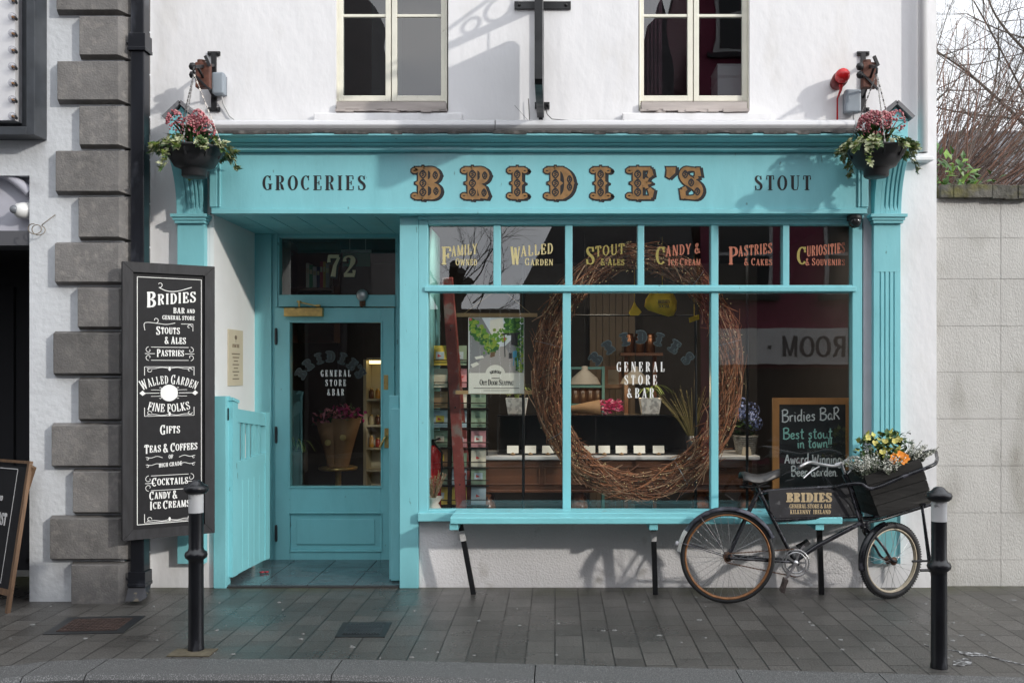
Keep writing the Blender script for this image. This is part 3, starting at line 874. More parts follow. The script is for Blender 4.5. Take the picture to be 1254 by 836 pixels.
# door bell above the door
g = MB(); g.lathe([(.001, 0), (.035, 0), (.048, .012), (.05, .03), (.045, .04), (.001, .044)], (dx(444.5), DY - .065, dz(362)), 20, (0, 1, 0)); g.v = g.v
bell = thing('door_bell', (dx(444.5), DY, dz(372)), 'round silver bell mounted on the turquoise rail above the shop door', 'bell')
g.build('dome', mat('dull chrome', (0.40, 0.40, 0.41), 0.36, metal=.7), bell)
g = MB(); g.box(dx(441), dx(448), DY - .03, DY - .012, dz(375), dz(364)); g.tube([(dx(444.5), DY - .04, dz(367)), (dx(444.5), DY - .05, dz(374.5))], .006, 6); g.ball((dx(444.5), DY - .05, dz(375)), .011, 8); g.build('bracket', mat('rusty iron', (0.14, 0.065, 0.035), 0.8, var=.4, vscale=30), bell)

# entrance floor
g = MB()
tile = mat('blue grey entrance tiles', (0.075, 0.095, 0.105), 0.22, var=.15, vscale=5, rvar=.1)
for i in range(4):
    for j in range(3):
        xx0 = RX0 + (RX1 - RX0) * i / 4; yy0 = -.0 + 1.0 * j / 3
        g.box(xx0 + .003, xx0 + (RX1 - RX0) / 4 - .003, yy0 + .003, yy0 + 1 / 3 - .003, -.02, .018)
g.build('entrance_tiles', tile, shop)
g = MB(); g.box(RX0, RX1, -.02, 1.35, -.02, .010); g.build('entrance_step', mat('grout', (0.03, 0.03, 0.03), .7), shop)

# display window
g = MB()
wy0, wy1 = -.03, .06
def wx(p): return xa(p, -.03)
def wz(p): return za(p, -.03)
rows_u = [(524, 604), (613, 692), (701, 781), (789, 871), (880, 959), (967, 1044)]
rows_l = [(524, 689), (699, 871), (880, 1044)]
g.box(SX0 + .001, wx(524), wy0, wy1, wz(637), ZO - .002); g.box(wx(1044), wx(1056), wy0, wy1, wz(637), ZO - .002)
g.box(wx(524), wx(1044), wy0, wy1, wz(275), ZO - .002)
g.box(wx(524), wx(1044), wy0, wy1, wz(358), wz(349))
g.box(wx(524), wx(1044), wy0, wy1, wz(637), wz(624))
for a, b in zip(rows_u, rows_u[1:]): g.box(wx(a[1]), wx(b[0]), wy0 + .008, wy1, wz(349), wz(275))
for a, b in zip(rows_l, rows_l[1:]): g.box(wx(a[1]), wx(b[0]), wy0 + .004, wy1, wz(624), wz(358))
# mouldings: drip under the fascia, sill nosing, transom bead
g.box(SX0 + .001, wx(1056), wy0 - .035, wy0 - .001, ZO - .05, ZO - .004)
g.box(SX0 + .002, wx(1056) - .001, wy0 - .05, wy0 - .001, wz(637), wz(627))
g.box(wx(520), wx(1048), wy0 - .018, wy0 - .001, wz(357), wz(351))
win = g.build('shop_window', teal, shop, bevel=.004)
PY = .03
def pane(a, b, t_, u_, tilt):
    g = MB()
    dx_ = tilt * .001
    g.box(wx(a) - .004, wx(b) + .004, PY, PY + .006, wz(u_) - .004, wz(t_) + .004)
    return g.build('pane', glass, win)
for a, b in rows_u: pane(a, b, 275, 349, 0)
for a, b in rows_l: pane(a, b, 358, 624, 0)
ltgold = mat('pale gold letters', (0.60, 0.51, 0.25), 0.5)
oliv = mat('olive gold letters', (0.33, 0.27, 0.07), 0.5)
coral = mat('coral letters', (0.44, 0.15, 0.09), 0.5)
def two_lines(cx, wpx1, l1, l2, m1, m2, x2, init=22, h2=9.0):
    """painted pane lettering: a tall first letter, a rising first line and a smaller second line, fitted to the photographed width"""
    g = MB()
    y = PY - .001
    kw = dict(T=.17, t=.09, s=.03, track=.2)
    M = plane_map(y)
    l, rest = l1[0], l1[1:]
    W = write(MB(), rest, M, 0, 0, sa(13, y), xs=.7, **kw)
    iw = 11.8
    W0 = write(MB(), l, M, 0, 0, sa(init, y), xs=.58, T=.18, t=.08, s=.06, track=.1)
    xs = .7 * sa(wpx1 - iw, y) / W
    xl = xa(cx - wpx1 / 2, y)
    write(g, l, M, xl, za(324, y), sa(init, y), xs=.58 * sa(10.8, y) / W0, align='l', h=.0008, mi=0, T=.18, t=.08, s=.06, track=.1)
    write(g, rest, lambda x, z, h: M(x, z + (x - xl) * .10, h), xl + sa(iw, y), za(315.5, y), sa(13, y), xs=xs, align='l', h=.0008, mi=1, **kw)
    W2 = write(MB(), l2, M, 0, 0, sa(h2, y), xs=.7, small=.86, **kw)
    tw_ = sa(wpx1, y) - sa(x2, y)
    write(g, l2, M, xl + sa(x2, y), za(325, y), sa(h2, y), xs=.7 * tw_ / W2, align='l', h=.0008, mi=1, small=.86, **kw)
    g.build('lettering', [m1, m2], win)
two_lines(562.5, 43, 'FAMILY', 'OWNED', ltgold, ltgold, 17)
two_lines(651.5, 51, 'WALLED', 'GARDEN', ltgold, ltgold, 17)
two_lines(741, 47, 'STOUT', '& ALES', oliv, oliv, 18)
two_lines(830.5, 54, 'CANDY &', 'ICE CREAM', oliv, coral, 15)
two_lines(919, 53, 'PASTRIES', '& CAKES', coral, coral, 19)
two_lines(1005.5, 58, 'CURIOSITIES', '& SOUVENIRS', oliv, coral, 10)
g = MB()
for s, py in (('GENERAL', 455), ('STORE', 471), ('&BAR', 487)): wpx(g, s, PY - .001, 784.5, py, 12, xs=.62, T=.17, t=.055, s=.06, track=.52, h=.0008)
g.build('lettering', white_t, win)
arch_name(win, PY - .001, 786, 486, 66, 15, 100, etch, 'BRIDIES')

# upper sash windows
def sash(a, b, panes, sill_px):
    y = .06
    g = MB()
    zt = 5.3
    zb_ = za(124, y)
    x0, x1 = xa(a, y), xa(b, y)
    (p0, p1), (q0, q1) = panes
    zr0, zr1 = za(20.5, y), za(17, y)
    g.box(x0, xa(p0 - 6, y), y - .03, y + .1, za(136, y), zt); g.box(xa(q1 + 6, y), x1, y - .03, y + .1, za(136, y), zt)
    for px0, px1 in ((p0 - 6, p0), (p1, (p1 + q0) / 2 - .6), ((p1 + q0) / 2 + .6, q0), (q1, q1 + 6)): g.box(xa(px0, y), xa(px1, y), y, y + .045, zb_, zt)
    for px0, px1 in panes:
        g.box(xa(px0, y), xa(px1, y), y, y + .045, zb_, za(117, y)); g.box(xa(px0, y), xa(px1, y), y + .008, y + .04, zr0, zr1)
        g.box(xa(px0, y), xa(px1, y), y, y + .045, zt - .1, zt); g.box(xa(px0, y), xa(px1, y), y + .008, y + .04, 4.78, 4.80)
    g.box(x0, x1, y + .1, y + .12, za(136, y), za(124, y))
    w = g.build('sash_window', cream, shop, bevel=.003)
    for px0, px1 in panes:
        for z0_, z1_ in ((za(117, y), zr0), (zr1, 4.78), (4.80, zt - .1)):
            g = MB(); g.box(xa(px0, y) - .002, xa(px1, y) + .002, y + .02, y + .024, z0_ - .002, z1_ + .002)
            g.build('pane', glass_up, w)
    g = MB(); s0, s1 = sill_px
    g.box(xa(s0, -.05), xa(s1, -.05), -.05, y - .001, za(133.5, -.05), za(124.5, -.05))
    for i in range(14):
        xx = xa(s0, -.05) + (xa(s1, -.05) - xa(s0, -.05)) * i / 14
        g.box(xx - .01, xx + .066, -.045 - rnd.uniform(0, .02), .03, za(136 + rnd.uniform(-.6, 1.6), -.05), za(133.7, -.05))
    g.build('sill', oldwood, w)
sash(413, 548, ((420, 472), (486, 540)), (412, 546))
sash(784, 917, ((788.5, 842), (856, 909)), (786, 915))
for a, b in ((384, 566), (762, 946)):
    g = MB(); g.box(xa(a, -.05), xa(b, -.05), -.05, -.002, za(152, -.05), za(138, -.05))
    g.build('ledge', render_w, shop, bevel=.008)
# dark roofs and curtains seen in the upper rooms
g = MB()
for i in range(12):
    a, b = i / 12, (i + 1) / 12
    g.box(.66 + .18 * a, .66 + .18 * b, .42 + .02 * (i % 2), .46 + .02 * (i % 2), 3.1, 5.2)
g.build('curtain', mat('dark plum curtain', (0.05, 0.012, 0.022), 0.9, var=.3), shop)
g = MB(); g.box(xa(455, .5), xa(472, .5), .5, .53, 3.12, 5.2); g.box(xa(483, .5), xa(492, .5), .5, .53, 3.12, 5.2); g.build('curtain', mat('black curtain', (0.01, 0.01, 0.012), 0.9), shop)

for i, (z0_, z1_) in enumerate(((3.085, 3.42), (3.425, 3.66), (3.665, za(93, .62)), (za(92.6, .62), za(78.5, .62)))):
    g = MB(); g.box(xa(879, .62), xa(908, .62) + .2, .62, .95, z0_, z1_ - .012); g.box(xa(879, .62) - .004, xa(908, .62) + .204, .616, .954, z1_ - .011, z1_)
    centred(g, 'foam_box', mat('white foam', (.72, .72, .72), .8), ('lowest white foam box of the stack inside the right upper window', 'second white foam box from the floor inside the right upper window', 'third white foam box from the floor inside the right upper window', 'topmost white foam box of the stack inside the right upper window')[i], 'box', 'foam boxes in the upper room')
# ------------------------------------------------------------------ the neighbour on the left
LY = -0.45
pale = mat('pale blue grey wall paint', (0.60, 0.62, 0.645), 0.8, var=.04, vscale=4, bump=.006, bscale=22, c2=(0.36, 0.36, 0.38), c2amt=(0.60, 0.85), c2scale=3)
stone = mat('grey quoin stone', (0.150, 0.143, 0.138), 0.85, var=.2, vscale=5, bump=.004, bscale=80, bump2=.006, b2scale=12, each=.24, c2=(0.23, 0.215, 0.20), c2amt=(0.5, 0.8), c2scale=22)
nb = thing('neighbour_building', (-4.5, LY, 0), 'pale grey building on the left with dark stone quoins at its corner', 'building')
QX = xa(152, LY)
DXR = xa(36, LY)
g = MB()
g.box(DXR, QX, LY, 6.5, -.05, 7.0)
g.box(-9, DXR, LY, -.1, za(215, LY), 7.0); g.box(-9, -5.3, LY, -.1, -.05, za(215, LY))
# broken render at the foot of the wall
g.build('wall', pale, nb)
g = MB(); g.box(-9, DXR - .001, LY + .10, LY + .16, za(282, LY), za(214, LY)); g.build('door_head', mat('lavender grey paint', (0.46, 0.46, 0.52), .7, var=.05), nb)
g = MB()
pts = []
for i in range(9):
    f = i / 8
    pts.append(V((xa(16 - 40 * (1 - f), LY) if False else xa(-30 + 62 * f, LY), LY + .05, za(205 + 30 * f ** 2.2, LY))))
g.tube(pts, .035, 8); g.build('arch_moulding', mat('lavender grey paint', (0, 0, 0)), nb)
g = MB(); g.box(-5.3, DXR - .002, LY + .02, LY + .3, za(300, LY), za(282, LY)); g.build('lintel', mat('dark grey beam', (0.09, 0.09, 0.10), .6), nb)
g = MB(); g.box(-5.3, DXR - .01, .9, 1.0, -.05, za(282, LY)); g.box(-5.32, -5.3, LY + .02, .9, -.05, 3); g.box(-5.3, DXR - .003, LY + .3, .9, za(296, LY), za(290, LY))
for i in range(6): g.box(-5.25 + i * .28, -5.05 + i * .28, .86, .895, .05, 2.3)
g.build('passage', mat('dark passage', (0.022, 0.022, 0.026), .7), nb)
qb = [-40, 16, 71, 126, 181, 238, 294, 349, 404, 461, 517, 574, 631, 688, 745]
qx = [66, 94, 67, 94, 65, 93, 64, 92, 62, 93, 60, 86, 58, 84]
QF = -.515
for i in range(-3, 14):
    if i < 0: a, b, xx = -40 + 56 * (i), -40 + 56 * (i + 1), (94 if i % 2 else 66)
    else: a, b, xx = qb[i], qb[i + 1], qx[i]
    x0, x1 = xa(xx, QF), xa(145, QF) + rnd.uniform(-.004, .004)
    xb = -2.957
    z1, z0 = za(a, QF) - .006, za(b, QF) + .006
    z0 = max(z0, -.03)
    yb = LY - .002
    ins = .017
    g = MB()
    # many-sided block: chamfered front with a broad chamfer at the corner
    vs_ = [(x0, yb, z0), (xb, yb, z0), (xb, yb, z1), (x0, yb, z1), (x0 + ins, QF, z0 + ins), (x1, QF, z0 + ins), (x1, QF, z1 - ins), (x0 + ins, QF, z1 - ins),
           (xb, -.12, z0), (xb, -.12, z1), (QX - .01, -.12, z0), (QX - .01, -.12, z1), (x0, yb + .0, z0), (x0, yb, z1)]
    xs2 = xb - .004
    g.faces(vs_, [(4, 5, 6, 7), (0, 1, 5, 4), (5, 1, 2, 6), (7, 6, 2, 3), (0, 4, 7, 3), (1, 8, 9, 2), (2, 9, 11, 3), (0, 10, 8, 1)])
    g.build('quoin_block', stone, nb, bevel=.003)
g = MB(); g.faces([(-9.2, LY - .2, 7.0), (-2.95, LY - .2, 7.0), (-2.95, 3, 9.4), (-9.2, 3, 9.4), (-9.2, 6.5, 7), (-2.95, 6.5, 7)], [(0, 1, 2, 3), (3, 2, 5, 4), (1, 5, 2), (0, 3, 4)]); g.build('roof', slate, nb)

# black downpipe in the corner
PYP = -.44
px0 = xa(157.5, PYP - .05); px1 = px0 + .115
dp = thing('drainpipe', ((px0 + px1) / 2, PYP, 0), 'black square drainpipe in the corner between stone quoins and white shop wall', 'drainpipe')
pipe_m = mat('black pipe paint', (0.011, 0.012, 0.016), .3, var=.4, vscale=6, c2=(0.07, 0.075, 0.09), c2amt=(.55, .7), c2scale=5, stretch=(1, 1, .4))
g = MB(); g.box(px0 + .012, px1 - .01, PYP - .05, PYP + .05, za(705, PYP), 6.6); g.build('pipe', pipe_m, dp, bevel=.006)
for a, b in ((65, 44), (436, 416), (716, 698)):
    g = MB(); g.box(px0, px1 + .003, PYP - .062, PYP + .06, za(a, PYP), za(b, PYP)); g.box(px0 - .004, px1 + .007, PYP - .067, PYP + .06, za(a, PYP), za(a - 4, PYP))
    g.box(px0 - .004, px0, PYP - .03, PYP + .02, za(a - 6, PYP), za(b + 6, PYP)); g.ball((px0 - .012, PYP - .035, za((a + b) / 2, PYP)), .013, 8)
    g.build('collar', pipe_m, dp, bevel=.004)
g = MB()
zt, zb_ = za(716, PYP), .03
g.faces([(px0, PYP - .055, zt), (px1, PYP - .055, zt), (px1, PYP + .05, zt), (px0, PYP + .05, zt), (px0 + .01, PYP - .13, zb_), (px1 - .0, PYP - .13, zb_), (px1, PYP + .02, zb_ + .03), (px0, PYP + .02, zb_ + .03), (px1 + .03, PYP - .1, zb_ + .02), (px1 + .02, PYP - .02, zt - .03)],
        [(0, 4, 5, 1), (1, 5, 8, 9), (1, 9, 2), (2, 9, 8, 6), (0, 3, 7, 4), (2, 6, 7, 3)])
g.build('shoe', mat('rusty pipe foot', (0.025, 0.025, 0.03), .6, var=.4, c2=(0.12, 0.10, 0.07), c2amt=(.6, .66), c2scale=22), dp)

# marquee sign with bulbs at the top left
MY = -.62
fr = mat('charcoal sign metal', (0.045, 0.05, 0.058), .45, var=.2, vscale=10)
ms = thing('bulb_sign', (xa(-60, MY), LY, za(165, MY)), 'charcoal framed white sign edged with clear light bulbs at the top left', 'sign')
fx0, fx1, fz0_, fz1_ = xa(-180, MY), xa(42, MY), za(165, MY), za(-120, MY)
t_ = sa(10, MY)
g = MB()
g.box(fx1 - t_, fx1, MY, LY - .002, fz0_, fz1_); g.box(fx0, fx0 + t_, MY, LY - .002, fz0_, fz1_)
g.box(fx0 + t_, fx1 - t_, MY, LY - .002, fz0_, fz0_ + t_); g.box(fx0 + t_, fx1 - t_, MY, LY - .002, fz1_ - t_, fz1_)
g.box(fx0 + t_, fx1 - t_, LY - .05, LY - .003, fz0_ + t_, fz1_ - t_)
g.build('frame', fr, ms, bevel=.003)
g = MB(); g.box(xa(-165, MY), xa(15.5, MY), MY + .03, LY - .052, za(146, MY), za(-105, MY)); g.build('panel', mat('white sign panel', (0.62, 0.62, 0.64), .6, var=.08, vscale=12), ms)
clear = glass_mat('bulb glass', 1.9, (.82, .82, .84))
fil = mat('bulb filament', (0.75, 0.40, 0.18), .4, metal=.4)
bl = [(15, -20 + 20.3 * k) for k in range(9)] + [(-7 - 22 * k, 147) for k in range(6)]
for px, py in bl:
    c = at(px, py, MY - .0)
    g = MB()
    g.lathe([(.012, .05), (.013, .03), (.016, .02)], c, 10, (0, 1, 0), 1)
    g.ball(c + V((0, 0, 0)), .028, 14, 0)
    g.lathe([(.002, -.012), (.007, 0), (.006, .015), (.003, .03)], c, 6, (0, 1, 0), 2)
    g.build('bulb', [clear, fr, fil], ms)

# small things on the neighbour's wall
cv = thing('dome_camera', at(22, 250, LY + .1), 'white dome security camera over the dark doorway on the left', 'camera')
c = at(20, 257, LY + .0)
wp = mat('white plastic', (0.72, 0.72, 0.71), .35)
g = MB(); g.lathe([(.001, 0), (.055, 0), (.058, .02), (.058, .10), (.05, .12)], c + V((.05, .06, 0.0)), 18, (.55, .8, -.1)); g.build('base', wp, cv)
g = MB(); g.lathe([(.058, .045), (.057, .0), (.048, -.03), (.03, -.048), (.001, -.055)], c + V((.018, .035, 0)), 18, (.6, .75, .15)); g.build('housing', wp, cv)
g = MB(); g.ball(c + V((-.012, -.006, .002)), .03, 14); g.build('lens', mat('grey lens', (.16, .17, .19), .15), cv)
g = MB()
pts = [at(68, 263, LY) + V((0, -.004, 0)), at(62, 270, LY) + V((0, -.03, 0)), at(54, 276, LY) + V((0, -.03, 0))] + [at(51 + 7 * math.cos(a), 283 + 6 * math.sin(a), LY) + V((0, -.02 - .004 * i, 0)) for i, a in enumerate([j * .5 - 1.2 for j in range(26)])]
g.tube(pts, .0035, 6)
centred(g, 'loose_cable', mat('grey brown cable', (.22, .19, .15), .6), 'loose end of cable coiled on the pale wall beside the security camera', 'cable')

# tall black menu board standing out between the quoins and the pilaster
P0, P1 = V((xa(150, -.63), -.63, 0)), V((xa(263, -.29), -.29, 0))
bz0, bz1 = .452, 2.349
u_ = (P1 - P0); BW = u_.length; u_.normalize()
n_ = V((u_.y, -u_.x, 0))
def BM(u, v, h): return P0 + u_ * u + V((0, 0, v)) + n_ * h
def bp(px, py):
    """pixel on the board -> (u, v) on its surface"""
    ray = V(((px - CX) / FPX, 1, (CY - py) / FPX))
    o = V((0, -D, 1.6))
    s_ = (P0 - o).dot(n_) / ray.dot(n_)
    q = o + ray * s_
    return (q - P0).dot(u_), q.z
mb_ = thing('menu_board', (P0 + P1) / 2 + V((0, 0, bz0)), 'tall black menu board with white lettering fixed in front of the drainpipe', 'sign')
boardm = mat('black board face', (0.012, 0.012, 0.014), .6, spec=.25, var=.15, vscale=20, c2=(0.10, 0.10, 0.10), c2amt=(.74, .78), c2scale=60)
framem = mat('charcoal wood frame', (0.026, 0.026, 0.029), .55, spec=.3, var=.25, vscale=25, bump=.0015, bscale=60, stretch=(1, 1, .2))
fw = .068
g = MB()
for poly in ([(0, bz0), (BW, bz0), (BW - fw, bz0 + fw), (fw, bz0 + fw)], [(0, bz1), (fw, bz1 - fw), (BW - fw, bz1 - fw), (BW, bz1)],
             [(0, bz0), (fw, bz0 + fw), (fw, bz1 - fw), (0, bz1)], [(BW, bz0), (BW, bz1), (BW - fw, bz1 - fw), (BW - fw, bz0 + fw)]):
    cx_ = sum(p[0] for p in poly) / 4; cy_ = sum(p[1] for p in poly) / 4
    g.prism([(x + (cx_ - x) * .002, y + (cy_ - y) * .002) for x, y in poly], BM, -.045, 0.0)
g.build('frame', framem, mb_, bevel=.004)
g = MB(); g.prism([(fw - .01, bz0 + fw - .01), (BW - fw + .01, bz0 + fw - .01), (BW - fw + .01, bz1 - fw + .01), (fw - .01, bz1 - fw + .01)], BM, -.04, -.022); g.build('panel', boardm, mb_)
g = MB()
H0 = -.0218
MM = lambda x, y, h: BM(x, y, H0 + h)
def line(pts, w, n=4): g.ribbon([(x, y, w) for x, y in (smoothline(pts, n) if n else pts)], MM, 0, .0007 + .0002 * rnd.random())
def swirl(x, y, r, a0, a1, w=.004, shrink=.25, n=14):
    line([(x + r * (1 - (1 - shrink) * i / n) * math.cos(a0 + (a1 - a0) * i / n), y + r * (1 - (1 - shrink) * i / n) * math.sin(a0 + (a1 - a0) * i / n)) for i in range(n + 1)], w, 0)
ia, ib, ic, id_ = fw + .03, BW - fw - .02, bz0 + fw + .03, bz1 - fw - .03
for a, b in (((ia, ic), (ib, ic)), ((ib, ic), (ib, id_)), ((ib, id_), (ia, id_)), ((ia, id_), (ia, ic))): line([a, b], .0045, 0)
def btext(s, px, py, hpx, **k):
    u, v = bp(px, py)
    u2, v2 = bp(px, py - hpx)
    kw = dict(T=.19, t=.10, s=.03, track=.16, xs=.68, h=.0012)
    kw.update(k)
    write(g, s, MM, u, v, v2 - v, **kw)
btext('BRIDIES', 210.5, 374, 19, small=.70, drop=.1, slope=.12, xs=.84)
btext('BAR', 220, 383.5, 7, xs=.8); btext('AND', 234.5, 383.2, 5, xs=.75); btext('GENERAL STORE', 219.5, 391.5, 5.2, xs=.72)
btext('STOUTS', 206.5, 410, 10.5, small=.78, drop=.12); btext('& ALES', 215.5, 421, 9, small=.9)
btext('PASTRIES', 209.5, 437, 9.5, small=.8, drop=.1)
btext('WALLED GARDEN', 208, 470.5, 12, small=.84, drop=.06, arc=.40, xs=.58)
btext('FINE FOLKS', 208, 504.5, 10, small=1, arc=-.55, xs=.72)
btext('GIFTS', 209, 532, 12, small=.75, drop=.12)
btext('TEAS & COFFEES', 210.5, 553.5, 11, small=.78, drop=.1, xs=.66, slope=.03)
btext('OF', 210, 561.5, 5); btext('HIGH GRADE', 209.5, 571, 5, xs=.72, slope=.06)
btext('COCKTAILS', 209, 594.5, 10.5, small=.78, drop=.1, xs=.72)
btext('CANDY &', 201, 611.5, 10.5, small=.78, drop=.1); btext('ICE CREAMS', 209, 623, 10.5, small=.8, drop=.1, xs=.72)
uu, vv = bp(208, 481)
g.prism([(uu + .058 * math.cos(i * math.pi / 14), vv + .058 * math.sin(i * math.pi / 14)) for i in range(28)], MM, 0, .0012)
for sg in (-1, 1):
    line([(uu + sg * .065, vv), (uu + sg * .175, vv)], .004, 0)
    g.prism([(uu + sg * .155, vv - .003), (uu + sg * .175, vv - .018), (uu + sg * .195, vv), (uu + sg * .175, vv + .018)][::sg], MM, 0, .0014)
    for s2 in (-1, 1): line([(uu + sg * .06, vv + s2 * .02), (uu + sg * .085, vv + s2 * .022), (uu + sg * .12, vv + s2 * .022)], .003); swirl(uu + sg * .06, vv + s2 * .033, .012, math.pi / 2 * -s2, math.pi / 2 * -s2 - sg * s2 * 4.5, .003)
def panelbox(py, hpx):
    ux, vy = bp(209, py); h_ = abs(bp(209, py - hpx)[1] - vy) / 2
    for sg in (-1, 1):
        line([(ux - .125, vy + sg * h_), (ux + .125, vy + sg * h_)], .0035, 0)
        for s2 in (-1, 1): swirl(ux + sg * .14, vy + s2 * h_ * .55, h_ * .5, s2 * math.pi / 2, s2 * math.pi / 2 - sg * s2 * 5.5, .0035)
        line([(ux + sg * .10, vy), (ux + sg * .165, vy)], .004, 0)
panelbox(433, 16); panelbox(590.5, 18)
def cornerset(py, up):
    ux, vy = bp(208.5, py)
    s2 = 1 if up else -1
    line([(ux - .165, vy), (ux + .165, vy)], .003, 0)
    for sg in (-1, 1):
        line([(ux + sg * .165, vy), (ux + sg * .165, vy - s2 * .06)], .004, 0)
        swirl(ux + sg * .135, vy - s2 * .022, .018, 0, sg * s2 * 5, .0035)
        line([(ux + sg * .15, vy - s2 * .01), (ux + sg * .1, vy - s2 * .012), (ux + sg * .05, vy - s2 * .004), (ux, vy - s2 * .012)], .0035)
    g.ribbon([(ux, vy, .01), (ux, vy - s2 * .02, .016), (ux, vy - s2 * .028, .004)], MM, 0, .001)
cornerset(449, True); cornerset(509, False); cornerset(638, False); 
ux, vy = bp(208, 396); line([(ux - .16, vy - .05), (ux - .16, vy + .002), (ux - .08, vy + .0), (ux - .02, vy - .006), (ux + .04, vy + .005)], .004); swirl(ux - .09, vy + .022, .022, -1.5, 3.5); line([(ux + .16, vy - .05), (ux + .16, vy), (ux + .08, vy)], .004, 0); swirl(ux + .135, vy - .02, .018, 0, 5)
ux, vy = bp(212, 354); line([(ux - .09, vy + .01), (ux - .04, vy - .012), (ux + .03, vy - .012), (ux + .13, vy + .02)], .005); swirl(ux - .085, vy + .03, .022, -1.6, 3)
for py in (560, 569):
    for sg in (-1, 1):
        ux, vy = bp(210, py); line([(ux + sg * .055, vy), (ux + sg * .09, vy + .012), (ux + sg * .13, vy + .002), (ux + sg * .165, vy + .008)], .0035); swirl(ux + sg * .155, vy - .004, .012, 1.5, 1.5 + sg * 4.5, .003)
g.build('lettering', white_t, mb_)
g = MB()
for zz in (.8, 1.9): g.bar(BM(.12, zz, -.046), V((px0 + .06, PYP - .05, zz)), .03, .03); g.bar(BM(BW - .1, zz, -.046), V((xa(255), -.01, zz)), .03, .03)
g.build('wall_bracket', black, mb_)

# folding pavement board at the far left
AB = thing('pavement_board', (-3.62, -.72, 0), 'black folding pavement sign with wooden legs in the dark doorway at the left', 'sign')
wood = mat('brown stained wood', (0.15, 0.085, 0.045), .6, var=.3, vscale=8, bump=.002, bscale=40, stretch=(4, 4, .5))
T0, T1 = at(36.5, 568, -.62), at(8, 757, -.80)
dn = (T1 - T0)
ax = V((.80, -.60, .02)).normalized()
W_ = .80
def AM(u, v, h):
    return T0 + dn * v - ax * u + nA * h
nA = ax.cross(dn).normalized()
if nA.y > 0: nA = -nA
g = MB(); g.prism([(.03, .02), (.03, .82), (W_ - .03, .82), (W_ - .03, .02)], AM, -.012, 0)
g.build('panel', boardm, AB)
g = MB(); g.prism([(0, 0), (0, 1), (.03, 1), (.03, 0)], AM, -.02, .004); g.prism([(W_ - .03, 0), (W_ - .03, 1), (W_, 1), (W_, 0)], AM, -.02, .004); g.prism([(.031, .82), (.031, .86), (W_ - .031, .86), (W_ - .031, .82)], AM, -.02, .004)
g.prism([(.0, -.02), (.0, -.001), (W_, -.001), (W_, -.02)], AM, -.02, .004)
g.build('frame', wood, AB)
g = MB()
b0 = T0 + V((0, 0.02, 0)); b1 = at(30, 722, -.42)
b1 = V((T0.x + .05, -.28, 0.0)); 
g.bar(T0 + V((.012, .02, -.02)), V((-3.92, -.48, 0)), .03, .03); g.bar(T0 - ax * W_ + V((.012, .02, -.02)), V((-3.92, -.48, 0)) - ax * W_, .03, .03); 
g.build('rear_leg', wood, AB)
g = MB()
AM2 = lambda x, y, h: AM(.42 - x, .5 - y / dn.length, .001 + h)
write(g, 'BREAKFAST', AM2, 0.02, dn.length * .08, .085, xs=.66, T=.22, t=.1, s=.04, h=.001)
write(g, 'COURTYARD', AM2, 0.02, dn.length * .24, .035, xs=.75, T=.18, t=.08, s=.05, h=.001)
write(g, 'BAR', AM2, .0, -dn.length * .22, .045, xs=.75, h=.001)
for yy in (.46, -.29): g.ribbon([(-.26, dn.length * yy, .006), (.26, dn.length * yy, .006)], AM2, 0, .001)
for sx in (-.265, .265): g.ribbon([(sx, dn.length * .46, .006), (sx, -dn.length * .29, .006)], AM2, 0, .0011)
g.build('lettering', mat('soft white letters', (.55, .55, .55), .6), AB)

# iron wall bracket with the hanging sign, seen edge-on
hs = thing('hanging_sign', (-.107, -.01, 3.3), 'black hanging shop sign seen edge on between the two upper windows', 'sign')
HX = -.107
g = MB(); g.box(xa(630), xa(699), -.02, -.001, za(12), za(3))
for px, py in ((636, 7.5), (693, 7.5)): g.ball((xa(px), -.02, za(py)), .014, 8)
g.build('wall_plate', black, hs)
g = MB(); g.box(xa(655), xa(673), -.02, -.001, za(134), za(126))
for px, py in ((657.5, 130), (671, 130)): g.ball((xa(px), -.02, za(py)), .014, 8)
g.build('wall_plate', black, hs)
g = MB(); g.bar((HX, -.001, 4.32), (HX, -1.15, 4.32), .03, .05); g.bar((HX, -.03, 3.5), (HX, -.03, 4.6), .03, .05)
g.bar((HX, -.03, 3.52), (HX, -.03, 3.38), .03, .05)
for cy_, cz_, r_ in ((-.24, 4.43, .08), (-.40, 4.40, .05), (-.13, 4.39, .045)):
    g.tube([V((HX, cy_ + r_ * math.cos(a), cz_ + r_ * math.sin(a))) for a in [i * math.pi / 8 for i in range(16)]], .012, 6, closed=True)
g.tube([(HX, -.03, 4.6), (HX, -.3, 4.53), (HX, -.6, 4.42), (HX, -1.15, 4.35)], .014, 6)
g.build('arm', black, hs)
g = MB()
pn = []
for (yy, zz) in [(-.14, 3.46), (-.14, 4.10), (-.17, 4.15), (-1.0, 4.15), (-1.03, 4.12), (-1.03, 3.47), (-1.0, 3.44), (-.17, 3.44)]: pn.append((yy, zz))
g.prism(pn, lambda a, b, h: V((HX + h, a, b)), -.025, .025); g.build('board', black, hs, bevel=.004)
g = MB()
for yy in (-.3, -.85): g.tube([(HX, yy, 4.30), (HX, yy, 4.15)], .006, 6)
g.build('hook', black, hs)
ca = MB(); ca.tube([at(668, 131, -.03), at(670, 140, -.02), at(676, 146, -.05), at(698, 147.5, -.1)], .003, 6); ca.tube([at(647, 121, -.03), at(648.5, 148, -.03)], .003, 5); ca.tube([at(630, 129, -.03), at(647, 148, -.04)], .0012, 5)
centred(ca, 'loose_cable', black, 'thin black cable and wires at the foot of the iron wall bracket', 'cable')

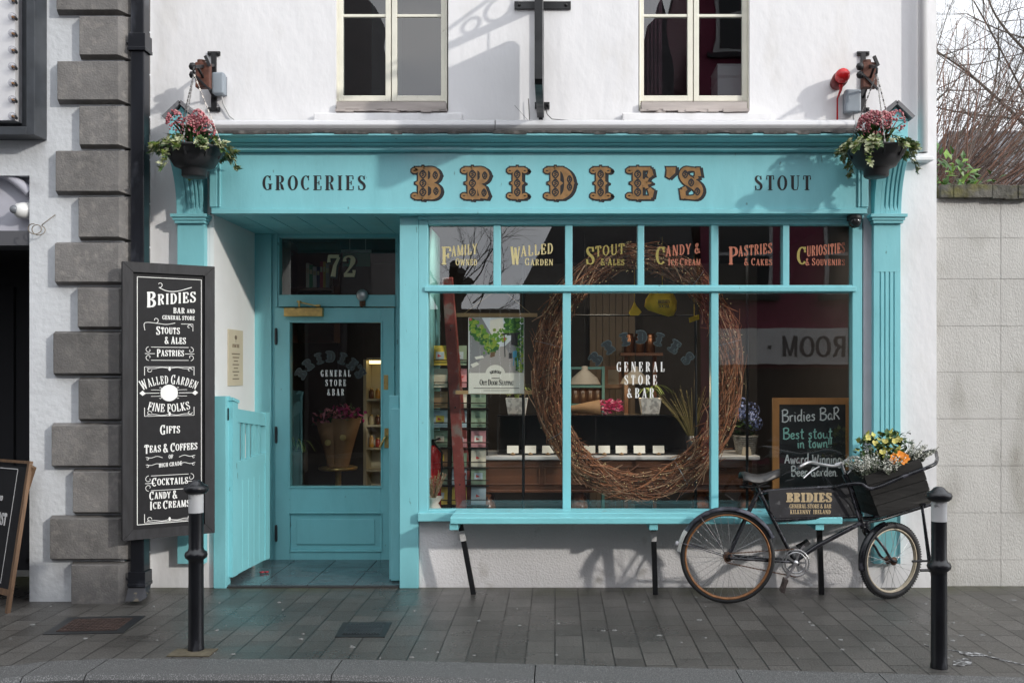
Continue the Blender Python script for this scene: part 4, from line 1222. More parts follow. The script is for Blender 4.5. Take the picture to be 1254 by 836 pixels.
# ------------------------------------------------------------------ plants, shared helpers
g_dark = mat('dark green leaf', (0.022, 0.055, 0.018), .4, var=.3, vscale=20)
g_mid = mat('green leaf', (0.055, 0.11, 0.028), .45, var=.3, vscale=20)
g_lime = mat('yellow green leaf', (0.17, 0.22, 0.045), .5, var=.25, vscale=20)
g_pale = mat('cream edged leaf', (0.36, 0.38, 0.22), .5, var=.3, vscale=30)
pink = mat('dusky pink buds', (0.36, 0.10, 0.12), .6, var=.45, vscale=60)
pink2 = mat('pale pink buds', (0.45, 0.22, 0.22), .6, var=.35, vscale=60)
def rdir(r, up=0.0):
    while True:
        v = V((r.uniform(-1, 1), r.uniform(-1, 1), r.uniform(-1, 1)))
        if 0.05 < v.length < 1: break
    v.normalize(); v.z += up
    return v.normalized()
def ivy(mb, p, d, nrm, s, mi):
    d = V(d).normalized(); sd = d.cross(V(nrm))
    if sd.length < .01: sd = d.orthogonal()
    sd.normalize(); n = sd.cross(d)
    o = [(0, 0), (-.12, .45), (.2, .5), (.28, .22), (.62, .34), (.7, .14), (1, 0)]
    pts = [p + d * s * a + sd * s * b + n * s * .18 * abs(b) for a, b in o] + [p + d * s * a - sd * s * b + n * s * .18 * abs(b) for a, b in o[-2:0:-1]]
    k = len(pts); c = p + d * s * .35
    mb.faces([c] + pts, [(0, i + 1, (i + 1) % k + 1) for i in range(k)], mi)

iron = mat('black wrought iron', (0.014, 0.014, 0.016), .5)
pot_m = mat('charcoal plastic', (0.022, 0.022, 0.024), .5, var=.2, vscale=10)
rustm = mat('rust brown metal', (0.11, 0.04, 0.025), .7, var=.4, vscale=25)
greybox = mat('grey plastic box', (0.27, 0.31, 0.35), .5)
def hanging_basket(px, py_rim, seed, side, label, blabel, jlabel, plate_px, tip_px, box_px):
    r = random.Random(seed)
    Yb = -.47
    c = at(px, py_rim, Yb)
    b = thing('hanging_basket', c - V((0, 0, .2)), label, 'hanging basket', 'hanging flower baskets at the ends of the shopfront')
    g = MB()
    ro = .205
    g.lathe([(.001, -.195), (.075, -.195), (.085, -.185), (.085, -.145), (.10, -.135), (.135, -.12), (.165, -.07), (.172, -.05), (.185, -.045), (.195, -.012), (ro, -.01), (ro + .006, .004), (ro - .006, .008), (ro - .018, -.02), (.10, -.06), (.001, -.06)], c, 28)
    for k in range(8):
        a = 2 * math.pi * k / 8
        d = V((math.cos(a), math.sin(a), 0))
        g.bar(c + d * .192 + V((0, 0, -.02)), c + d * .168 + V((0, 0, -.07)), .012, .01)
    g.build('bowl', pot_m, b)
    g = MB(); g.lathe([(.19, -.03), (.12, .0), (.001, .02)], c, 16); g.build('soil', mat('dark soil', (.03, .022, .016), .95), b)
    g = MB()
    for k in range(150):                       # dark shrub leaves
        a, rr = r.uniform(0, 6.28), r.uniform(0, .13)
        p = c + V((math.cos(a) * rr, math.sin(a) * rr, r.uniform(.0, .12)))
        d = V((math.cos(a), math.sin(a), r.uniform(.1, 1.1)))
        g.leaf(p, d, (0, 0, 1), r.uniform(.06, .10), r.uniform(.02, .03), r.choice((0, 0, 1)))
    for k in range(7):
        a = 2 * math.pi * k / 7
        g.tube([c + V((0, 0, 0)), c + V((math.cos(a) * .06, math.sin(a) * .06, .14))], .005, 5, 1)
    g.build('shrub_leaves', [g_dark, g_mid], b)
    for k in range(7):                         # flower heads: clustered buds in cones
        g = MB(); a = 2 * math.pi * k / 7 + r.uniform(-.3, .3); rr = r.uniform(.04, .12)
        q = c + V((math.cos(a) * rr * 1.15, math.sin(a) * rr, r.uniform(.14, .20)))
        hh = r.uniform(.06, .085)
        for j in range(90):
            d = rdir(r, .35)
            p = q + V((d.x * hh * .75, d.y * hh * .75, d.z * hh))
            g.ball(p, r.uniform(.005, .010), 5, r.choice((0, 0, 1)))
        g.tube([c + V((math.cos(a) * .04, math.sin(a) * .04, .02)), q], .004, 5, 0)
        g.build('flower_head', [pink, pink2], b)
    g = MB()
    for k in range(15):                        # trailing variegated ivy
        a = 2 * math.pi * k / 15 + r.uniform(-.2, .2)
        d = V((math.cos(a), math.sin(a), 0))
        ln_ = r.uniform(.005, .06) + (.13 if k % 5 == 0 else 0)
        sp = [c + d * .13 + V((0, 0, .02)), c + d * .19 + V((0, 0, .045)), c + d * (.215 + r.uniform(0, .03)) + V((0, 0, .01))]
        e = sp[-1]
        for j in range(4): sp.append(e + V((d.x * .012 * j + r.uniform(-.01, .01), d.y * .012 * j, -ln_ * (j + 1) / 4)))
        sp = [V(q) for q in smoothline([tuple(q) for q in sp], 3)]
        g.tube(sp, .0022, 4, 1, caps=False)
        for q in sp[1:]:
            for _ in range(2):
                dd = (d + rdir(r) * .9 + V((0, 0, -.5))).normalized()
                ivy(g, q + rdir(r) * .015, dd, d + V((0, 0, .6)), r.uniform(.03, .052), r.choice((0, 0, 1, 2)))
    g.build('ivy', [g_pale, g_mid, g_lime], b)
    # bracket
    pl = xa(plate_px, -.01)
    z0, z1 = za(136, -.01), za(64, -.01)
    w = thing('basket_bracket', (pl, 0, z0), blabel, 'bracket', 'iron brackets that carry the flower baskets')
    tip = V((c.x, Yb, za(82, Yb)))
    g = MB(); g.bar((pl, -.012, z0), (pl, -.012, z1), .035, .02, (0, 1, 0))
    for zz in (z0 + .01, z1 - .01): g.box(pl - .045, pl + .045, -.018, -.001, zz - .014, zz + .014); g.ball((pl - .03, -.02, zz), .01, 6); g.ball((pl + .03, -.02, zz), .01, 6)
    g.bar((pl, -.02, z1 - .1), tip, .02, .02); g.bar((pl, -.02, z0 + .1), tip - (tip - V((pl, -.02, z1 - .1))) * .15, .014, .014)
    g.tube([tip, tip + V((0, -.02, -.02)), tip + V((0, -.01, -.05)), tip + V((0, .015, -.045))], .008, 6)
    g.build('arm', iron, w)
    # rust-coloured floodlight clamped on the arm
    mid = (tip + V((pl, -.02, z1 - .1))) * .5 + V((0, 0, -.06))
    g = MB(); g.box(mid.x - .055, mid.x + .045, mid.y - .03, mid.y + .03, mid.z - .10, mid.z + .08); g.lathe([(.03, 0), (.03, .02)], mid + V((-.02, 0, .08)), 10); g.build('floodlight', rustm, w, bevel=.004)
    g = MB(); g.ball(mid + V((-.075, -.02, .05)), .03, 8); g.ball(mid + V((-.075, -.02, -.01)), .028, 8); g.bar(mid + V((-.07, -.035, .0)), mid + V((.05, -.035, -.12)), .014, .014); g.bar(mid + V((.05, -.035, .05)), mid + V((.02, -.035, .12)), .02, .02)
    g.build('clamp', iron, w)
    # chains
    g = MB()
    hook = tip + V((0, -.01, -.05))
    for k in range(3):
        a = 2 * math.pi * k / 3 + .5
        e = c + V((math.cos(a) * ro * .98, math.sin(a) * ro * .98, .004))
        nl = 22
        for j in range(nl):
            p, q = hook.lerp(e, j / nl), hook.lerp(e, (j + .85) / nl)
            g.bar(p, q, .010 if j % 2 else .003, .003 if j % 2 else .010)
    g.build('chain', mat('galvanised chain', (.22, .21, .2), .4, metal=.6), b)
    jx0, jx1, jz0, jz1 = box_px
    yb = -.10
    j = thing('junction_box', (xa((jx0 + jx1) / 2, yb), 0, za(jz1, yb)), jlabel, 'junction box')
    g = MB(); g.box(xa(jx0, yb), xa(jx1, yb), -.10, -.03, za(jz1, yb), za(jz0, yb)); g.build('case', greybox, j, bevel=.012)
    g = MB(); g.box(xa(jx0 + 1, yb), xa(jx1 - 1, yb), -.03, -.001, za(jz1 - 2, yb), za(jz0 + 2, yb)); g.build('back', mat('darker grey plastic', (.2, .23, .26), .5), j)
    g = MB(); q = V((xa((jx0 + jx1) / 2 + 2, yb), -.05, za(jz1, yb))); g.tube([q, q + V((.01, .02, -.06)), q + V((.05, .03, -.14)), q + V((.12, .02, -.2))], .006, 6); g.build('cable', mat('pale grey cable', (.5, .5, .5), .5), j)
hanging_basket(238, 183, 3, -1, 'hanging basket with pink flowers and ivy beside the black drainpipe', 'iron bracket above the flower basket near the black drainpipe', 'grey electrical box on the white wall near the black drainpipe', 262, 245, (259, 273.5, 88, 115))
hanging_basket(1073, 183, 11, 1, 'hanging basket with pink flowers and ivy beside the white drainpipe', 'iron bracket above the flower basket near the white drainpipe', 'grey electrical box on the white wall beside the red alarm beacon', 1057, 1076, (1036, 1055, 109, 137))

# red alarm beacon
ab = thing('alarm_beacon', at(1028, 97, 0), 'red alarm beacon on the white wall above the fascia at the right', 'alarm')
c = at(1031, 94, -.13); axd = V((.05, -.97, .16)).normalized()
redp = mat('red plastic', (0.55, 0.012, 0.015), .25)
g = MB(); g.lathe([(.046, .0), (.052, .02), (.053, .04), (.046, .066), (.028, .084), (.001, .09)], c - axd * .02, 18, axd); g.build('lamp', redp, ab)
g = MB(); g.lathe([(.001, -.10), (.05, -.10), (.056, -.04), (.056, -.004), (.001, -.003)], c - axd * .02, 18, axd); g.build('base', mat('dull red housing', (0.16, 0.02, 0.02), .6), ab)
g = MB(); g.tube([c + V((-.0, .02, -.05)), c + V((0, .03, -.09)), V((c.x, -.015, c.z - .13)), V((c.x, -.012, za(152, -.01)))], [.018, .01, .006, .006], 8); g.build('cable', redp, ab)
# white downpipe and ledge at the right end of the wall
wpz = xa(1130, -.06)
dw = thing('drainpipe', (wpz, -.06, za(188, -.06)), 'white round drainpipe at the right end of the white wall', 'drainpipe')
g = MB(); g.lathe([(.034, za(187, -.06)), (.036, za(186.9, -.06)), (.036, 6.5)], (wpz, -.06, 0), 16); g.box(wpz - .05, wpz + .05, -.03, -.001, 4.6, 4.63); g.build('pipe', mat('white pipe paint', (.74, .74, .75), .45, var=.03), dw)
g = MB(); g.lathe([(.001, za(187, -.06) + .004), (.032, za(187, -.06) + .004)], (wpz, -.06, 0), 12); g.build('mouth', black, dw)
g = MB(); g.box(xa(1112, -.05), xa(1141, -.05), -.1, -.001, za(198, -.05), za(193, -.05)); centred(g, 'wall_shelf', mat('white wall paint', (0, 0, 0)), 'small white ledge below the white drainpipe', 'ledge', bevel=.005)
# dome camera under the fascia
dc = thing('dome_camera', at(1047, 264, -.1), 'small black dome camera under the right end of the fascia', 'camera')
c = at(1046.5, 270, -.1)
g = MB(); g.lathe([(.05, .035), (.055, .03), (.055, .0), (.05, -.002)], c, 18); g.build('base', black, dc)
g = MB(); g.ball(c + V((0, -.01, -.01)), .048, 14); g.build('dome', mat('dark dome', (.02, .02, .022), .15), dc)
# paper notice on the reveal of the entrance
g = MB()
xn = RX0 + .002
y_a, y_b, z_a, z_b = .30, .66, 1.49, 1.93
nt_ = thing('opening_notice', (xn, (y_a + y_b) / 2, z_a), 'cream opening times notice on the white side wall of the entrance', 'notice')
g.box(xn, xn + .006, y_a, y_b, z_a, z_b); g.build('panel', mat('cream notice', (.60, .52, .38), .6, var=.04), nt_)
g = MB()
NM = lambda x, z, h: V((xn + .0062 + h, x, z))
ym = (y_a + y_b) / 2
write(g, 'OPENING TIMES', NM, ym, 1.79, .028, xs=.7, T=.14, t=.05, s=.03, h=.0006)
for i, wl in enumerate((.2, .16, .1, .16, .1, .16, .1, .16)): g.ribbon([(ym - wl / 2, 1.74 - .028 * i, .009), (ym + wl / 2, 1.74 - .028 * i, .009)], NM, 0, .0006)
g.ribbon([(ym, 1.83, .006), (ym, 1.86, .006)], NM, 0, .0006); g.prism([(ym + .03 * math.cos(a), 1.87 + .018 * math.sin(a)) for a in [i * math.pi / 6 for i in range(12)]], NM, 0, .0007)
g.build('lettering', mat('brown print', (.20, .15, .10), .7), nt_)
# ------------------------------------------------------------------ swing gate in the entrance
gt = thing('half_gate', (-2.46, .05, .05), 'turquoise half height swing gate standing open against the white entrance wall', 'gate')
g = MB(); pxa, pxb = xa(262, -.02), xa(277.5, -.02)
g.box(pxa, pxb, -.035, .07, .0, za(485, -.02)); g.build('post', teal, gt, bevel=.004)
A0, A1 = V((-2.425, .03, 0)), V((-2.37, .80, 0))
ud = (A1 - A0); GL = ud.length; ud.normalize(); nd = V((ud.y, -ud.x, 0))
def GM(u, v, h): return A0 + ud * u + V((0, 0, v)) + nd * h
g = MB()
zb0, zt0 = .07, 1.40
g.prism([(0, zb0), (.10, zb0), (.10, 1.36), (.0, 1.385)], GM, -.022, .022)                  # near stile
g.prism([(-.012, 1.386), (.11, 1.362), (.11, 1.385), (-.012, 1.41)], GM, -.03, .03)
g.prism([(GL - .09, zb0), (GL, zb0), (GL, 1.27), (GL - .09, 1.27)], GM, -.022, .022)
g.prism([(.101, 1.22), (GL - .091, 1.16), (GL - .091, 1.26), (.101, 1.32)], GM, -.018, .018)     # top rail
g.prism([(.101, .78), (GL - .091, .86), (GL - .091, .94), (.101, .92)], GM, -.018, .018)
g.prism([(.101, zb0), (GL - .091, zb0), (GL - .091, .859), (.101, .779)], GM, -.012, .012)
for i in range(1, 5): g.ribbon([(.1 + (GL - .19) * i / 5, zb0 + .01, .008), (.1 + (GL - .19) * i / 5, .77, .008)], GM, .0121, .0145)
for i in range(5):
    u0 = .125 + (GL - .25) * i / 5
    g.prism([(u0, .90), (u0 + .045, .90), (u0 + .045, 1.23), (u0, 1.23)], GM, -.009, .009)
g.build('leaf', teal, gt, bevel=.003)
g = MB(); g.box(A0.x - .03, A0.x + .0, -.005, .012, 1.24, 1.33); g.build('latch', black, gt)
g = MB()
g.box(xa(476.5, .15), xa(488.5, .15), .15, .20, .03, za(484, .15)); g.box(xa(479.5, .13), xa(489.3, .1), .1, .149, .03, za(500, .13))
centred(g, 'folded_gate', teal, 'folded turquoise gate leaf seen edge on at the right of the door', 'gate', bevel=.003)
# litter behind the gate
g = MB(); g.ball((-2.30, .42, .03), .022, 8, 0, .4); g.ball((-2.27, .44, .028), .02, 8, 0, .4)
centred(g, 'litter', mat('red foil', (.25, .02, .03), .5), 'scrap of red litter on the floor behind the open gate', 'litter')

# ------------------------------------------------------------------ bollards
iron_b = mat('bollard paint', (0.009, 0.0095, 0.012), .3, var=.4, vscale=14, bump=.001, bscale=50, c2=(.06, .062, .07), c2amt=(.6, .7), c2scale=9, stretch=(1, 1, .4))
def bollard(px, py, label, tilt):
    y = 1.6 * FPX / (py - CY) - D
    c = V((xa(px, y), y, 0))
    b = thing('bollard', c, label, 'bollard', 'cast iron bollards along the kerb')
    g = MB(); g.lathe([(.046, 0), (.046, .02), (.043, .03), (.042, .50), (.042, .52), (.060, .535), (.064, .55), (.060, .565), (.046, .575), (.041, .59), (.041, .792)], c, 24); g.build('post', iron_b, b)
    g = MB(); g.lathe([(.0415, .792), (.0415, .90)], c, 24); g.lathe([(.0405, .7925), (.0405, .899)], c, 24); g.build('band', mat('scuffed white band', (.60, .60, .60), .5, var=.08, c2=(.25, .25, .25), c2amt=(.66, .72), c2scale=18), b)
    g = MB(); g.lathe([(.040, .90), (.052, .902), (.066, .915), (.070, .93), (.064, .945), (.050, .95), (.036, .962), (.028, .972), (.015, .978), (.001, .98)], c, 24); g.build('cap', iron_b, b)
    return b, c
b1, c1 = bollard(240, 796, 'black bollard with a white band in front of the menu board', 0)
b2, c2_ = bollard(1150, 817, 'black bollard with a white band in front of the bicycle crate', 0)
g = MB(); g.box(c1.x - .12, c1.x + .12, c1.y - .13, c1.y + .02, .001, .006)
o = centred(g, 'bollard_patch', mat('yellow worn mortar', (.12, .10, .065), .8, var=.3, vscale=20), 'yellowish mortar patch at the foot of the bollard by the menu board', 'patch')

# manhole covers and flat marks on the pavement
def cover(pts, label, rust):
    cen = sum(pts, V()) / 4
    g = MB()
    M = lambda u, v, h: (pts[0] * (1 - u) + pts[1] * u) * (1 - v) + (pts[3] * (1 - u) + pts[2] * u) * v + V((0, 0, h))
    m = mat('rusty cast iron', (.055, .034, .028), .6, var=.4, vscale=20) if rust else mat('blue grey cast iron', (.035, .042, .046), .45, var=.3, vscale=18)
    th = thing('drain_cover', V((cen.x, cen.y, 0)), label, 'drain cover')
    g.prism([(0, 0), (1, 0), (1, 1), (0, 1)], M, .0005, .004); g.build('frame', mat('dark cover rim', (.02, .022, .024), .4), th)
    g = MB(); g.prism([(.12, .14), (.88, .14), (.88, .86), (.12, .86)], M, .0042, .007)
    n = 13
    for i in range(n):
        for j in range(7):
            u, v = .13 + .74 * (i + .1) / n, .16 + .68 * (j + .1) / 7
            g.prism([(u, v), (u + .74 / n * .7, v), (u + .74 / n * .7, v + .68 / 7 * .7), (u, v + .68 / 7 * .7)], M, .0071, .0105)
    g.build('lid', m, th)
def gp(px, py):
    d = 1.6 * FPX / (py - CY)
    return V(((px - CX) / FPX * d, d - D, 0))
cover([gp(52, 777), gp(150, 775), gp(178, 754), gp(84, 756)], 'rusty drain cover on the pavement below the stone quoins', True)
cover([gp(410, 780), gp(471, 780), gp(480, 762), gp(420, 762)], 'small dark drain cover on the pavement in front of the entrance', False)
g = MB()
r = random.Random(4)
gumm = mat('trodden chewing gum', (.20, .20, .19), .7, var=.3, vscale=40)
for k in range(75):
    px, py = r.uniform(-50, 1300), 724 + (808 - 724) * r.random() ** .8
    p = gp(px, py); s = r.uniform(.004, .015)
    g.lathe([(s, .0), (s * .8, .003), (.0005, .004)], p, 7, sx=r.uniform(.8, 1.6))
struct(g.build('gum_spots', gumm), 'stuff')
g = MB()
chalk = mat('white paint spill', (.5, .5, .5), .7, c2=(.06, .057, .054), c2amt=(.35, .55), c2scale=28)
for (px, py), (qx, qy), w in (((1175, 799), (1205, 802), .10), ((1200, 801), (1254, 814), .03), ((1172, 815), (1186, 806), .10), ((1132, 789), (1139, 792), .02), ((1160, 795), (1178, 798), .012)):
    a, b = gp(px, py), gp(qx, qy)
    g.ribbon([(a.x, a.y, w * .4), ((a.x + b.x) / 2, (a.y + b.y) / 2, w), (b.x, b.y, w * .3)], lambda x, y, h: V((x, y, h)), .0005, .003)
struct(g.build('paint_spill', chalk), 'stuff')

# ------------------------------------------------------------------ bench along the window
bn_ = thing('window_bench', (xa(680), -.2, 0), 'turquoise plank bench on black metal legs below the shop window', 'bench')
bx0, bx1 = xa(551, -.44), xa(1032, -.44)
bz1_ = za(633.2, -.44); bz0_ = za(641.5, -.44)
g = MB(); g.box(bx0, bx1, -.44, -.245, bz0_, bz1_); g.box(bx0 + .004, bx1 - .004, -.237, -.035, bz0_ + .003, bz1_ + .002); g.build('plank', teal_worn, bn_, bevel=.006)
for px, lx, sl_ in ((563, 580, 0), (800, 802.5, 0), (1003, 1006, 0)):
    g = MB(); yy = -.22
    xx = xa(px if px != 563 else 556, -.4)
    g.box(xx - .03, xx + .03, -.42, -.04, bz0_ - .045, bz0_ - .001)
    g.build('bearer', teal_worn, bn_, bevel=.003)
    p, q = V((xa(px, -.25), -.25, bz0_ - .001)), V((xa(lx, -.22), -.22, .0))
    g = MB(); g.bar(p, q, .036, .036, (0, 1, 0)); lg = g.build('leg', black, bn_, bevel=.003)
    if px < 900:
        d = (q - p).normalized()
        s0 = p + d * .075
        g = MB(); g.bar(s0, s0 + d * .075, .038, .038, (0, 1, 0)); g.build('sticker', mat('torn white sticker', (.6, .6, .6), .6, var=.2, vscale=40), lg)
# ------------------------------------------------------------------ bicycle
bk = thing('carrier_bicycle', (xa(980, -.45), -.45, 0), 'old black butcher bicycle with a sign in its frame leaning by the bench', 'bicycle')
def ybk(px): return -.515 + (px - 891) / (1090 - 891) * .16
def B(px, py, off=0.0):
    y = ybk(px) + off
    return at(px, py, y)
bikem = mat('worn bicycle enamel', (.010, .0105, .014), .25, var=.4, vscale=18, c2=(.07, .07, .085), c2amt=(.58, .68), c2scale=14, rvar=.1)
chrome = mat('dull steel', (.45, .45, .46), .3, metal=.85, var=.3, vscale=25, c2=(.16, .08, .05), c2amt=(.64, .7), c2scale=30)
rust = mat('rusty rim', (.28, .13, .055), .55, metal=.3, var=.35, vscale=25)
rimc = mat('cream rim', (.50, .43, .32), .5, var=.25, vscale=25)
rubber = mat('tyre rubber', (.018, .018, .019), .65, bump=.001, bscale=200)
leather = mat('old black leather', (.03, .028, .027), .45, var=.3, vscale=15, bump=.001, bscale=60)
def wheel(c, ax, rad, tyre, rim_m, nsp, tread):
    ax = V(ax).normalized()
    u = V((0, 0, 1)); u = (u - ax * u.dot(ax)).normalized(); w = ax.cross(u)
    def ring(rr, n=72, off=0.0): return [c + ax * off + (u * math.cos(2 * math.pi * i / n) + w * math.sin(2 * math.pi * i / n)) * rr for i in range(n)]
    g = MB()
    r2 = random.Random(2)
    for i in range(nsp):
        a = 2 * math.pi * i / nsp
        b_ = a + (.75 if i % 4 < 2 else -.75)
        sd = .028 if i % 2 else -.028
        p = c + ax * sd + (u * math.cos(b_) + w * math.sin(b_)) * .024
        q = c + (u * math.cos(a) + w * math.sin(a)) * (rad - tyre * 2.0)
        g.tube([p, q], .0014, 4, caps=False)
    g.build_args = None
    wh = g.build('wheel', chrome, bk)
    g = MB(); g.lathe([(.010, -.055), (.010, -.036), (.030, -.032), (.030, -.026), (.018, -.024), (.018, .024), (.030, .026), (.030, .032), (.010, .036), (.010, .055)], c, 14, ax); g.build('hub', mat('rusty hub', (.11, .06, .04), .6, metal=.4, var=.4, vscale=40), wh)
    g = MB(); g.tube(ring(rad - tyre), tyre, 12, closed=True)
    if tread:
        for i in range(90):
            a = 2 * math.pi * i / 90
            d = u * math.cos(a) + w * math.sin(a); tt = -u * math.sin(a) + w * math.cos(a)
            for sd in (-.010, .010): g.obox(c + d * (rad - .002) + ax * sd + tt * (.004 if sd > 0 else 0), d * .004, tt * .004, ax * .006)
    g.build('tyre', rubber, wh)
    g = MB()
    for off in (-.012, .012): g.tube(ring(rad - tyre * 1.93, 72, off), .0055, 6, closed=True)
    g.tube(ring(rad - tyre * 2.05, 72), .009, 6, closed=True)
    g.build('rim', rim_m, wh)
    return wh, u, w
HR = B(891, 680)
AXR = V((0.08, 1, 0.03)).normalized()
RW = HR.z / 1.0
RW = 57.5 / FPX * (D + HR.y)
HR.z = RW
w1, u1, w1_ = wheel(HR, AXR, RW, .017, rust, 36, False)
HF = B(1091, 684)
RF = 46.5 / FPX * (D + HF.y)
HF.z = RF
AXF = V((-.40, .92, .0)).normalized()
w2, u2, w2_ = wheel(HF, AXF, RF, .024, rimc, 28, True)
def mudguard(c, ax, rad, a0, a1, width, mb, n=26, prof=.35):
    u = V((0, 0, 1)); u = (u - ax * u.dot(ax)).normalized(); w = ax.cross(u)
    m_ = 7
    vs_, fs = [], []
    for layer in (0, 1):
        for i in range(n + 1):
            a = R(a0 + (a1 - a0) * i / n)
            d = u * math.cos(a) + w * math.sin(a)
            for j in range(m_):
                s_ = -1 + 2 * j / (m_ - 1)
                vs_.append(c + ax * s_ * width / 2 + d * (rad - width * prof * s_ * s_ + .002 * layer))
    st = (n + 1) * m_
    for layer in (0, 1):
        for i in range(n):
            for j in range(m_ - 1):
                q = (layer * st + i * m_ + j, layer * st + i * m_ + j + 1, layer * st + (i + 1) * m_ + j + 1, layer * st + (i + 1) * m_ + j)
                fs.append(q if layer else tuple(reversed(q)))
    for i in range(n):
        for j in (0, m_ - 1): fs.append((i * m_ + j, (i + 1) * m_ + j, st + (i + 1) * m_ + j, st + i * m_ + j))
    mb.faces(vs_, fs, 0, True)
# the wheel plane: angle grows from the top towards -x when ax points to +y
g = MB(); mudguard(HR, AXR, RW + .022, -74, 66, .062, g)
for a in (-34, -73):
    d = u1 * math.cos(R(a)) + w1_ * math.sin(R(a))
    for sd in (-.034, .034): g.tube([HR + AXR * sd, HR + d * (RW + .012) + AXR * sd * .8], .0028, 5)
mg = g.build('mudguard', mat('scuffed mudguard enamel', (.028, .028, .038), .3, var=.5, vscale=18, c2=(.11, .11, .135), c2amt=(.5, .66), c2scale=12), bk)
g = MB(); mudguard(HR, AXR, RW + .0245, -84, -58, .064, g, 8); g.build('white_tail', mat('chipped white enamel', (.62, .61, .58), .5, c2=(.25, .12, .06), c2amt=(.66, .7), c2scale=30), mg)
d = u1 * math.cos(R(-76)) + w1_ * math.sin(R(-76))
g = MB(); g.lathe([(.018, 0), (.018, .014), (.012, .02), (.001, .022)], HR + d * (RW + .025), 12, d); g.build('reflector', mat('grey reflector', (.4, .4, .42), .3), mg)
g = MB(); mudguard(HF, AXF, RF + .014, -100, -12, .066, g); g.build('mudguard', bikem, bk)
# frame
SC, BB, ST = B(929, 601), B(973, 687), B(923, 596)
HT, HB = B(1040, 592), B(1057, 641)
g = MB()
r1 = .0145
g.tube([B(924, 590), B(931, 604), BB], r1, 10); g.tube([B(932, 602), B(960, 599.5), B(1000, 597.5), B(1042, 595)], r1, 10)
g.tube([B(949, 636.5), B(985, 634.5), B(1053, 631.5)], r1, 10)
g.tube([BB, B(1000, 668.5), B(1056, 639)], .016, 10)
for sd in (-.045, .045):
    g.tube([SC + V((0, sd * .5, 0)), HR + AXR * sd], .0095, 8); g.tube([BB + V((0, sd * .8, 0)), HR + AXR * sd + V((.01, 0, -.0))], .010, 8)
g.tube([B(1034, 580), HT, B(1050, 622), B(1057, 646)], .019, 12)
g.tube([BB + V((0, -.05, 0)), BB + V((0, .05, 0))], .026, 14)
for p in (B(931, 604), B(1040, 594), B(1053, 631), B(1056, 640)): g.ball(p, .022, 10)
g.build('frame', bikem, bk)
g = MB()                                          # forks, curved forward, turned with the wheel
crown = B(1061, 648)
for sd in (-.045, .045):
    g.tube([V(q) for q in smoothline([tuple(crown + V((0, 0, .02))), tuple(crown + AXF * sd + V((.01, 0, -.02))), tuple(HF + AXF * sd * 1.1 + V((-.10, -.04, .11))), tuple(HF + AXF * sd * 1.1 + V((-.04, -.015, .02))), tuple(HF + AXF * sd * 1.1)], 4)], .010, 8)
g.tube([crown + V((-.004, 0, .05)), crown - V((0, 0, .02))], .021, 10)
g.build('fork', bikem, bk)
# handlebar with brake levers
g = MB()
hs_ = B(1034, 577)
g.tube([B(1036, 584), B(1030, 566), B(1022, 569)], .012, 8)
g.tube([V(q) for q in smoothline([tuple(B(976, 574, -.24)), tuple(B(990, 566, -.22)), tuple(B(1004, 568, -.10)), tuple(B(1025, 570, -.02)), tuple(B(1042, 560, .10)), tuple(B(1050, 561, .2)), tuple(B(1046, 571, .24))], 6)], .011, 10)
g.build('handlebar', mat('dull chrome', (0, 0, 0)), bk)
g = MB(); g.tube([B(976, 574, -.24), B(987, 567.5, -.225)], .015, 10); g.build('grip', rubber, bk)
g = MB(); g.tube([B(1046, 571, .24), B(1050, 563, .21)], .015, 10); g.build('grip', rubber, bk)
g = MB(); g.tube([B(1003, 571, -.12), B(993, 577, -.2), B(984, 585, -.23)], .006, 6); g.build('brake_lever', chrome, bk)
g = MB(); g.tube([B(1040, 565, .08), B(1048, 570, .1), B(1036, 582, .05)], .006, 6); g.build('brake_lever', chrome, bk)
g = MB(); g.tube([V(q) for q in smoothline([tuple(B(1003, 571, -.12)), tuple(B(1015, 590, -.1)), tuple(B(1040, 610, -.04)), tuple(B(1060, 645, -.05))], 5)], .003, 5); g.tube([V(q) for q in smoothline([tuple(B(962, 589)), tuple(B(972, 586)), tuple(B(974, 580)), tuple(B(966, 578)), tuple(B(958, 582))], 5)], .004, 6); g.build('cable', black, bk)
# saddle: leather top with nose, coil springs below
g = MB()
sp = [(907.5, 577.5, .10), (913, 577, .11), (920, 579.5, .10), (928, 580.5, .08), (938, 579, .05), (948, 575.5, .032), (955, 573.5, .022)]
vs_, fs = [], []
n = 10
for (px, py, hw) in sp:
    c = B(px, py)
    for j in range(n):
        a = -1 + 2 * j / (n - 1)
        vs_.append(c + V((0, a * hw, -.028 * a * a - (.018 if abs(a) == 1 else 0))))
st = len(vs_)
vs_ += [p + V((0, 0, -.012)) for p in vs_]
for i in range(len(sp) - 1):
    for j in range(n - 1):
        fs.append((i * n + j, (i + 1) * n + j, (i + 1) * n + j + 1, i * n + j + 1)); fs.append((st + i * n + j, st + i * n + j + 1, st + (i + 1) * n + j + 1, st + (i + 1) * n + j))
    for j in (0, n - 1): fs.append((i * n + j, st + i * n + j, st + (i + 1) * n + j, (i + 1) * n + j))
for i in (0, len(sp) - 1):
    for j in range(n - 1): fs.append((i * n + j, i * n + j + 1, st + i * n + j + 1, st + i * n + j))
g.faces(vs_, fs, 0, True)
sd_ = g.build('saddle', leather, bk)
g = MB()
for off in (-.05, .05):
    cc = B(913, 589, off)
    g.tube([cc + V((.018 * math.cos(a), .018 * math.sin(a), .045 - .085 * i / 40)) for i, a in enumerate([j * 2 * math.pi * 5 / 40 for j in range(41)])], .004, 5)
    g.tube([B(911, 596, off), B(925, 596, off * .5), B(940, 590, off * .3), B(953, 576, off * .2)], .0045, 6)
g.bar(B(908, 596), B(940, 594), .09, .008)
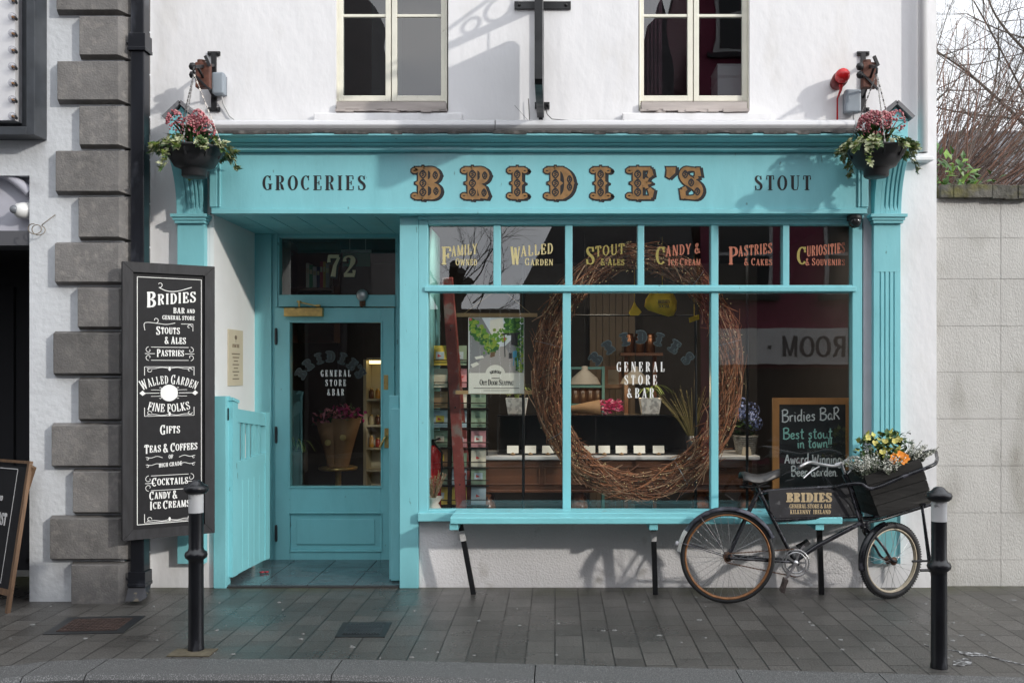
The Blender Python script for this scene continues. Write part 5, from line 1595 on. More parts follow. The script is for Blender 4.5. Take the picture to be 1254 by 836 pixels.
g.tube([B(924, 592), B(921, 600)], .012, 8)
g.build('saddle_spring', black, sd_)
# chainset
g = MB()
CA = V((.08, 1, .0)).normalized()
cc = BB - CA * .055
u = V((0, 0, 1)); w = CA.cross(u)
rc = 16.0 / FPX * (D + BB.y)
g.tube([cc + (u * math.cos(a) + w * math.sin(a)) * rc for a in [i * 2 * math.pi / 40 for i in range(40)]], .005, 6, closed=True)
g.tube([cc + (u * math.cos(a) + w * math.sin(a)) * rc * .78 for a in [i * 2 * math.pi / 40 for i in range(40)]], .006, 6, closed=True)
for i in range(44):
    a = i * 2 * math.pi / 44; d = u * math.cos(a) + w * math.sin(a)
    g.obox(cc + d * (rc + .004), d * .005, CA * .0015, d.cross(CA) * .0025)
for i in range(5):
    a = i * 2 * math.pi / 5 + .3; d = u * math.cos(a) + w * math.sin(a)
    g.bar(cc, cc + d * rc * .8, .014, .004, tuple(CA))
g.lathe([(.001, -.012), (.016, -.01), (.02, .01)], cc, 12, CA)
ck = g.build('chainring', chrome, bk)
g = MB()
e1 = at(958.5, 714, cc.y - .03)
g.bar(cc - CA * .015, e1, .018, .011, tuple(CA)); e2 = at(985, 668, BB.y + .07)
g.bar(BB + CA * .06, e2, .018, .011, tuple(CA)); g.build('crank', chrome, ck)
def pedal(e, sgn, rx=0):
    g = MB(); f = V((.3, 0, .95)).normalized() if rx else V((.85, 0, .5)).normalized(); nn = f.cross(CA)
    a = e + CA * .05 * sgn
    g.tube([e, e + CA * .1 * sgn], .006, 6)
    for s_ in (-1, 1): g.obox(a + f * .034 * s_, f * .012, CA * .044, nn * .013)
    g.obox(a - CA * .045, f * .036, CA * .002, nn * .011); g.obox(a + CA * .045, f * .036, CA * .002, nn * .011)
    g.build('pedal', rubber if not rx else mat('rusty pedal', (.06, .045, .04), .7, var=.4, vscale=40), bk)
pedal(e1, -1, 1); pedal(e2, 1)
g = MB()
ch = [HR - AXR * .05 + V((0, 0, .032)), cc + V((-.01, 0, rc + .004))]
ch2 = [cc + V((-.01, 0, -rc - .004)), HR - AXR * .05 + V((0, 0, -.032))]
for p, q in (ch, ch2):
    L_ = (q - p).length; n = int(L_ / .0127)
    for i in range(n): g.obox(p.lerp(q, (i + .5) / n), (q - p) / n * .45, CA * (.004 if i % 2 else .0025), V((0, 0, .0042 if i % 2 else .0033)))
for c0, rr_, s_ in ((cc, rc + .004, 1), (HR - AXR * .05, .032, -1)):
    n = max(6, int(math.pi * rr_ / .0127))
    for i in range(n + 1):
        a = math.pi * i / n; d = V((s_ * math.sin(a), 0, math.cos(a)))
        g.obox(c0 + V((-.005 * s_, 0, 0)) + d * rr_, d.cross(CA) * .006, CA * (.004 if i % 2 else .0025), d * .0038)
g.build('chain', mat('rusty chain', (.10, .055, .035), .6, metal=.4, var=.4, vscale=50), bk)
# frame sign
g = MB()
poly = [(941, 602), (946, 599.7), (1038, 597.3), (1051, 628.5), (1042, 630.5), (950, 634.5), (943, 625)]
def SM(px, py, h): return B(px, py, -.006 - h)
g.prism(list(reversed(poly)), SM, 0, .012)
fs_ = g.build('frame_sign', mat('black sign enamel', (.020, .020, .024), .45, var=.4, vscale=12, c2=(.08, .08, .085), c2amt=(.64, .7), c2scale=18), bk, bevel=.003)
g = MB()
SM2 = lambda x, y, h: B(x, -y, -.0185 - h)
write(g, 'BRIDIES', SM2, 991, -614.5, 11.5, xs=1.0, T=.3, t=.14, s=.09, track=.12, h=.001)
write(g, 'GENERAL STORE & BAR', SM2, 992.5, -622, 5.2, xs=.72, T=.22, t=.1, s=.07, track=.12, h=.001)
write(g, 'KILKENNY  IRELAND', SM2, 992.5, -629, 5.2, xs=.76, T=.22, t=.1, s=.07, track=.16, h=.001)
g.build('lettering', mat('aged cream gold paint', (.44, .34, .20), .5, var=.2, vscale=60), fs_)
# front carrier: tubes that wrap the crate, and the folding stand below
CO = -.33
g = MB()
K = lambda px, py, off=0.0: at(px, py, CO + off)
fl, fr_ = K(1069, 598, -.20), K(1143, 569, -.19)
bl_, br_ = K(1046, 588, .22), K(1141, 552, .25)
g.tube([V(q) for q in smoothline([tuple(B(1018, 597.5)), tuple(B(1035, 593.5, -.08)), tuple(K(1054, 592, -.19)), tuple(fl), tuple(K(1106, 583.5, -.20)), tuple(K(1141, 570, -.2)), tuple(K(1147, 564, -.1)), tuple(K(1147, 558, .1)), tuple(br_), tuple(K(1100, 565, .26)), tuple(bl_)], 5)], .0125, 10)
g.tube([B(1053, 634), K(1066, 634, -.02), K(1100, 627, -.02), K(1144, 612, -.02)], .012, 8)
g.tube([B(1056, 640), K(1080, 636, .1), K(1142, 617, .1)], .012, 8)
g.bar(K(1074, 632.5, -.18), K(1076, 630.5, .2), .03, .012); g.bar(K(1131, 617, -.18), K(1132, 615, .2), .03, .014)
for off in (-.1, .1): g.tube([B(1040, 597, off), B(1052, 636, off * .6)], .009, 8)
g.tube([K(1129, 619, -.16), K(1141, 700, -.12), at(1144, 725, CO - .1)], .010, 8); g.tube([K(1129, 619, .16), K(1139, 700, .12)], .010, 8)
g.tube([K(1117, 687, -.13), K(1146, 686, -.11)], .008, 8); g.tube([K(1127, 698, -.13), K(1146, 697.5, -.11)], .010, 8)
g.build('carrier_rack', bikem, bk)
# crate on the carrier
cr = thing('wooden_crate', K(1105, 640, 0), 'black wooden crate of flowers carried on the front of the bicycle', 'crate')
ex = (K(1141.6, 612.5, -.17) - K(1076, 632, -.17)); CL = ex.length; ex.normalize()
ez = V((-ex.z, 0, ex.x)).normalized()
ez = (ez * .985 + V((-.03, 0, 0))).normalized()
ey = V((-.10, 1, 0)).normalized()
o0 = K(1077, 632, -.165)
CH, CD = .30, .36
def KM(a, b, c_): return o0 + ex * a + ey * b + ez * c_
cw = mat('charred black wood', (.020, .019, .018), .75, spec=.3, var=.4, vscale=10, bump=.004, bscale=45, c2=(.085, .08, .072), c2amt=(.62, .75), c2scale=9, stretch=(.25, 1, 1))
g = MB()
t_ = .016
nb_ = 4
for i in range(nb_):
    z0, z1 = CH * i / nb_ + .0015, CH * (i + 1) / nb_ - .0015
    j = [rnd.uniform(-.002, .002) for _ in range(4)]
    def slab(a0, a1, b0, b1): g.faces([KM(a, b, c_) for c_ in (z0, z1) for a, b in ((a0, b0), (a1, b0), (a1, b1), (a0, b1))], [(0, 3, 2, 1), (4, 5, 6, 7), (0, 1, 5, 4), (1, 2, 6, 5), (2, 3, 7, 6), (3, 0, 4, 7)])
    fl_ = .05 * (i + .5) / nb_
    slab(-fl_ * .3, CL + fl_ * .2, j[0], t_ + j[0]); slab(-fl_ * .3, CL + fl_ * .2, CD - t_ + j[1], CD + j[1])
    slab(-fl_ * .3 + .001, t_ - fl_ * .3, t_ + .003, CD - t_ - .003); slab(CL - t_ + fl_ * .2, CL + fl_ * .2 - .001, t_ + .003, CD - t_ - .003)
g.faces([KM(a, b, c_) for c_ in (-.012, .0) for a, b in ((0, 0), (CL, 0), (CL, CD), (0, CD))], [(0, 3, 2, 1), (4, 5, 6, 7), (0, 1, 5, 4), (1, 2, 6, 5), (2, 3, 7, 6), (3, 0, 4, 7)])
g.build('box', cw, cr, bevel=.002)
g = MB(); g.faces([KM(.012, .016, CH - .05), KM(CL - .012, .016, CH - .05), KM(CL - .012, CD - .016, CH - .05), KM(.012, CD - .016, CH - .05)], [(0, 1, 2, 3)]); g.build('soil', mat('dark soil', (0, 0, 0)), cr)
r = random.Random(21)
hea = mat('silver heather', (.52, .52, .46), .7, var=.3, vscale=60)
hea2 = mat('grey green heather', (.13, .15, .11), .7, var=.3, vscale=60)
orange = mat('orange petal', (.72, .24, .012), .5, var=.15, vscale=30)
yellow = mat('yellow petal', (.70, .45, .03), .5, var=.2, vscale=30)
lime = mat('lime flower', (.50, .50, .13), .5, var=.25, vscale=40)
def plant(name, label, cat, a, b): return thing(name, KM(a, b, CH - .05), label, cat, 'plants growing in the bicycle crate')
def heather(a, b, label, n, lean, tall=.15):
    t_ = plant('heather', label, 'plant', a, b)
    g = MB(); base = KM(a, b, CH - .06)
    for k in range(n):
        d = (V((r.uniform(-.8, .8), r.uniform(-.8, .5), 1)) + V(lean)).normalized()
        ln = r.uniform(.7, 1.15) * tall * 1.35
        p = base + V((r.uniform(-.05, .05), r.uniform(-.04, .04), 0))
        q = p + d * ln
        g.tube([p, p.lerp(q, .5) + V((0, 0, .01)), q], [.003, .0025, .001], 4, 1)
        for j in range(16):
            f = .25 + .75 * j / 16
            c = p.lerp(q, f)
            g.leaf(c, d * .6 + rdir(r), d, r.uniform(.013, .022), .011, 0 if f > .45 else 1)
    g.build('foliage', [hea, hea2], t_)
heather(.04, .08, 'silver heather spilling over the crate by the handlebar', 46, (-.7, -.2, 0), .17)
heather(.13, .06, 'silver heather at the front of the crate beside the orange pansy', 38, (-.1, -.5, 0), .13)
heather(.33, .12, 'silver heather at the outer end of the bicycle crate', 46, (.6, -.3, 0), .16)
heather(.20, .28, 'silver heather at the back of the bicycle crate', 20, (.1, .2, .1), .15)
def bushy(a, b, label, n, mats, hh, wd):
    t_ = plant('primrose', label, 'plant', a, b)
    g = MB(); base = KM(a, b, CH - .05)
    for k in range(5):
        g.tube([base, base + V((r.uniform(-.04, .04), r.uniform(-.04, .04), hh * .8))], .003, 4, 0)
    for k in range(n):
        p = base + V((r.gauss(0, wd), r.gauss(0, wd * .8), r.uniform(.03, hh * 1.35)))
        g.leaf(p, rdir(r, .4), (0, 0, 1), r.uniform(.035, .065), r.uniform(.026, .045), r.choice((0, 1, 1, 2)))
    g.build('foliage', mats, t_)
    return t_, base
bushy(.09, .20, 'lime green leafy plant in the crate nearest the handlebar', 130, [g_dark, g_mid, lime], .20, .05)
bushy(.20, .16, 'lime green leafy plant in the middle of the bicycle crate', 150, [g_dark, g_mid, lime], .19, .05)
bushy(.31, .22, 'green leafy plant towards the outer end of the bicycle crate', 120, [g_dark, g_mid, lime], .17, .05)
def flowers(t_, base, pts, m, s):
    for p in pts:
        g = MB(); q = base + V((p[0], p[1] - .01, p[2] * 1.25 + .02))
        n_ = V((r.uniform(-.3, .2), -1, r.uniform(.3, .9))).normalized(); u = n_.orthogonal().normalized(); w = n_.cross(u)
        for i in range(5):
            a = i * 2 * math.pi / 5 + r.random()
            d = u * math.cos(a) + w * math.sin(a)
            c = q + d * s * .55
            pts_ = [c + (d * math.cos(b_) + n_.cross(d) * math.sin(b_) * .95) * s * .55 + n_ * (.006 * math.cos(b_) + .003 * i / 5) for b_ in [k * math.pi / 5 for k in range(10)]]
            g.face(pts_)
        g.ball(q + n_ * .006, s * .18, 6)
        g.build('flower', m, t_)
t_, base = bushy(.225, .05, 'orange pansy at the front edge of the bicycle crate', 40, [g_dark, g_mid, g_mid], .09, .03)
flowers(t_, base, [(-.03, -.03, .07), (.01, -.035, .085), (.035, -.03, .075), (-.005, -.045, .055), (.03, -.05, .05), (.055, -.03, .065), (-.04, -.045, .05)], orange, .026)
t_, base = bushy(.15, .14, 'yellow flowers among the leaves of the bicycle crate', 30, [g_dark, g_mid, lime], .14, .04)
flowers(t_, base, [(-.05, -.03, .16), (.02, -.03, .17), (.0, -.04, .11), (.09, -.03, .17), (-.09, .0, .19), (.13, .0, .18)], mat('pale lemon petal', (.55, .50, .14), .5), .022)
# ------------------------------------------------------------------ behind the shop window
# willow wreath hung behind the glass
WY = .20
wr = thing('willow_wreath', at(781, 613, WY), 'large oval wreath of brown willow twigs with tiny lights hung behind the window', 'wreath')
wc = at(781, 455, WY)
rx_, rz_ = sa(113, WY), sa(141, WY)
r = random.Random(5)
tw = [mat('red brown twig', (.36, .135, .06), .6, var=.4, vscale=30), mat('dark brown twig', (.19, .075, .038), .6, var=.4, vscale=30), mat('pale brown twig', (.46, .27, .16), .6, var=.3, vscale=30)]
g = MB()
def wring(a, off_r, off_y): return wc + V(((rx_ + off_r) * math.cos(a), off_y, (rz_ + off_r) * math.sin(a)))
for k in range(2100):
    a0 = r.uniform(0, 2 * math.pi); ln = r.uniform(.14, .5) * r.choice((1, -1))
    m_ = math.sqrt(r.random()) * .112; ph = r.uniform(0, 6.28)
    tw_ = r.uniform(-1.6, 1.6)
    n = 6
    flick = r.random() < .3
    pts, rad = [], r.uniform(.0022, .0062)
    for i in range(n + 1):
        f = i / n
        ph2 = ph + tw_ * f
        s_ = m_ * (1 + (.55 * max(0, f - .6) / .4 if flick else 0))
        pts.append(wring(a0 + ln * f, s_ * math.cos(ph2), s_ * .8 * math.sin(ph2)))
    g.tube(pts, [rad * (1 - .55 * i / n) for i in range(n + 1)], 4, r.choice((0, 0, 1, 1, 2)), caps=False)
tb = g.build('twigs', tw, wr)
g = MB()
for k in range(6):                                # wire of the fairy lights wound round
    pts = [wring(2 * math.pi * i / 160 + k * .4, .105 * math.cos(i * (1.1 + .12 * k)), .085 * math.sin(i * (1.1 + .12 * k))) for i in range(160)]
    g.tube(pts, .0014, 4, closed=True)
g.build('light_wire', mat('dark wire', (.015, .015, .014), .5), wr)
g = MB()
for k in range(420):
    a = r.uniform(0, 6.283); m_ = r.uniform(.085, .125); ph = r.uniform(math.pi, 2 * math.pi) if r.random() < .75 else r.uniform(0, 6.28)
    g.ball(wring(a, m_ * math.cos(ph), m_ * .85 * math.sin(ph)), .0034, 5)
o = g.build('fairy_lights', mat('tiny warm bulb', (.75, .60, .30), .3, emit=(1, .75, .35), estr=.25), wr)
o['kind'] = 'stuff'
g = MB(); g.tube([wring(math.pi / 2, .06, 0), wring(math.pi / 2, .06, 0) + V((0, 0, .28))], .003, 5)
for a in (.25, .9, 2.9, 3.7, 5.2): 
    ring = [wring(a, .105 * math.cos(b_), .09 * math.sin(b_)) for b_ in [i * math.pi / 6 for i in range(12)]]
    g.tube(ring, .002, 4, closed=True)
g.build('hanging_wire', mat('silver wire', (.4, .4, .42), .35, metal=.7), wr)

# poster on wooden battens
po = thing('hanging_poster', at(608, 484, .28), 'hanging poster of an outdoor seating lane with wooden battens in the window', 'poster')
PO = .28
pine = mat('pale pine batten', (.42, .26, .12), .55, var=.15, vscale=10, stretch=(.3, 1, 1))
g = MB(); g.box(xa(559, PO), xa(658, PO), PO - .012, PO + .012, za(388, PO), za(383.5, PO)); g.build('batten', pine, po, bevel=.002)
g = MB(); g.box(xa(558, PO), xa(657, PO), PO - .012, PO + .012, za(482.5, PO), za(478, PO)); g.build('batten', pine, po, bevel=.002)
g = MB(); g.tube([at(568, 384, PO), at(612, 352, PO + .02), at(650, 384, PO)], .002, 4); g.tube([at(612, 352, PO + .02), at(612, 300, PO + .03)], .002, 4); g.build('cord', mat('jute cord', (.40, .30, .17), .9), po)
def pmat(n, c): return mat('poster ' + n, c, .55)
pm = [pmat('paper', (.74, .71, .62)), pmat('sky', (.62, .66, .70)), pmat('wall grey', (.22, .22, .225)), pmat('lane grey', (.36, .33, .31)), pmat('dark green', (.025, .11, .02)), pmat('bright green', (.11, .26, .03)), pmat('lime', (.24, .33, .04)),
      pmat('black', (.02, .02, .022)), pmat('blue', (.07, .30, .45)), pmat('red', (.45, .06, .05)), pmat('brown', (.16, .09, .05)), pmat('ink', (.03, .028, .026))]
g = MB()
PM = lambda px, py, h: at(px, py, PO - .013 - h)
LYR = [0]
def pq(pts, mi):
    LYR[0] += 1
    a = sum(pts[i][0] * pts[(i + 1) % len(pts)][1] - pts[(i + 1) % len(pts)][0] * pts[i][1] for i in range(len(pts)))
    if a > 0: pts = pts[::-1]
    g.face([PM(x, y, .0012 + LYR[0] * .000006) for x, y in pts], mi)
g.prism([(573.5, 388.5), (573.5, 482), (642, 482), (642, 388.5)], PM, 0, .001, 0)
pq([(574, 389), (641.5, 389), (641.5, 457), (574, 457)], 1)
pq([(600, 392), (615, 389), (619, 410), (600, 412)], 0)
pq([(575, 389), (590, 389), (607, 418), (607, 428), (575, 452)], 2)
pq([(590, 457), (612, 424), (620, 424), (641.5, 457)], 3); pq([(574, 457), (574, 452), (607, 426), (613, 424), (598, 457)], 3)
pq([(618, 424), (641, 457), (641.5, 420), (630, 412)], 2)
rr = random.Random(9)
def blobs(n, box, mats_, s0, s1):
    for _ in range(n):
        x, y = rr.uniform(box[0], box[2]), rr.uniform(box[1], box[3])
        s_ = rr.uniform(s0, s1); k = rr.randint(5, 7); a0 = rr.random() * 6
        pts = []
        for i in range(k):
            ra = s_ * rr.uniform(.6, 1.2)
            pts.append((min(641.3, max(574.3, x + ra * math.cos(a0 + i * 6.283 / k))), min(456.8, max(389.2, y + ra * math.sin(a0 + i * 6.283 / k)))))
        pq(pts, rr.choice(mats_))
for i in range(80):
    f = rr.random(); x = 576 + 30 * f; y = 393 + 32 * f
    blobs(2, (x - 5, y - 5, x + 4, y + 9), (4, 4, 5, 6), 1.6, 3.8)
blobs(110, (619, 389, 641, 410), (4, 4, 5), 1.6, 4); blobs(45, (604, 402, 620, 418), (5, 5, 6), 1.2, 2.8); blobs(70, (632, 412, 641, 455), (4, 5, 6), 1.2, 3); blobs(28, (592, 420, 606, 434), (5, 4, 6), 1, 2.4)
pq([(615, 408), (637, 407), (637, 409), (615, 410)], 7); pq([(617, 409), (618, 409), (619, 437), (618, 437)], 7); pq([(626, 409), (634, 409), (634, 424), (626, 422)], 7)
pq([(628, 430), (633, 429), (633, 437), (628, 438)], 8); pq([(629, 438), (630, 438), (629, 448), (628, 448)], 8); pq([(633, 438), (634, 438), (635, 449), (634, 449)], 8)
pq([(623, 432), (627, 432), (627, 439), (623, 439)], 7); pq([(574.5, 389.5), (578, 389.5), (578, 392.5), (574.5, 392.5)], 9); pq([(600, 432), (606, 430), (606, 436), (600, 438)], 10)
pq([(576, 446), (584, 443), (587, 446), (579, 450)], 0); pq([(581, 437), (591, 435), (593, 438), (583, 440)], 0); pq([(617, 413), (618.5, 413), (618.5, 417), (617, 417)], 9)
pq([(574, 456.5), (641.5, 456.5), (641.5, 481.5), (574, 481.5)], 0)
pq([(606.5 + 12 * math.cos(a), 457.5 - 11 * math.sin(a)) for a in [i * math.pi / 12 for i in range(13)]], 0)
PT = lambda x, y, h: PM(x, -y, .0055 + h)
write(g, 'BRIDIES', PT, 606.8, -456.5, 3.4, xs=.8, T=.26, t=.13, s=.05, arc=12, h=.0004, mi=11)
write(g, 'OUT DOOR SEATING', PT, 608, -471.5, 7.2, xs=.70, T=.15, t=.055, s=.04, track=.05, small=.72, h=.0004, mi=11)
g.ribbon([(580, -475, .6), (636, -475, .6)], PT, 0, .0004, 0, 11); g.ribbon([(592, -478, .4), (624, -478, .4)], PT, 0, .0004, 0, 11); g.ribbon([(602, -463, .8), (612, -463, .8)], PT, 0, .0004, 0, 11)
g.build('print', pm, po)

# red wooden ladder leaning in the left corner
la = thing('wooden_ladder', at(557, 640, .75), 'red painted wooden ladder leaning at the left side of the shop window', 'ladder')
redw = mat('worn red paint', (.20, .035, .028), .6, var=.3, vscale=9, bump=.002, bscale=40, c2=(.20, .14, .12), c2amt=(.56, .68), c2scale=9)
p0, p1 = at(548, 340, .5), at(567, 655, .62)
g = MB(); g.bar(p0, p1, .085, .035, (0, 1, 0)); g.build('stile', redw, la, bevel=.003)
q0, q1 = at(548, 340, .86), at(576, 655, .98)
g = MB(); g.bar(q0, q1, .085, .035, (0, 1, 0)); g.build('stile', redw, la, bevel=.003)
for f in (.08, .25, .42, .59, .76, .93):
    g = MB(); g.tube([p0.lerp(p1, f), q0.lerp(q1, f)], .016, 8); g.build('rung', redw, la)
g = MB()
for f in (.2, .5, .8): g.ball(p0.lerp(p1, f) + V((0, -.018, 0)), .007, 6)
g.build('bolt', black, la)

# wire rack of greeting cards
CRY = .95
rk = thing('card_rack', at(568, 640, CRY), 'dark wire rack of greeting cards beside the red ladder', 'rack')
wire = mat('dark rack wire', (.02, .02, .022), .4, metal=.3)
g = MB()
rz0, rz1 = za(660, CRY), za(405, CRY)
for px in (531, 552, 574, 596): g.tube([(xa(px, CRY), CRY + .05, rz0), (xa(px, CRY), CRY + .05, rz1)], .006, 6)
rows = [(424, 446), (452, 473), (480, 498), (503, 522), (528, 546), (550, 570), (573, 592), (597, 616)]
for a, b in rows:
    g.box(xa(528, CRY), xa(599, CRY), CRY - .05, CRY + .045, za(b + 3, CRY), za(b + 2, CRY))
    g.tube([(xa(528, CRY), CRY - .05, za(b - 5, CRY)), (xa(599, CRY), CRY - .05, za(b - 5, CRY))], .004, 5)
for sx in (-.12, .12): g.tube([(xa(564, CRY) + sx, CRY - .1, 0.02), (xa(564, CRY) + sx, CRY + .15, .02)], .012, 6)
g.build('wire_frame', wire, rk)
rr = random.Random(12)
cm = {'cream': (.60, .56, .46), 'white': (.68, .67, .64), 'pale blue': (.36, .46, .52), 'black': (.03, .03, .035), 'pink': (.52, .24, .26), 'kraft brown': (.28, .18, .10), 'sage green': (.20, .28, .20), 'yellow': (.60, .46, .07)}
for i, (a, b) in enumerate(rows):
    for j, px in enumerate((530, 553.5, 577)):
        w_ = 18
        nm = rr.choice(list(cm)); lab_row = ('top', 'second', 'third', 'fourth', 'fifth', 'sixth', 'seventh', 'lowest')[i]; lab_col = ('left', 'middle', 'right')[j]
        if j == 1 and i < 7 and False: continue
        g = MB(); yy = CRY - .03
        g.obox(V((xa(px + w_ / 2, yy), yy, za((a + b) / 2, yy))), V((sa(w_ / 2, yy), 0, 0)), V((0, .003, 0)), V((0, .014, sa((b - a) / 2 + 1, yy))))
        M = plane_map(yy - .004)
        def MC(u, v, h, px=px, a=a, b=b, yy=yy): return V((xa(px + u, yy), yy - .0045 + .014 * (1 - v / (b - a) * 2) * 1.0 - h, za(a + v, yy)))
        hgt = b - a
        kind = ''
        if i == 0 and j == 2 or (i == 1 and j == 1):
            kind = 'red star '; nm = 'pink'
            g.face([MC(9 + (7 if k % 2 == 0 else 3) * math.sin(k * math.pi / 5), hgt / 2 - (7 if k % 2 == 0 else 3) * math.cos(k * math.pi / 5), .004) for k in range(10)][::-1], 1)
        elif rr.random() < .6:
            g.face([MC(4, hgt * .3, .002), MC(4, hgt * .7, .002), MC(14, hgt * .7, .002), MC(14, hgt * .3, .002)], 2)
            g.face([MC(6, hgt * .4, .003), MC(6, hgt * .6, .003), MC(11, hgt * .55, .003)], 1)
        o = centred(g, 'greeting_card', [mat(nm + ' card', cm[nm], .6), mat('card red print', (.42, .05, .05), .6), mat(rr.choice(list(cm)) + ' card print', cm[rr.choice(list(cm))], .6)],
                    f'{kind or nm + " "}greeting card at the {lab_col} of the {lab_row} row of the card rack', 'card', 'greeting cards in the wire rack')

# fire extinguisher and dried flowers in the corner
fe = thing('fire_extinguisher', at(531, 640, .9), 'red fire extinguisher standing in the left corner of the window', 'fire extinguisher')
c = at(530, 590, .78); c = V((c.x, .78, .02)); hh = za(545, .78) - .02
g = MB(); g.lathe([(.06, 0), (.07, .02), (.07, hh - .07), (.05, hh - .02), (.02, hh), (.001, hh)], c, 18); g.build('body', mat('red enamel', (.40, .012, .015), .25), fe)
g = MB(); g.tube([c + V((0, 0, hh)), c + V((0, 0, hh + .05))], .014, 8); g.bar(c + V((-.01, -.01, hh + .03)), c + V((.06, -.03, hh + .06)), .02, .012); g.tube([c + V((.01, -.01, hh + .02)), c + V((.08, -.04, hh - .06)), c + V((.075, -.04, hh - .25))], .008, 6); g.build('valve', black, fe)
df = thing('dried_flowers', at(531, 630, .42), 'dried flowers in a white wrapped pot at the left foot of the window', 'flowers')
c = V((xa(531, .40), .42, .44)); ht = za(600, .42) - .44
r = random.Random(31)
g = MB(); g.lathe([(.05, 0), (.062, .04), (.058, .09), (.035, .13), (.055, .16), (.07, .18)], c, 14); g.build('pot', mat('white paper wrap', (.62, .58, .52), .8, var=.1, bump=.01, bscale=25), df)
g = MB()
for k in range(70):
    d = V((r.uniform(-.45, .45), r.uniform(-.3, .3), 1)).normalized(); ln = r.uniform(.10, .24)
    p = c + V((0, 0, .14)); q = p + d * ln
    g.tube([p, q], .0014, 4, caps=False)
    for j in range(7): g.leaf(q - d * .012 * j, d + rdir(r) * .6, d, .02, .008, 1 if k % 2 else 2)
g.build('stems', [mat('dry stem', (.28, .20, .10), .8), mat('dry straw flower', (.42, .28, .14), .8), mat('dry pink flower', (.36, .20, .16), .8)], df)

# marble-topped counter with glass case
TY = .95
ct = thing('counter', at(755, 640, TY), 'dark wooden counter with turned legs and a white marble top behind the wreath', 'counter')
maho = mat('dark mahogany', (.12, .05, .027), .35, var=.4, vscale=5, stretch=(.3, 1, 1))
tx0, tx1 = xa(579, TY), xa(931, TY)
tz = za(558, TY)
g = MB(); g.box(tx0, tx1, TY, TY + .62, tz - .035, tz); g.build('marble_top', mat('white marble', (.62, .62, .63), .2, var=.1, vscale=3), ct, bevel=.008)
g = MB()
g.box(tx0 + .04, tx1 - .06, TY + .03, TY + .58, za(601, TY), tz - .036)
for a, b in ((592, 661), (666, 750), (756, 850), (856, 915)):
    x0, x1, z0, z1 = xa(a, TY), xa(b, TY), za(594, TY), za(571, TY)
    for q in ((x0, x1, z1 - .012, z1), (x0, x1, z0, z0 + .012), (x0, x0 + .012, z0 + .013, z1 - .013), (x1 - .012, x1, z0 + .013, z1 - .013)): g.box(q[0], q[1], TY + .018, TY + .029, q[2], q[3])
g.box(tx0 + .03, tx1 - .05, TY + .012, TY + .029, za(603, TY), za(600, TY))
g.build('apron', maho, ct, bevel=.003)
for px in (595, 708, 858, 915):
    for dy in (.09, .5):
        g = MB(); lz = za(603, TY) - .002
        g.lathe([(.05, lz), (.055, lz - .03), (.035, lz - .05), (.075, lz - .09), (.085, lz - .14), (.07, lz - .2), (.035, lz - .25), (.05, lz - .28), (.03, lz - .36), (.028, .08), (.045, .05), (.04, .02)], (xa(px, TY + dy), TY + dy, 0), 18)
        g.build('leg', mat('turned wood', (.19, .07, .032), .3, var=.3, vscale=6), ct)
CYD = TY + .12
gc = thing('display_case', at(730, 556, CYD), 'low glass display case with a black top standing on the marble counter', 'display case')
kx0, kx1, kz0, kz1 = xa(609, CYD), xa(850, CYD), tz + .001, za(508, CYD)
g = MB(); g.box(kx0, kx1, CYD, CYD + .42, kz1 - .012, kz1); g.build('top', mat('gloss black glass', (.012, .012, .014), .06), gc, bevel=.002)
g = MB(); g.box(kx0, kx1, CYD, CYD + .42, kz0, kz0 + .012); g.box(kx0, kx1, CYD + .40, CYD + .42, kz0 + .012, kz1 - .013)
for x in (kx0, (kx0 + kx1) / 2 - .004, kx1 - .01): g.box(x, x + .008, CYD, CYD + .008, kz0 + .012, kz1 - .013)
g.build('frame', mat('black case frame', (.02, .02, .022), .35), gc)
g = MB(); g.box(kx0 + .009, kx1 - .011, CYD + .002, CYD + .005, kz0 + .012, kz1 - .013); g.build('pane', glass_mat('case glass', 1.4), gc)
g = MB()
rr = random.Random(8)
for px in (628, 649, 671, 723, 740, 761, 783, 807, 828):
    pass
card_m = mat('white price card', (.72, .71, .66), .6)
names = ('first', 'second', 'third', 'fourth', 'fifth', 'sixth', 'seventh', 'eighth')
for i, px in enumerate((628, 649.5, 671, 722, 740, 761, 783, 806.5)):
    y = CYD - .05
    c = V((xa(px, y), y, tz + .002))
    th = thing('price_card', c, f'white price card on a wooden block, {names[i]} from the left along the counter', 'card', 'price cards along the counter')
    w_, h_ = sa(7, y), sa(9, y)
    g = MB(); g.faces([c + V((-w_, -.012, .016)), c + V((w_, -.012, .016)), c + V((w_, .012, .016 + h_)), c + V((-w_, .012, .016 + h_)), c + V((-w_, -.010, .016)), c + V((w_, -.010, .016)), c + V((w_, .014, .016 + h_)), c + V((-w_, .014, .016 + h_))], [(0, 1, 2, 3), (7, 6, 5, 4), (0, 4, 5, 1), (3, 2, 6, 7), (0, 3, 7, 4), (1, 5, 6, 2)])
    for k in range(2): g.ribbon([(-w_ * .7, .35 + .3 * k, .0035), (w_ * rr.uniform(.3, .7), .35 + .3 * k, .0035)], lambda x, v, h: c + V((x, -.012 + .024 * v - .0015 - h, .016 + h_ * v)), 0, .0003, 0, 1)
    g.build('card', [card_m, mat('dark print', (.05, .05, .05), .7)], th)
    g = MB(); g.lathe([(.016, 0), (.022, .006), (.016, .018), (.006, .026)], c, 10); g.build('block', mat('wooden block', (.26, .15, .07), .6), th)

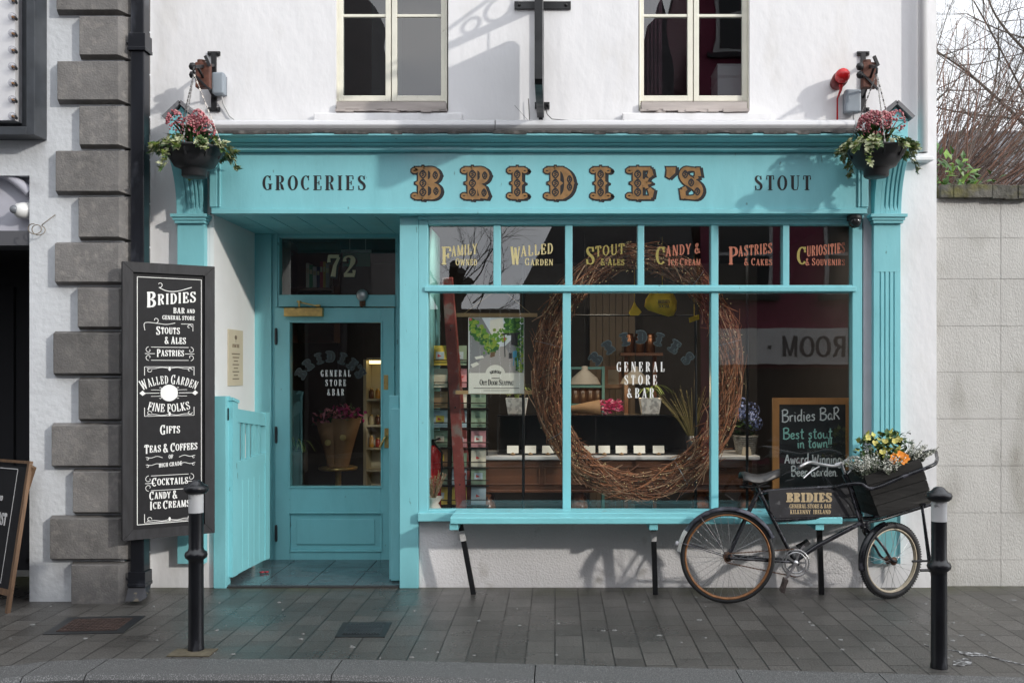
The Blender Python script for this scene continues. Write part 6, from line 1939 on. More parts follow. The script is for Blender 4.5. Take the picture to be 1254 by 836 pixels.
def potted(name, px, py0, py1, y, wpx_, label, cat):
    c = V((xa(px, y), y, kz1 + .0015)); hh = za(py0, y) - c.z; w_ = sa(wpx_ / 2, y)
    th = thing(name, c, label, cat, 'potted spider plants on the display case')
    g = MB()
    g.faces([c + V((sx * w_ * k, sy * w_ * k, z)) for k, z in ((.78, 0), (1, hh), (.88, hh), (.88, hh - .03)) for sx, sy in ((-1, -1), (1, -1), (1, 1), (-1, 1))],
            [(i * 4 + j, i * 4 + (j + 1) % 4, (i + 1) * 4 + (j + 1) % 4, (i + 1) * 4 + j) for i in range(3) for j in range(4)] + [(3, 2, 1, 0), (12, 13, 14, 15)])
    g.build('pot', mat('white patterned pot', (.82, .82, .82), .4, c2=(.55, .55, .56), c2amt=(.50, .54), c2scale=26), th, bevel=.003)
    g = MB(); r = random.Random(int(px))
    for k in range(26):
        a = r.uniform(0, 6.28); d = V((math.cos(a), math.sin(a), 0)); ln = r.uniform(.08, .2)
        pts = [c + V((0, 0, hh - .02)) + d * .01, c + V((0, 0, hh + ln * .5)) + d * ln * .25, c + V((0, 0, hh + ln * .55)) + d * ln * .7, c + V((0, 0, hh + ln * .2)) + d * ln * 1.15]
        pts = [V(q) for q in smoothline([tuple(q) for q in pts], 3)]
        sd = V((-d.y, d.x, 0))
        n = len(pts)
        for i in range(n - 1):
            w0, w1 = .011 * (1 - (i / n) ** 2), .011 * (1 - ((i + 1) / n) ** 2)
            g.face([pts[i] - sd * w0, pts[i] + sd * w0, pts[i + 1] + sd * w1, pts[i + 1] - sd * w1], k % 2)
    g.build('leaves', [mat('spider plant leaf', (.34, .42, .13), .5), g_lime], th)
potted('spider_plant', 633, 487, 522, CYD + .2, 27, 'spider plant in a white pot under the hanging poster', 'plant')
potted('spider_plant', 796, 487, 522, CYD + .2, 26, 'spider plant in a white pot near the middle of the wreath', 'plant')
# wrapped bouquet lying on the case
bq = thing('paper_bouquet', at(735, 520, CYD + .15), 'pink flowers in brown paper lying on the black display case', 'bouquet')
kraft = mat('brown kraft paper', (.27, .155, .075), .75, var=.15, bump=.004, bscale=14)
p, q = V((xa(690, 1.2), 1.2, kz1 + .04)), V((xa(742, 1.2), 1.18, kz1 + .068))
g = MB(); g.lathe([(.012, 0), (.03, .06), (.05, .2), (.066, .32), (.060, .32), (.045, .2)], p, 12, (q - p)); g.build('paper', kraft, bq)
g = MB(); r = random.Random(17); d = (q - p).normalized()
for k in range(200):
    dd = (d * 1.3 + rdir(r) * .9).normalized()
    c = q + d * r.uniform(-.05, .09) + rdir(r) * .05
    g.leaf(c, dd, rdir(r), r.uniform(.03, .055), r.uniform(.012, .03), r.choice((0, 0, 1)))
g.build('flowers', [mat('bright pink petal', (.62, .055, .17), .5), mat('light pink petal', (.68, .26, .33), .5)], bq)
# black vase of dry reeds
vz = thing('reed_vase', at(848, 558, TY + .12), 'black vase of tall dry grass reeds at the right of the counter', 'vase')
c = V((xa(848, TY + .06), TY + .06, tz + .002))
g = MB(); g.lathe([(.04, 0), (.045, .01), (.055, .165), (.05, .165), (.042, .02)], c, 18); g.build('vase', mat('black tin', (.02, .02, .022), .35), vz)
g = MB(); g.box(c.x - .012, c.x + .012, c.y - .058, c.y - .054, c.z + .08, c.z + .105); g.build('tag', mat('pale tag', (.45, .45, .42), .6), vz)
g = MB(); r = random.Random(6)
for k in range(60):
    d = V((r.uniform(-.62, .35), r.uniform(-.3, .3), 1)).normalized(); ln = r.uniform(.28, .52)
    p = c + V((0, 0, .1)); m_ = p + d * ln * .6; q = p + d * ln + V((d.x * .05, 0, -.02))
    g.tube([p, m_, q], [.002, .0018, .0008], 4, k % 2, caps=False)
    if k % 3 == 0:
        for j in range(8): g.leaf(q - (q - m_) * j * .05, (q - m_).normalized() + rdir(r) * .4, d, .022, .006, 1)
g.build('reeds', [mat('olive reed', (.17, .15, .05), .7), mat('straw reed', (.34, .27, .11), .7)], vz)
# hydrangea in a wicker pot at the right end of the counter
hy = thing('hydrangea', at(915, 557, TY + .1), 'blue hydrangea in a grey wicker pot on the right end of the counter', 'plant')
c = V((xa(913, TY + .2), TY + .2, tz + .002)); r = random.Random(14)
g = MB(); g.lathe([(.075, 0), (.085, .02), (.105, .15), (.11, .16), (.098, .16), (.08, .03)], c, 20)
for k in range(9): g.tube([c + V(((.078 + .003 * k + .002) * math.cos(a), (.078 + .003 * k + .002) * math.sin(a), .012 + .017 * k)) for a in [i * math.pi / 10 for i in range(20)]], .0065, 5, closed=True)
g.build('pot', mat('grey wicker', (.26, .25, .23), .8, var=.35, vscale=50), hy)
g = MB()
for k in range(60):
    a = r.uniform(0, 6.28); p = c + V((r.uniform(-.08, .08), r.uniform(-.08, .08), r.uniform(.15, .28)))
    g.leaf(p, V((math.cos(a), math.sin(a), r.uniform(-.4, .4))), (0, 0, 1), r.uniform(.07, .11), r.uniform(.045, .07), r.choice((0, 0, 1)))
g.build('leaves', [g_dark, g_mid], hy)
g = MB()
for (ox_, oy_, oz_, rr_) in ((.02, -.06, .30, .075), (.075, -.03, .26, .065), (-.04, -.03, .36, .065), (.05, .0, .37, .07), (-.02, .04, .42, .06)):
    for j in range(90):
        d = rdir(r)
        p = c + V((ox_, oy_, oz_)) + d * rr_
        for s_ in (0, 1):
            u = d.orthogonal().normalized(); w = d.cross(u)
            if s_: u, w = (u + w).normalized(), (w - u).normalized()
            g.face([p + u * .012 + d * .002 * s_, p + w * .005 + d * .002 * s_, p - u * .012 + d * .002 * s_, p - w * .005 + d * .002 * s_], r.choice((0, 0, 1)))
g.build('flower_heads', [mat('hydrangea blue', (.20, .26, .52), .6), mat('hydrangea lilac', (.34, .38, .60), .6)], hy)
tn = MB(); c = V((xa(915, TY + .02), TY + .05, tz + .002)); tn.faces([c + V((-.04, -.02, 0)), c + V((.04, -.02, 0)), c + V((.03, .0, .07)), c + V((-.03, .0, .07)), c + V((-.04, .02, 0)), c + V((.04, .02, 0))], [(0, 1, 2, 3), (4, 3, 2, 5), (0, 3, 4), (1, 5, 2)])
centred(tn, 'tent_card', mat('buff card', (.42, .36, .28), .7), 'folded buff card standing in front of the wicker pot', 'card')

# chalkboard on the window platform
HYB = .40
kb = thing('chalkboard', V((xa(995, HYB), HYB, .442)), 'wood framed chalkboard with handwriting at the right of the shop window', 'chalkboard')
oak = mat('orange brown wood frame', (.46, .20, .06), .45, var=.2, vscale=8, stretch=(1, 1, .3))
hx0, hx1, hz0, hz1 = xa(946, HYB), xa(1043.5, HYB), .443, za(487, HYB)
f_ = sa(8, HYB)
g = MB()
for poly in ([(hx0, hz0), (hx1, hz0), (hx1 - f_, hz0 + f_), (hx0 + f_, hz0 + f_)], [(hx0, hz1), (hx0 + f_, hz1 - f_), (hx1 - f_, hz1 - f_), (hx1, hz1)], [(hx0, hz0), (hx0 + f_, hz0 + f_), (hx0 + f_, hz1 - f_), (hx0, hz1)], [(hx1, hz0), (hx1, hz1), (hx1 - f_, hz1 - f_), (hx1 - f_, hz0 + f_)]):
    cx_ = sum(p[0] for p in poly) / 4; cy_ = sum(p[1] for p in poly) / 4
    g.prism([(x + (cx_ - x) * .002, y + (cy_ - y) * .002) for x, y in poly], plane_map(HYB), -.02, .012)
g.build('frame', oak, kb, bevel=.003)
g = MB(); g.box(hx0 + f_ - .004, hx1 - f_ + .004, HYB, HYB + .015, hz0 + f_ - .004, hz1 - f_ + .004); g.build('slate', mat('chalkboard black', (.013, .014, .015), .5, c2=(.03, .03, .032), c2amt=(.5, .7), c2scale=5), kb)
HW = {'B': (.62, [[(.08, 0), (.06, 1)], [(0, .9), (.2, 1.02), (.48, .95), (.46, .68), (.12, .54), (.52, .46), (.56, .16), (.3, -.02), (0, .04)]]),
      'r': (.36, [[(.06, .5), (.08, 0)], [(.07, .3), (.18, .48), (.34, .48)]]), 'i': (.2, [[(.08, .5), (.1, .05), (.16, 0)], [(.08, .7), (.1, .73)]]),
      'd': (.5, [[(.38, .44), (.2, .5), (.06, .28), (.16, .02), (.38, .16)], [(.42, 1), (.4, .1), (.48, 0)]]), 'e': (.42, [[(.06, .24), (.3, .28), (.34, .42), (.2, .5), (.05, .3), (.12, .04), (.28, 0), (.4, .12)]]),
      's': (.38, [[(.33, .44), (.18, .5), (.08, .38), (.28, .22), (.24, .02), (.02, .04)]]), 'a': (.48, [[(.36, .44), (.2, .5), (.06, .26), (.16, .02), (.36, .2), (.38, .48), (.38, .1), (.46, 0)]]),
      'R': (.6, [[(.08, 0), (.08, 1)], [(0, .92), (.3, 1.02), (.46, .8), (.3, .54), (.1, .5), (.34, .3), (.54, 0)]]), 't': (.36, [[(.18, .9), (.16, .12), (.26, 0), (.34, .06)], [(.02, .6), (.34, .62)]]),
      'o': (.44, [[(.22, .5), (.06, .3), (.12, .04), (.3, .02), (.38, .26), (.24, .5), (.36, .5)]]), 'u': (.48, [[(.06, .5), (.08, .1), (.22, 0), (.38, .2), (.38, .5), (.4, .08), (.48, 0)]]),
      'n': (.46, [[(.06, .5), (.08, 0)], [(.07, .3), (.24, .5), (.36, .36), (.38, .0), (.46, .04)]]), 'w': (.6, [[(.04, .5), (.12, .04), (.2, .02), (.28, .4), (.36, .02), (.44, .04), (.54, .5)]]),
      '!': (.18, [[(.1, .9), (.08, .25)], [(.07, .04), (.09, .02)]]), 'A': (.6, [[(.02, 0), (.14, .4), (.3, .85)], [(.3, .85), (.42, .4), (.54, 0)], [(.1, .3), (.48, .32)]]),
      'W': (.78, [[(.04, .85), (.14, .04), (.22, .02), (.36, .6), (.46, .02), (.54, .04), (.7, .85)]]), 'g': (.46, [[(.36, .44), (.2, .5), (.06, .26), (.18, .04), (.36, .2), (.38, .46), (.36, -.3), (.2, -.42), (.06, -.28)]]),
      'G': (.62, [[(.5, .78), (.28, .85), (.06, .5), (.14, .06), (.36, .02), (.5, .3), (.3, .34)], [(.5, .32), (.5, -.1)]]), '.': (.2, [[(.06, .03), (.09, .0)]])}
def hand(mb, text, cx, base, hpx, wd, mi, y, slope=0.0):
    M = plane_map(y)
    wtot = sum(.34 if ch == ' ' else HW[ch][0] + .05 for ch in text)
    s_ = sa(hpx, y); xs = sa(wd, y) / (wtot * s_)
    x = xa(cx, y) - sa(wd, y) / 2; z = za(base, y); n = 0
    for ch in text:
        if ch == ' ': x += .34 * s_ * xs; continue
        for st in HW[ch][1]:
            n += 1
            mb.ribbon([(x + a * s_ * xs, z + b * s_ + slope * (x - xa(cx, y)), sa(1.5, y)) for a, b in smoothline(st, 4)], M, 0, .0008 + .0001 * (n % 5), 0, mi)
        x += (HW[ch][0] + .05) * s_ * xs
g = MB(); yk = HYB - .0003
hand(g, 'Bridies BaR', 993.5, 514.5, 14.5, 72, 0, yk, .05)
hand(g, 'Best stout', 989.5, 536.5, 13, 61, 1, yk, .02); hand(g, 'in town!!', 998, 547.5, 12.5, 43, 1, yk, .03)
hand(g, 'Award Winning', 996, 567, 12.5, 70, 0, yk); hand(g, 'Beer Garden.', 998, 582.5, 12, 58, 0, yk)
g.build('handwriting', [mat('white chalk', (.80, .80, .78), .8), mat('mint chalk', (.36, .70, .60), .8)], kb)

# deeper in the shop
def pendant(px, py, y, label):
    c = at(px, py, y)
    th = thing('pendant_lamp', c, label, 'lamp', 'pendant lamps over the counter')
    g = MB(); g.lathe([(.15, -.115), (.145, -.112), (.12, -.06), (.07, -.015), (.03, .02), (.028, .05), (.001, .055)], c, 24); g.lathe([(.147, -.114), (.118, -.066), (.068, -.021), (.03, .01)], c, 24); g.build('shade', mat('grey glass shade', (.36, .33, .29), .4, var=.1), th)
    g = MB(); g.tube([c + V((0, 0, .05)), V((c.x, c.y, 2.895))], .004, 6); g.build('cord', black, th)
    g = MB(); g.ball(c + V((0, 0, -.05)), .03, 10); g.build('bulb', mat('warm bulb', (.9, .8, .6), .4, emit=(1, .62, .25), estr=6), th)
    l = bpy.data.lights.new('pendant_light', 'POINT'); l.energy, l.color, l.shadow_soft_size = 7, (1, .66, .34), .05
    lo = bpy.data.objects.new('pendant_light', l); col.objects.link(lo); lo.parent = th; lo.location = (0, 0, -.14)
pendant(716, 455, 1.9, 'grey pendant lamp shade on the left above the bouquet')
pendant(778, 455, 2.2, 'grey pendant lamp shade behind the window lettering')
g = MB()
bead = mat('beige board wall', (.085, .06, .038), .6, var=.08)
x0, x1 = at(722, 0, 3.4).x, at(778, 0, 3.4).x
for i in range(7):
    a, b = x0 + (x1 - x0) * i / 7, x0 + (x1 - x0) * (i + 1) / 7
    g.box(a + .003, b - .003, 3.4, 3.45, .02, 2.5)
centred(g, 'board_screen', bead, 'beige boarded screen lit by a pendant lamp deep in the shop', 'screen')
pf = thing('framed_picture', at(751, 460, 3.39), 'framed picture on the beige boarded screen behind the pendant lamps', 'picture')
g = MB(); a, b = at(740, 475, 3.39), at(762, 448, 3.39)
g.box(a.x, b.x, 3.375, 3.398, a.z, b.z); g.build('frame', maho, pf)
g = MB(); g.box(a.x + .04, b.x - .04, 3.368, 3.374, a.z + .04, b.z - .04); g.build('print', mat('dull print', (.20, .18, .15), .6), pf)
# turquoise shelf with jars behind
sh = thing('jar_shelf', at(715, 500, 3.0), 'small turquoise shelf with dark jars behind the left pendant lamp', 'shelf')
a, b = at(700, 497, 2.9), at(737, 452, 2.9)
g = MB()
for z in (a.z, a.z + (b.z - a.z) * .5, b.z): g.box(a.x, b.x, 2.9, 3.1, z, z + .025)
g.box(a.x - .03, a.x - .001, 2.9, 3.1, .02, b.z + .03); g.box(b.x + .001, b.x + .03, 2.9, 3.1, .02, b.z + .03); g.build('frame', mat('dull turquoise paint', (.06, .20, .22), .5), sh)
for i in range(4):
    x = a.x + (b.x - a.x) * (i + .5) / 4
    j = MB(); c = V((x, 3.0, a.z + .026)); j.lathe([(.05, 0), (.055, .01), (.055, .13), (.04, .15), (.04, .17), (.001, .171)], c, 14)
    centred(j, 'jar', [mat('brown jar', (.07, .035, .02), .3)], f'brown jar, {names[i]} from the left on the small turquoise shelf', 'jar', 'jars on the turquoise shelf')
for i in range(3):
    c = at(770 + 13 * i, 425, 2.9)
    j = MB(); c = V((c.x, 2.9, za(432, 2.9))); j.lathe([(.05, 0), (.055, .01), (.055, .16), (.045, .18), (.05, .20), (.001, .201)], c, 14)
    centred(j, 'copper_canister', [mat('copper tin', (.11, .045, .02), .3, metal=.7)], f'copper canister, {names[i]} from the left on the high shelf', 'canister', 'copper canisters on the high shelf')
g = MB(); a, b = at(760, 433, 2.8), at(812, 432, 2.8); g.box(a.x, b.x, 2.8, 3.02, za(432, 2.9) - .03, za(432, 2.9) - .001); g.box(a.x + .05, a.x + .09, 2.96, 3.02, .02, za(432, 2.9) - .031); g.box(b.x - .09, b.x - .05, 2.96, 3.02, .02, za(432, 2.9) - .031); centred(g, 'high_shelf', maho, 'dark wooden high shelf carrying three copper canisters', 'shelf')
# tall black rail frame and clothes: yellow cap and leaf ornaments hung behind the glass
hr = thing('display_rail', at(800, 640, .62), 'tall thin black rail behind the wreath with yellow things hung on it', 'rail')
g = MB(); y = .62
g.tube([(xa(699, y), y, za(386, y)), (xa(853, y), y, za(386, y))], .008, 6)
for px in (852, 915, 641): g.tube([(xa(px, y), y, .44 if px != 641 else .44), (xa(px, y), y, za(300 if px != 852 else 384, y))], .012, 8)
g.build('pole', black, hr)
yel = mat('mustard yellow felt', (.62, .40, .025), .75, var=.12, vscale=10)
y = .42
cap = thing('felt_hat', at(811, 384, y), 'mustard yellow cap with printed words hung high inside the wreath', 'cap')
g = MB(); c = at(811, 368, y); g.lathe([(.085, -.105), (.12, -.085), (.128, -.03), (.11, .03), (.07, .075), (.025, .095), (.001, .097)], c, 22, (.3, -.1, 1)); g.tube([c + V((0, 0, .07)), c + V((0, 0, .5))], .002, 4); g.build('crown', yel, cap)
g = MB(); MZ = plane_map(y - .165)
for s_, dz_ in (('BRIDIES', -.02), ('SOCIAL', -.055)): write(g, s_, lambda x, z, h: c + V((x, -.135 + .10 * (x / .12) ** 2 * .3 - h, z)), 0, dz_ - .01, .026, xs=.8, h=.001)
g.build('lettering', mat('dark print', (0, 0, 0)), cap)
tp = MB(); c = at(777, 378, y); tp.faces([c + V((sa(a, y), .0 + k * .02, sa(b, y))) for k in (0, 1) for a, b in ((-7, -5), (-3, 2), (0, 9), (3, 3), (9, -4), (5, -8), (-5, -8))], [(6, 5, 4, 3, 2, 1, 0), (7, 8, 9, 10, 11, 12, 13)] + [(i, (i + 1) % 7, 7 + (i + 1) % 7, 7 + i) for i in range(7)]); tp.tube([c + V((0, .01, sa(9, y))), c + V((0, .01, .5))], .0015, 4)
centred(tp, 'yellow_ornament', yel, 'small mustard yellow hanging ornament left of the yellow cap', 'ornament', smooth=False)
tp = MB(); c = at(850, 390, y); tp.obox(c, (sa(6, y), 0, sa(2, y)), (0, .01, 0), (-.003, 0, sa(3, y))); tp.tube([c, c + V((0, 0, .5))], .0015, 4)
centred(tp, 'yellow_ornament', yel, 'small yellow hanging tag at the right inner edge of the wreath', 'ornament')

# inside the door: bouquets on a stool, a lit shelf of jars, books in the fanlight
st = thing('brass_stool', (xa(412, 2.0), 2.0, .02), 'round brass stool carrying wrapped bouquets behind the glass door', 'stool')
zs_ = za(571, 2.0); c = V((xa(414, 2.0), 2.0, .02))
g = MB(); g.lathe([(.001, zs_ - .05), (.17, zs_ - .05), (.18, zs_ - .04), (.18, zs_ - .025), (.17, zs_ - .02), (.001, zs_ - .02)], c, 24); g.build('seat', brass, st)
g = MB(); g.lathe([(.03, .02), (.03, zs_ - .051)], c, 14); g.lathe([(.16, 0), (.15, .018), (.03, .03)], c, 20); g.build('stem', brass, st)
for i, (ox_, oy_, h_, wt, lab) in enumerate(((-.10, .02, .42, .14, 'pink flowers in brown paper on the brass stool, the left bouquet'), (.10, -.02, .46, .15, 'purple pink flowers in brown paper on the brass stool, the right bouquet'))):
    b = c + V((ox_ * .35, oy_, zs_ - .019))
    th = thing('paper_bouquet', b, lab, 'bouquet', 'wrapped bouquets on the brass stool')
    ax_ = V((ox_ * .9, 0, 1))
    g = MB(); g.lathe([(.07, .0), (.085, .12), (.11, .26), (wt, h_), (wt - .012, h_ - .01), (.09, .24)], b, 9, ax_); g.build('paper', kraft, th)
    r = random.Random(40 + i); g = MB(); q = b + ax_.normalized() * h_
    for k in range(130):
        p = q + V((r.gauss(0, .07), r.gauss(0, .07), r.uniform(-.04, .10)))
        g.leaf(p, rdir(r, .5), rdir(r), r.uniform(.04, .08), r.uniform(.02, .04), r.choice((0, 0, 1, 2)))
    g.build('flowers', [mat('magenta petal', (.42, .04, .17), .5) if i else mat('dusky rose petal', (.35, .08, .10), .5), mat('light pink petal', (0, 0, 0)), g_dark], th)
    g = MB(); fc = b + V((ox_ * .4, -.115, .17)); g.lathe([(.03, 0), (.03, .004), (.001, .005)], fc + V((0, 0, .06 + .05 * i)), 14, (0, -1, .1)); g.build('sticker', mat('gold sticker', (.5, .38, .15), .4), th)
ls = thing('lit_shelf', (xa(478, 2.6), 2.6, .02), 'lit wall shelf of jars and bottles seen through the right of the door glass', 'shelf')
g = MB(); lx0, lx1 = xa(449, 2.6), xa(512, 2.6)
for py in (488, 520, 548, 575): g.box(lx0, lx1, 2.6, 2.85, za(py, 2.6) - .02, za(py, 2.6))
g.box(lx0 - .03, lx0 - .001, 2.58, 2.87, .02, za(440, 2.6)); g.box(lx0, lx1, 2.851, 2.87, .02, za(440, 2.6)); g.box(lx0, lx1, 2.6, 2.85, za(441, 2.6), za(438, 2.6)); g.build('frame', mat('cream shelf paint', (.42, .38, .26), .6), ls)
g = MB(); g.box(lx0 + .02, lx1 - .02, 2.62, 2.66, za(441, 2.6) - .035, za(441, 2.6) - .002); g.build('lamp', mat('warm strip lamp', (1, .85, .5), .5, emit=(1, .78, .36), estr=3), ls)
cols_ = ((.35, .04, .03), (.42, .22, .04), (.10, .04, .02), (.40, .34, .20))
rr = random.Random(77)
cnt = 0
for row, py in enumerate((488, 520, 548)):
    for i in range(8):
        x = lx0 + (lx1 - lx0) * (i + .5) / 8; c = V((x, 2.68, za(py, 2.6) + .001)); k = rr.randrange(4)
        nmc = ('red', 'amber', 'brown', 'cream')[k]; hh = rr.uniform(.09, .13)
        j = MB(); j.lathe([(.022, 0), (.025, .006), (.025, hh * .75), (.014, hh * .85), (.014, hh), (.001, hh + .001)], c, 10)
        j.lathe([(.017, hh * .88), (.017, hh + .002), (.001, hh + .003)], c, 10, mi=1)
        centred(j, 'jar', [mat(nmc + ' preserve', cols_[k], .25), brass], f'{nmc} jar, {names[i]} from the left on the {("top", "middle", "lower")[row]} lit shelf', 'jar', 'jars on the lit shelf')
fy = 1.75
bs_ = thing('book_shelf', (xa(385, fy), fy, za(360, fy)), 'dark wooden shelf with books seen through the glass above the door', 'shelf')
g = MB(); a, b = xa(356, fy), xa(406, fy)
zz = za(352, fy)
g.box(a, b, fy, fy + .25, zz - .025, zz); g.box(a - .02, a - .001, fy, fy + .25, zz - .5, za(296, fy)); g.box(b + .001, b + .02, fy, fy + .25, zz - .5, zz + .02); g.box(XL + .4, b + .02, fy + .251, fy + .27, zz - .5, za(292, fy)); g.build('frame', maho, bs_)
bk_c = {'cream': (.55, .52, .44), 'green': (.05, .26, .14), 'white': (.62, .62, .62), 'navy': (.03, .04, .10), 'crimson': (.35, .03, .06), 'ochre': (.45, .30, .08), 'grey': (.30, .30, .30)}
x = xa(374, fy)
for nmc in ('cream', 'green', 'white', 'navy', 'crimson', 'ochre', 'grey'):
    w_ = rr.uniform(.022, .034); hh = rr.uniform(.19, .24)
    j = MB(); j.box(x, x + w_, fy + .02, fy + .17, zz + .001, zz + hh); j.box(x + .004, x + w_ - .004, fy + .018, fy + .0195, zz + hh * .6, zz + hh * .8, 1)
    centred(j, 'book', [mat(nmc + ' book cover', bk_c[nmc], .5), mat('book label', (.5, .45, .3), .5)], f'{nmc} book upright on the shelf behind the glass above the door', 'book', 'books above the door'); x += w_ + .002
hp = thing('hung_banner', (xa(427, fy), fy, za(345, fy)), 'green panel with a grey rail hung behind the house number', 'panel')
g = MB(); g.box(xa(411, fy), xa(446, fy), fy + .30, fy + .31, za(322, fy), za(305, fy)); g.build('cloth', mat('green cloth', (.02, .17, .12), .7), hp)
g = MB(); g.box(xa(409, fy), xa(447, fy), fy + .29, fy + .315, za(304.8, fy), za(301, fy)); g.tube([(xa(420, fy), fy + .3, za(301, fy)), (xa(420, fy), fy + .3, 2.895)], .003, 4); g.tube([(xa(440, fy), fy + .3, za(301, fy)), (xa(440, fy), fy + .3, 2.895)], .003, 4); g.build('rail', silver, hp)
pl = thing('plant_stand', (xa(362, 1.6), 1.6, .02), 'dark stand with a spider plant behind the left edge of the door glass', 'plant stand')
zz = za(552, 1.6); g = MB(); c = V((xa(363, 1.6), 1.6, .02)); g.lathe([(.09, 0), (.07, .02), (.07, zz - .22), (.1, zz - .2), (.1, zz - .02), (.001, zz - .02)], c, 16); g.build('stand', mat('grey stand', (.10, .10, .10), .5), pl)
g = MB(); r = random.Random(3)
for k in range(24):
    a = r.uniform(0, 6.28); d = V((math.cos(a), math.sin(a), 0)); ln = r.uniform(.1, .22); t0 = c + V((0, 0, zz - .02))
    pts = [V(q) for q in smoothline([tuple(t0), tuple(t0 + V((0, 0, ln * .6)) + d * ln * .3), tuple(t0 + V((0, 0, ln * .55)) + d * ln * .8), tuple(t0 + V((0, 0, .0)) + d * ln * 1.2)], 3)]
    sd = V((-d.y, d.x, 0))
    for i in range(len(pts) - 1): g.face([pts[i] - sd * .006, pts[i] + sd * .006, pts[i + 1] + sd * .005, pts[i + 1] - sd * .005], k % 2)
g.build('leaves', [mat('spider plant leaf', (0, 0, 0)), g_mid], pl)
# ceiling spotlights in the display
for i, px in enumerate((577, 741, 907, 985)):
    c = V((xa(px, .5), .5, 2.898)); g = MB(); g.lathe([(.045, 0), (.045, -.02), (.035, -.022)], c, 14); g.lathe([(.035, -.021), (.001, -.0205)], c, 14, mi=1)
    centred(g, 'spotlight', [silver, mat('warm lamp face', (1, .85, .6), .4, emit=(1, .8, .5), estr=4)], ('small ceiling spotlight above the hanging poster', 'small ceiling spotlight above the top of the wreath', 'small ceiling spotlight above the blue hydrangea', 'small ceiling spotlight above the chalkboard')[i], 'spotlight', 'spotlights in the window ceiling')
    l = bpy.data.lights.new('spotlight_beam', 'SPOT'); l.energy, l.color, l.shadow_soft_size, l.spot_size, l.spot_blend = 70, (1, .86, .68), .04, R(120), .8
    lo = bpy.data.objects.new('spotlight_beam', l); col.objects.link(lo); lo.location = (c.x, c.y, c.z - .03); lo.rotation_euler = (R(42), 0, 0)
# ------------------------------------------------------------------ garden wall and trees on the right
gw = thing('garden_wall', (5.0, .05, 0), 'pale grey block garden wall with a stone coping at the right of the shop', 'wall')
gwm = mat('weathered block render', (.52, .51, .485), .9, var=.06, vscale=3, bump=.006, bscale=110, bump2=.004, b2scale=12, c2=(.30, .285, .25), c2amt=(.54, .80), c2scale=3.6, stretch=(1, 1, .5))
GY = .05
xw0 = xa(1147.2, GY)
g = MB()
zts = [za(243, GY)] + [za(p, GY) for p in (291.5, 341.5, 399, 455.5, 512.5, 570, 627.5, 685)] + [-.05]
jo = .0028
for i in range(len(zts) - 1):
    xs_ = [xw0] + [xa(1226, GY) + k * .62 for k in range(0, 12)]
    for a, b in zip(xs_, xs_[1:]):
        if i in (0, 1, 2, 3) or True: g.box(a + (.0015 if a > xw0 else 0), b - .0015, GY + rnd.uniform(0, .003), GY + .25, zts[i + 1] + jo / 2, zts[i] - jo / 2)
g.box(xw0, xa(1226, GY) + 6.8, GY + .008, GY + .24, -.05, zts[0])
g.build('blocks', gwm, gw)
g = MB()
cst = mat('mossy coping stone', (.105, .10, .085), .9, var=.35, vscale=9, bump=.02, bscale=18, c2=(.13, .12, .045), c2amt=(.5, .7), c2scale=8)
x = xw0 + .01; zc0, zc1 = za(243, GY - .05), za(226, GY - .05)
while x < 9:
    w_ = rnd.uniform(.5, .8); n = 8
    for i in range(n):
        a, b = x + (w_ - .012) * i / n, x + (w_ - .012) * (i + 1) / n
        g.box(a, b, GY - .05 - rnd.uniform(0, .012), GY + .32, zc0 + rnd.uniform(-.008, .01), zc1 + rnd.uniform(-.006, .004))
    x += w_
g.build('coping', cst, gw, bevel=.004)
bark = [mat('lichened bark', (.09, .085, .06), .85, var=.4, vscale=12), mat('grey brown bark', (.075, .06, .048), .85, var=.4, vscale=12)]
redtw = [mat('red brown stem', (.15, .075, .05), .7, var=.35, vscale=8), mat('grey stem', (.13, .10, .085), .7, var=.3, vscale=8), mat('dark stem', (.06, .035, .028), .7, var=.3, vscale=8)]
def branchy(mb, p, d, ln, rad, depth, r, spread=.65, up=.12, mi=0):
    n = 4
    pts, rs = [V(p)], [rad]
    q, dd = V(p), V(d).normalized()
    for i in range(n):
        dd = (dd + rdir(r) * .16 + V((0, 0, up * .25))).normalized()
        q = q + dd * ln / n
        pts.append(q.copy()); rs.append(rad * (1 - .42 * (i + 1) / n))
        if depth > 0 and i >= 1:
            k = 1 if i < n - 1 else 2
            for _ in range(k):
                side = rdir(r); side = (side - dd * side.dot(dd)).normalized()
                branchy(mb, q, (dd + side * r.uniform(.5, 1.1) * spread * 1.4), ln * r.uniform(.5, .75), rs[-1] * r.uniform(.5, .7), depth - 1, r, spread, up, mi)
        elif depth == 0 and i >= 1:
            for _ in range(1): 
                side = rdir(r); e = (dd + side * .9).normalized()
                mb.tube([q, q + e * ln * .22], [rad * .35, rad * .2], 3, mi, caps=False)
    mb.tube(pts, rs, 6 if rad > .02 else 4, mi, caps=False)
def bare_tree(loc, hgt, lean, seed, label, rad=.11, limbs=6, depth=4):
    r = random.Random(seed)
    th = thing('bare_tree', loc, label, 'tree', 'bare trees behind the garden wall')
    p = V(loc); top = p + V((lean[0], lean[1], hgt))
    g = MB(); g.tube([p, p.lerp(top, .5) + V((.08, 0, 0)), top], [rad, rad * .8, rad * .6], 10); g.build('trunk', bark[0], th)
    g = MB()
    for k in range(limbs):
        a = 2 * math.pi * k / limbs + r.uniform(-.4, .4)
        branchy(g, p.lerp(top, r.uniform(.7, 1.0)), V((math.cos(a), math.sin(a) * .8, r.uniform(.3, 1.0))), hgt * r.uniform(.45, .62), rad * .42, depth, r)
    o = g.build('crown', bark[0], th)
bare_tree((7.0, 4.2, -.1), 3.0, (-.4, 0, 0), 3, 'bare branching tree at the right edge whose twigs reach above the shrub', .11, 7, 4)
